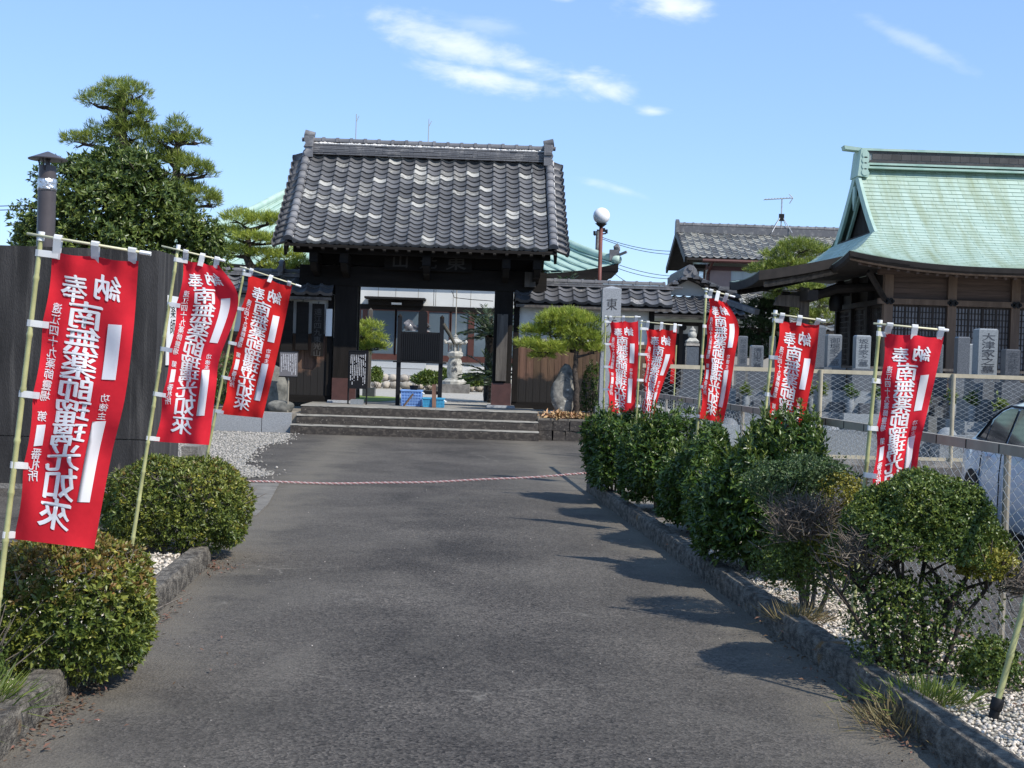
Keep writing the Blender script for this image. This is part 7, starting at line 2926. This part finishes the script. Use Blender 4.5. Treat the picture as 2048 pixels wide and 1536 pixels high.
part('ridge', MB().bx(apx.x - 0.16, apx.x + 0.16, Y - 0.1, Y + 4.7, apx.z - 0.05, apx.z + 0.22).tube([(apx.x, Y - 0.2, apx.z + 0.27), (apx.x, Y + 4.7, apx.z + 0.27)], 0.09, 10), M['tile_edge'], sb)
mb = MB().prism([(apx.x - 0.22, apx.z - 0.05), (apx.x + 0.22, apx.z - 0.05), (apx.x + 0.19, apx.z + 0.2), (apx.x + 0.09, apx.z + 0.32), (apx.x - 0.09, apx.z + 0.32), (apx.x - 0.19, apx.z + 0.2)], 'y', Y - 0.32, Y - 0.2)
for kx in (-0.15, 0.15):
    mb.tube([(apx.x + kx, Y - 0.36, apx.z + 0.09), (apx.x + kx, Y - 0.31, apx.z + 0.09)], 0.075, 10)
mb.tube([(apx.x, Y - 0.37, apx.z + 0.24), (apx.x, Y - 0.31, apx.z + 0.24)], 0.08, 10)
part('end_ornament', mb, M['tile_edge'], sb)
# pent roof before it
e0, e1 = at(1300, 625, Y - 1.3), at(1490, 628, Y - 1.3)
zt2 = at(1380, 594, Y + 0.2).z
up = Vector((0, 1.5, zt2 - e0.z))
nc_ = int((e1.x - e0.x) / 0.27)
part('pent_tiles', tile_sheet((e0.x, Y - 1.3, e0.z), (1, 0, 0), up, nc_, 6, (e1.x - e0.x) / nc_, up.length / 6, 0.03), M['tile_dark_j'], sb, smooth='auto', kind='stuff')
part('pent_deck', MB().prism([(Y - 1.28, e0.z - 0.1), (Y + 0.2, zt2 - 0.1), (Y + 0.2, zt2 - 0.04), (Y - 1.28, e0.z - 0.04)], 'x', e0.x, e1.x), M['hall_dark'], sb)
part('pent_corner', MB().bar((e1.x - 0.9, Y + 0.1, zt2 + 0.05), (e1.x + 0.35, Y - 1.35, e0.z + 0.12), 0.22, 0.16), M['tile_edge'], sb)
part('sill_beam', MB().bx(wx0, wx1, Y - 0.06, Y, at(1380, 652, Y).z, at(1380, 645, Y).z), M['hall_dark'], sb)
part('pale_beam', MB().bx(wx0, wx1 + 0.4, Y - 0.45, Y - 0.35, at(1380, 645, Y).z, at(1380, 640, Y).z), mat('pale_beam', (0.40, 0.42, 0.34), 0.7), sb)
part('doorway', MB().bx(wx0 + 0.1, wx1 - 0.1, Y - 0.02, Y - 0.001, 0.0, at(1380, 668, Y).z), M['iron_black'], sb)
for px in (1335, 1362, 1400, 1450):
    part('post', MB().bx(at(px, 650, Y).x - 0.06, at(px, 650, Y).x + 0.06, Y - 0.12, Y - 0.02, 0, at(px, 640, Y).z), M['hall_dark'], sb)
part('wall_crest', MB().tube([at(1367, 655, Y - 0.1), at(1367, 655, Y - 0.15)], 0.1, 10), M['iron_black'], sb)

# ================================================================== graves
def grave(px, w_px, py_top, py_bot, Y, txt, label, m='granite_lt', base=True, dark=False, dx=0.0, vase=True, bm='granite_polish'):
    s = Y / F
    c = at(px, py_bot, Y)
    top = at(px, py_top, Y)
    W = w_px * s
    t = thing('gravestone', label, 'gravestone', (c.x, Y, 0.0), 'family gravestones')
    zb = c.z
    fy = Y - W / 2
    sh = part('upright_stone', MB().box((c.x, Y, (zb + top.z) / 2), (W, W, top.z - zb)).box((c.x, Y, top.z + 0.012), (W, W, 0.025), taper=0.85), M[m], t)
    n = len(txt)
    if n:
        h = (top.z - zb)
        ch = min(h * 0.86 / n, W * 0.72)
        text_part(sh, [(k_, 0, top.z - h * 0.07 - (i + 0.5) * (h * 0.88 / n), W * 0.62, ch * 0.92) for i, k_ in enumerate(txt)],
                  lambda V: np.array([(c.x + x, fy - 0.003, y) for x, y in V]), M['granite_dk'] if not dark else M['granite_lt'])
    z1, z2, z3 = zb * 0.72, zb * 0.45, 0.0
    part('upper_base', MB().box((c.x, Y, (zb + z1) / 2), (W * 1.55, W * 1.55, zb - z1)), M[bm], t)
    part('middle_base', MB().box((c.x, Y - 0.05, (z1 + z2) / 2), (W * 2.2, W * 2.2, z1 - z2 - 0.002)), M[m], t)
    part('lower_base', MB().box((c.x, Y - 0.15, z2 / 2), (W * 3.1, W * 3.2, z2)), M['granite_lt'], t)
    if vase:
        for sg in (-1, 1):
            x, y = c.x + sg * W * 0.95, Y - W * 1.25
            v = part('vase', MB().lathe([(0.07, z2), (0.085, z2 + 0.1), (0.075, z2 + 0.28), (0.06, z2 + 0.32)], (x, y, 0), 12), M['granite_lt'], t, smooth='auto')
            P = np.array([(x + rnd.gauss(0, 0.05), y + rnd.gauss(0, 0.04), z2 + 0.34 + abs(rnd.gauss(0, 0.09))) for _ in range(38)])
            V, T = whorls(P, rng.normal(0, 0.6, P.shape) + np.array([0, 0, 1]), 4, 0.12, 0.035, 0.7)
            npart('flower_leaves', V, T, M['grass'] if rnd.random() < 0.6 else M['camellia'], v)
    part('incense_holder', MB().box((c.x, Y - W * 1.5, z2 + 0.11), (W * 0.8, 0.2, 0.22)), M['granite_polish'], t)
    return t


grave(1968, 38, 660, 752, 28.4, '大津家之墓', 'tallest light grey gravestone, nearest the right edge but one', 'granite_lt')
grave(2019, 29, 701, 765, 27.6, '安井家之墓', 'short grey gravestone right of the tallest one', 'granite_polish')
grave(1722, 29, 673, 737, 30.0, '坂井家之墓', 'light grey gravestone left of the nearest right banner', 'granite_lt')
grave(1665, 28, 671, 735, 30.4, '御堀家之墓', 'light grey gravestone second to the left of the nearest right banner', 'granite_lt')
grave(1512, 24, 693, 738, 31.0, '清田家之墓', 'short grey gravestone with pyramid top between the two middle banners', 'granite_polish')
grave(1484, 17, 674, 730, 33.0, '松本家之墓', 'narrow dark gravestone at the right edge of the billowing banner', 'granite_polish', vase=False)
grave(1543, 11, 674, 738, 33.5, '', 'thin plain gravestone just left of the hedge banner pole', 'granite_dk', vase=False)
grave(1383, 24, 695, 735, 30.0, '', 'dark polished gravestone below the small stone pagoda', 'granite_dk', vase=False)
grave(1922, 24, 676, 755, 30.2, '', 'plain grey gravestone close left of the tallest one', 'granite_polish')
grave(1941, 16, 690, 752, 30.9, '', 'thin grey gravestone hidden behind the tallest one', 'granite_lt', vase=False)
grave(1636, 22, 655, 735, 33.0, '', 'tall plain gravestone behind the hedge banner at its right edge', 'granite_polish', vase=False)
grave(1868, 26, 690, 752, 31.5, '鈴木家之墓', 'gravestone just right of the nearest right banner', 'granite_polish')
grave(1800, 28, 690, 745, 31.0, '', 'plain gravestone behind the nearest right banner', 'granite_polish')
grave(1445, 22, 700, 735, 31.5, '', 'plain gravestone behind the billowing banner', 'granite_lt', vase=False)
grave(1592, 26, 690, 738, 31.6, '', 'plain gravestone behind the hedge banner', 'granite_lt')
# pagoda on the dark stone
q = at(1384, 694, 30.0)
pg = thing('stone_pagoda', 'small pale five ring stone pagoda above the dark gravestone', 'pagoda', (q.x, 30.0, q.z))
z = q.z + 0.03
part('base', MB().box((q.x, 30.0, z + 0.02), (0.28, 0.28, 0.05)), M['stone_lt'], pg)
part('roof', MB().lathe([(0.17, z + 0.05), (0.19, z + 0.09), (0.10, z + 0.16)], (q.x, 30, 0), 4), M['lantern'], pg)
part('sphere', MB().blob((q.x, 30, z + 0.22), 0.095, 3, 2, 0.02), M['lantern'], pg, smooth=True)
part('jewel', MB().lathe([(0.06, z + 0.29), (0.07, z + 0.33), (0.03, z + 0.37), (0.005, z + 0.41)], (q.x, 30, 0), 12), M['lantern'], pg, smooth='auto')
# low stone surrounds of the plots
for i, (pa, pb, Yk) in enumerate(((1880, 2090, 26.6), (1640, 1860, 27.2), (1440, 1620, 27.8))):
    a, b = at(pa, 800, Yk).x, at(pb, 800, Yk).x
    t = thing('plot_surround', ['granite plot surround below the tallest gravestone', 'granite plot surround behind the nearest right banner', 'granite plot surround behind the two middle banners'][i], 'surround', ((a + b) / 2, Yk, 0), 'grave plot surrounds')
    part('front_kerb', MB().bx(a, b, Yk - 0.1, Yk + 0.1, 0, 0.52), M['granite_lt'], t)
    part('side_kerb', MB().bx(a, a + 0.18, Yk + 0.1, Yk + 2.6, 0, 0.5), M['granite_lt'], t)
    part('side_kerb', MB().bx(b - 0.18, b, Yk + 0.1, Yk + 2.6, 0, 0.5), M['granite_lt'], t)
    part('side_kerb', MB().bx((a + b) / 2 - 0.09, (a + b) / 2 + 0.09, Yk + 0.1, Yk + 2.6, 0, 0.5), M['granite_polish'], t)
    part('paving', MB().bx(a + 0.18, b - 0.18, Yk + 0.1, Yk + 2.6, 0, 0.3), M['granite'], t)
    for k in range(4):
        x = a + (b - a) * (0.15 + 0.23 * k)
        part('small_stone', MB().box((x, Yk + 0.5, 0.42), (0.26, 0.22, 0.28)) if k % 2 else MB().lathe([(0.10, 0.3), (0.17, 0.36), (0.19, 0.5), (0.12, 0.6), (0.05, 0.64)], (x, Yk + 0.45, 0), 14), M['granite_lt'], t, smooth='auto')
# small red flag glimpsed in the graveyard
a = at(1342, 690, 27.0)
rb = thing('small_red_banner', 'small red cloth strip between the fence and the second banner', 'banner', (a.x, 27.0, 0.0))
part('pole', MB().tube([(a.x + 0.08, 27, 0), (a.x + 0.10, 27, at(1345, 690, 27).z)], 0.014, 6), M['bamboo'], rb)
mb = MB()
mb.grid([[tuple(at(1345 + 4 * u_ - 5 * r_, 692 + 75 * r_, 27.0 + 0.05 * math.sin(6 * r_))) for u_ in (0, 1, 2)] for r_ in np.linspace(0, 1, 9)])
part('cloth', mb, M['red_cloth'], rb, smooth=True)

# ================================================================== silver car
def car():
    A = Vector((4.90, 15.75, 0))               # far (rear) end on the side facing us
    d = Vector((-0.085, -1, 0)).normalized()   # towards the front of the car (nearer to us)
    right = Vector((d.y, -d.x, 0)) * -1
    if right.x < 0:
        right = -right
    t = thing('silver_car', 'silver blue saloon car parked beyond the low fence at the right edge', 'car', tuple(A + d * 2.2 + right * 0.85))
    paint = mat('silver_blue_paint', (0.68, 0.75, 0.84), 0.28, metal=0.0, coat=0.8, spec=0.5)
    tyre = mat('tyre_rubber', (0.012, 0.012, 0.012), 0.8)
    cglass = mat('tinted_glass', (0.02, 0.026, 0.028), 0.05, spec=0.9)
    Lc, Wc = 4.5, 1.70

    def P(l, w, z):
        p = A + d * l + right * w
        return (p.x, p.y, z)
    # body: cross sections along the length; (l, top of deck, inset of deck, bottom)
    secs = [(0.0, 0.62, 0.78, 0.22, 0.34), (0.03, 0.58, 0.90, 0.14, 0.24), (0.12, 0.56, 0.985, 0.09, 0.21), (0.45, 0.54, 1.015, 0.05, 0.20), (0.95, 0.54, 1.01, 0.04, 0.19), (1.8, 0.53, 0.97, 0.02, 0.19), (2.8, 0.52, 0.94, 0.02, 0.19),
            (3.4, 0.52, 0.90, 0.03, 0.20), (4.0, 0.52, 0.80, 0.06, 0.20), (4.35, 0.52, 0.70, 0.12, 0.22), (4.48, 0.52, 0.60, 0.22, 0.28)]
    rows = []
    for l, zm, zt, ins, zb in secs:
        row = [P(l, ins + 0.06, zb), P(l, ins + 0.01, zb + 0.08), P(l, ins, zm), P(l, ins + 0.015, zt - 0.14), P(l, ins + 0.05, zt - 0.05), P(l, ins + 0.14, zt)]
        row += [P(l, Wc / 2, zt + 0.015)]
        row += [P(l, Wc - ins - 0.14, zt), P(l, Wc - ins - 0.05, zt - 0.05), P(l, Wc - ins - 0.015, zt - 0.14), P(l, Wc - ins, zm), P(l, Wc - ins - 0.01, zb + 0.08), P(l, Wc - ins - 0.06, zb)]
        rows.append(row)
    mb = MB().grid(rows)
    n = len(rows[0])
    mb.f.append(tuple(range(n)))
    mb.f.append(tuple((len(rows) - 1) * n + k for k in range(n)))
    body = part('body', mb, paint, t, smooth='auto')
    # cabin
    roofp = [(0.62, 1.00), (0.95, 1.20), (1.30, 1.355), (1.75, 1.405), (2.3, 1.40), (2.75, 1.33), (3.15, 1.14), (3.45, 0.93)]
    rows = []
    for l, z in roofp:
        k = (z - 0.95) / 0.45
        i0 = 0.05 + 0.17 * max(0, k)
        rows.append([P(l, 0.06, 0.93 if l > 0.7 else 0.98), P(l, i0 + 0.0, z - 0.045), P(l, i0 + 0.09, z), P(l, Wc / 2, z + 0.02), P(l, Wc - i0 - 0.09, z), P(l, Wc - i0, z - 0.045), P(l, Wc - 0.06, 0.93 if l > 0.7 else 0.98)])
    cab = part('cabin', MB().grid(rows), paint, t, smooth='auto')

    def win(pts, nm='side_window'):
        def onside(l, z):
            k = (z - 0.93) / 0.47
            return P(l, 0.058 + 0.165 * max(0, k) - 0.012, z)
        mb = MB().add([onside(l, z) for l, z in pts], [tuple(range(len(pts)))])
        return part(nm, mb, cglass, cab)
    win([(0.90, 1.005), (1.20, 0.99), (1.20, 1.20), (1.16, 1.18)], 'quarter_window')
    win([(1.25, 0.985), (1.98, 0.965), (1.98, 1.335), (1.70, 1.335), (1.42, 1.28), (1.25, 1.20)])
    win([(2.06, 0.965), (2.92, 0.945), (2.88, 1.15), (2.62, 1.29), (2.3, 1.335), (2.06, 1.335)])
    def strip(pts, nm, w=0.012):
        def onside(l, z):
            k = (z - 0.93) / 0.47
            return Vector(P(l, 0.058 + 0.165 * max(0, k) - 0.016, z))
        mb = MB().tube([onside(l, z) for l, z in pts], w, 5)
        return part(nm, mb, M['iron_black'], cab)
    strip([(0.87, 1.0), (1.16, 1.205), (1.42, 1.305), (1.7, 1.355), (2.3, 1.355), (2.65, 1.31)], 'window_trim')
    strip([(0.87, 0.998), (1.98, 0.955), (2.95, 0.935)], 'window_sill_trim')
    # rear window
    mb = MB().add([P(0.60, 0.22, 1.005), P(1.18, 0.32, 1.315), P(1.18, Wc - 0.32, 1.315), P(0.60, Wc - 0.22, 1.005)], [(0, 1, 2, 3)])
    part('rear_window', MB().add([tuple(Vector(v) + Vector((0, 0.012, 0.014))) for v in mb.v], [(0, 1, 2, 3)]), cglass, cab)
    part('windscreen', MB().add([P(3.50, 0.14, 0.965), P(2.84, 0.32, 1.345), P(2.86, Wc / 2, 1.372), P(2.84, Wc - 0.32, 1.345), P(3.50, Wc - 0.14, 0.965), P(3.53, Wc / 2, 0.985)], [(0, 1, 2, 5), (5, 2, 3, 4)]), cglass, cab)
    for w in (0.18, Wc - 0.48):
        part('headlight', MB().bar(P(4.455, w, 0.585), P(4.455, w + 0.30, 0.585), 0.10, 0.12), mat('lamp_glass', (0.6, 0.62, 0.64), 0.1), body)
    part('grille', MB().bar(P(4.47, 0.55, 0.50), P(4.47, Wc - 0.55, 0.50), 0.05, 0.12), M['iron_black'], body)
    for l in (0.88, 3.55):
        for w in (0.0, Wc - 0.2):
            mb = MB()
            c = Vector(P(l, w + (0.03 if w == 0 else -0.03), 0.30))
            c2 = Vector(P(l, w + 0.20, 0.30))
            ax = (c2 - c).normalized()
            wl = part('wheel', MB().tube([c, c + ax * 0.02, c2 - ax * 0.02, c2], [0.27, 0.30, 0.30, 0.27], 24), tyre, t, smooth='auto')
            part('rim', MB().tube([c - ax * 0.004 if w == 0 else c2 + ax * 0.004, c + ax * 0.02 if w == 0 else c2 - ax * 0.02], [0.185, 0.19], 18), M['tape'], wl, smooth='auto')
            if w == 0:
                a_ = Vector(P(l, 0.012, 0.31))
                part('wheel_arch', MB().tube([a_, a_ + ax * 0.012], [0.365, 0.365], 28), M['iron_black'], body)
    part('tail_lamp', MB().bx(*(lambda p, q: (min(p[0], q[0]), max(p[0], q[0]), min(p[1], q[1]), max(p[1], q[1]), 0.70, 0.86))(P(-0.012, 0.13, 0), P(0.06, 0.42, 0))), mat('red_lamp', (0.3, 0.01, 0.01), 0.2), body)
    part('door_handle', MB().bar(P(1.36, 0.005, 0.86), P(1.55, 0.005, 0.86), 0.03, 0.03), paint, body)
    part('door_line', MB().tube([P(2.02, 0.008, 0.3), P(2.02, 0.012, 0.7), P(2.02, 0.03, 0.93)], 0.006, 4).tube([P(1.15, 0.03, 0.62), P(1.2, 0.03, 0.8), P(1.22, 0.05, 0.97)], 0.006, 4), M['iron_black'], body)
    return t


car()

# ================================================================== overhead wires and pole
Y = 80.0
q = at(1196, 470, Y)
up_ = thing('utility_pole', 'distant utility pole with insulators behind the lamp post', 'utility pole', (q.x, Y, 0))
part('pole', MB().tube([(q.x, Y, 0), (q.x, Y, at(1196, 462, Y).z)], [0.17, 0.12], 10), M['concrete'], up_)
mb = MB().bar(at(1188, 470, Y), at(1212, 467, Y), 0.08, 0.08)
for px, py in ((1189, 466), (1196, 463), (1208, 460), (1213, 463)):
    mb.tube([at(px, py + 4, Y), at(px, py - 4, Y)], 0.07, 6)
part('crossarm', mb, M['iron_black'], up_)


def wire(name, p, q, sag, lab, r=0.018):
    pts = []
    for i in range(17):
        t = i / 16
        v = Vector(p).lerp(Vector(q), t)
        v.z -= sag * 4 * t * (1 - t)
        pts.append(v)
    return solo(name, MB().tube(pts, r, 4), M['iron_black'], lab, 'wire', tuple(p))


for k, (a, b, lab) in enumerate((((1200, 473, 80), (1420, 495, 95), 'upper overhead wire between the lamp and the tiled house'),
                                 ((1205, 478, 80), (1420, 502, 95), 'overhead wire just below the uppermost one'),
                                 ((1205, 517, 80), (1420, 548, 95), 'middle overhead wire left of the two storey house'),
                                 ((1205, 524, 80), (1400, 552, 95), 'lower overhead wire left of the two storey house'),
                                 ((1230, 548, 70), (1330, 566, 95), 'lowest overhead wire beside the green roof corner'))):
    wire('overhead_wire', at(*a), at(*b), 0.5, lab)
for k, (a, b, lab) in enumerate((((-1500, 440, 60), (140, 408, 60), 'upper overhead wire at the left edge behind the flue'), ((-1500, 448, 60), (140, 416, 60), 'lower overhead wire at the left edge behind the flue'))):
    wire('overhead_wire', at(*a), at(*b), 0.1, lab)
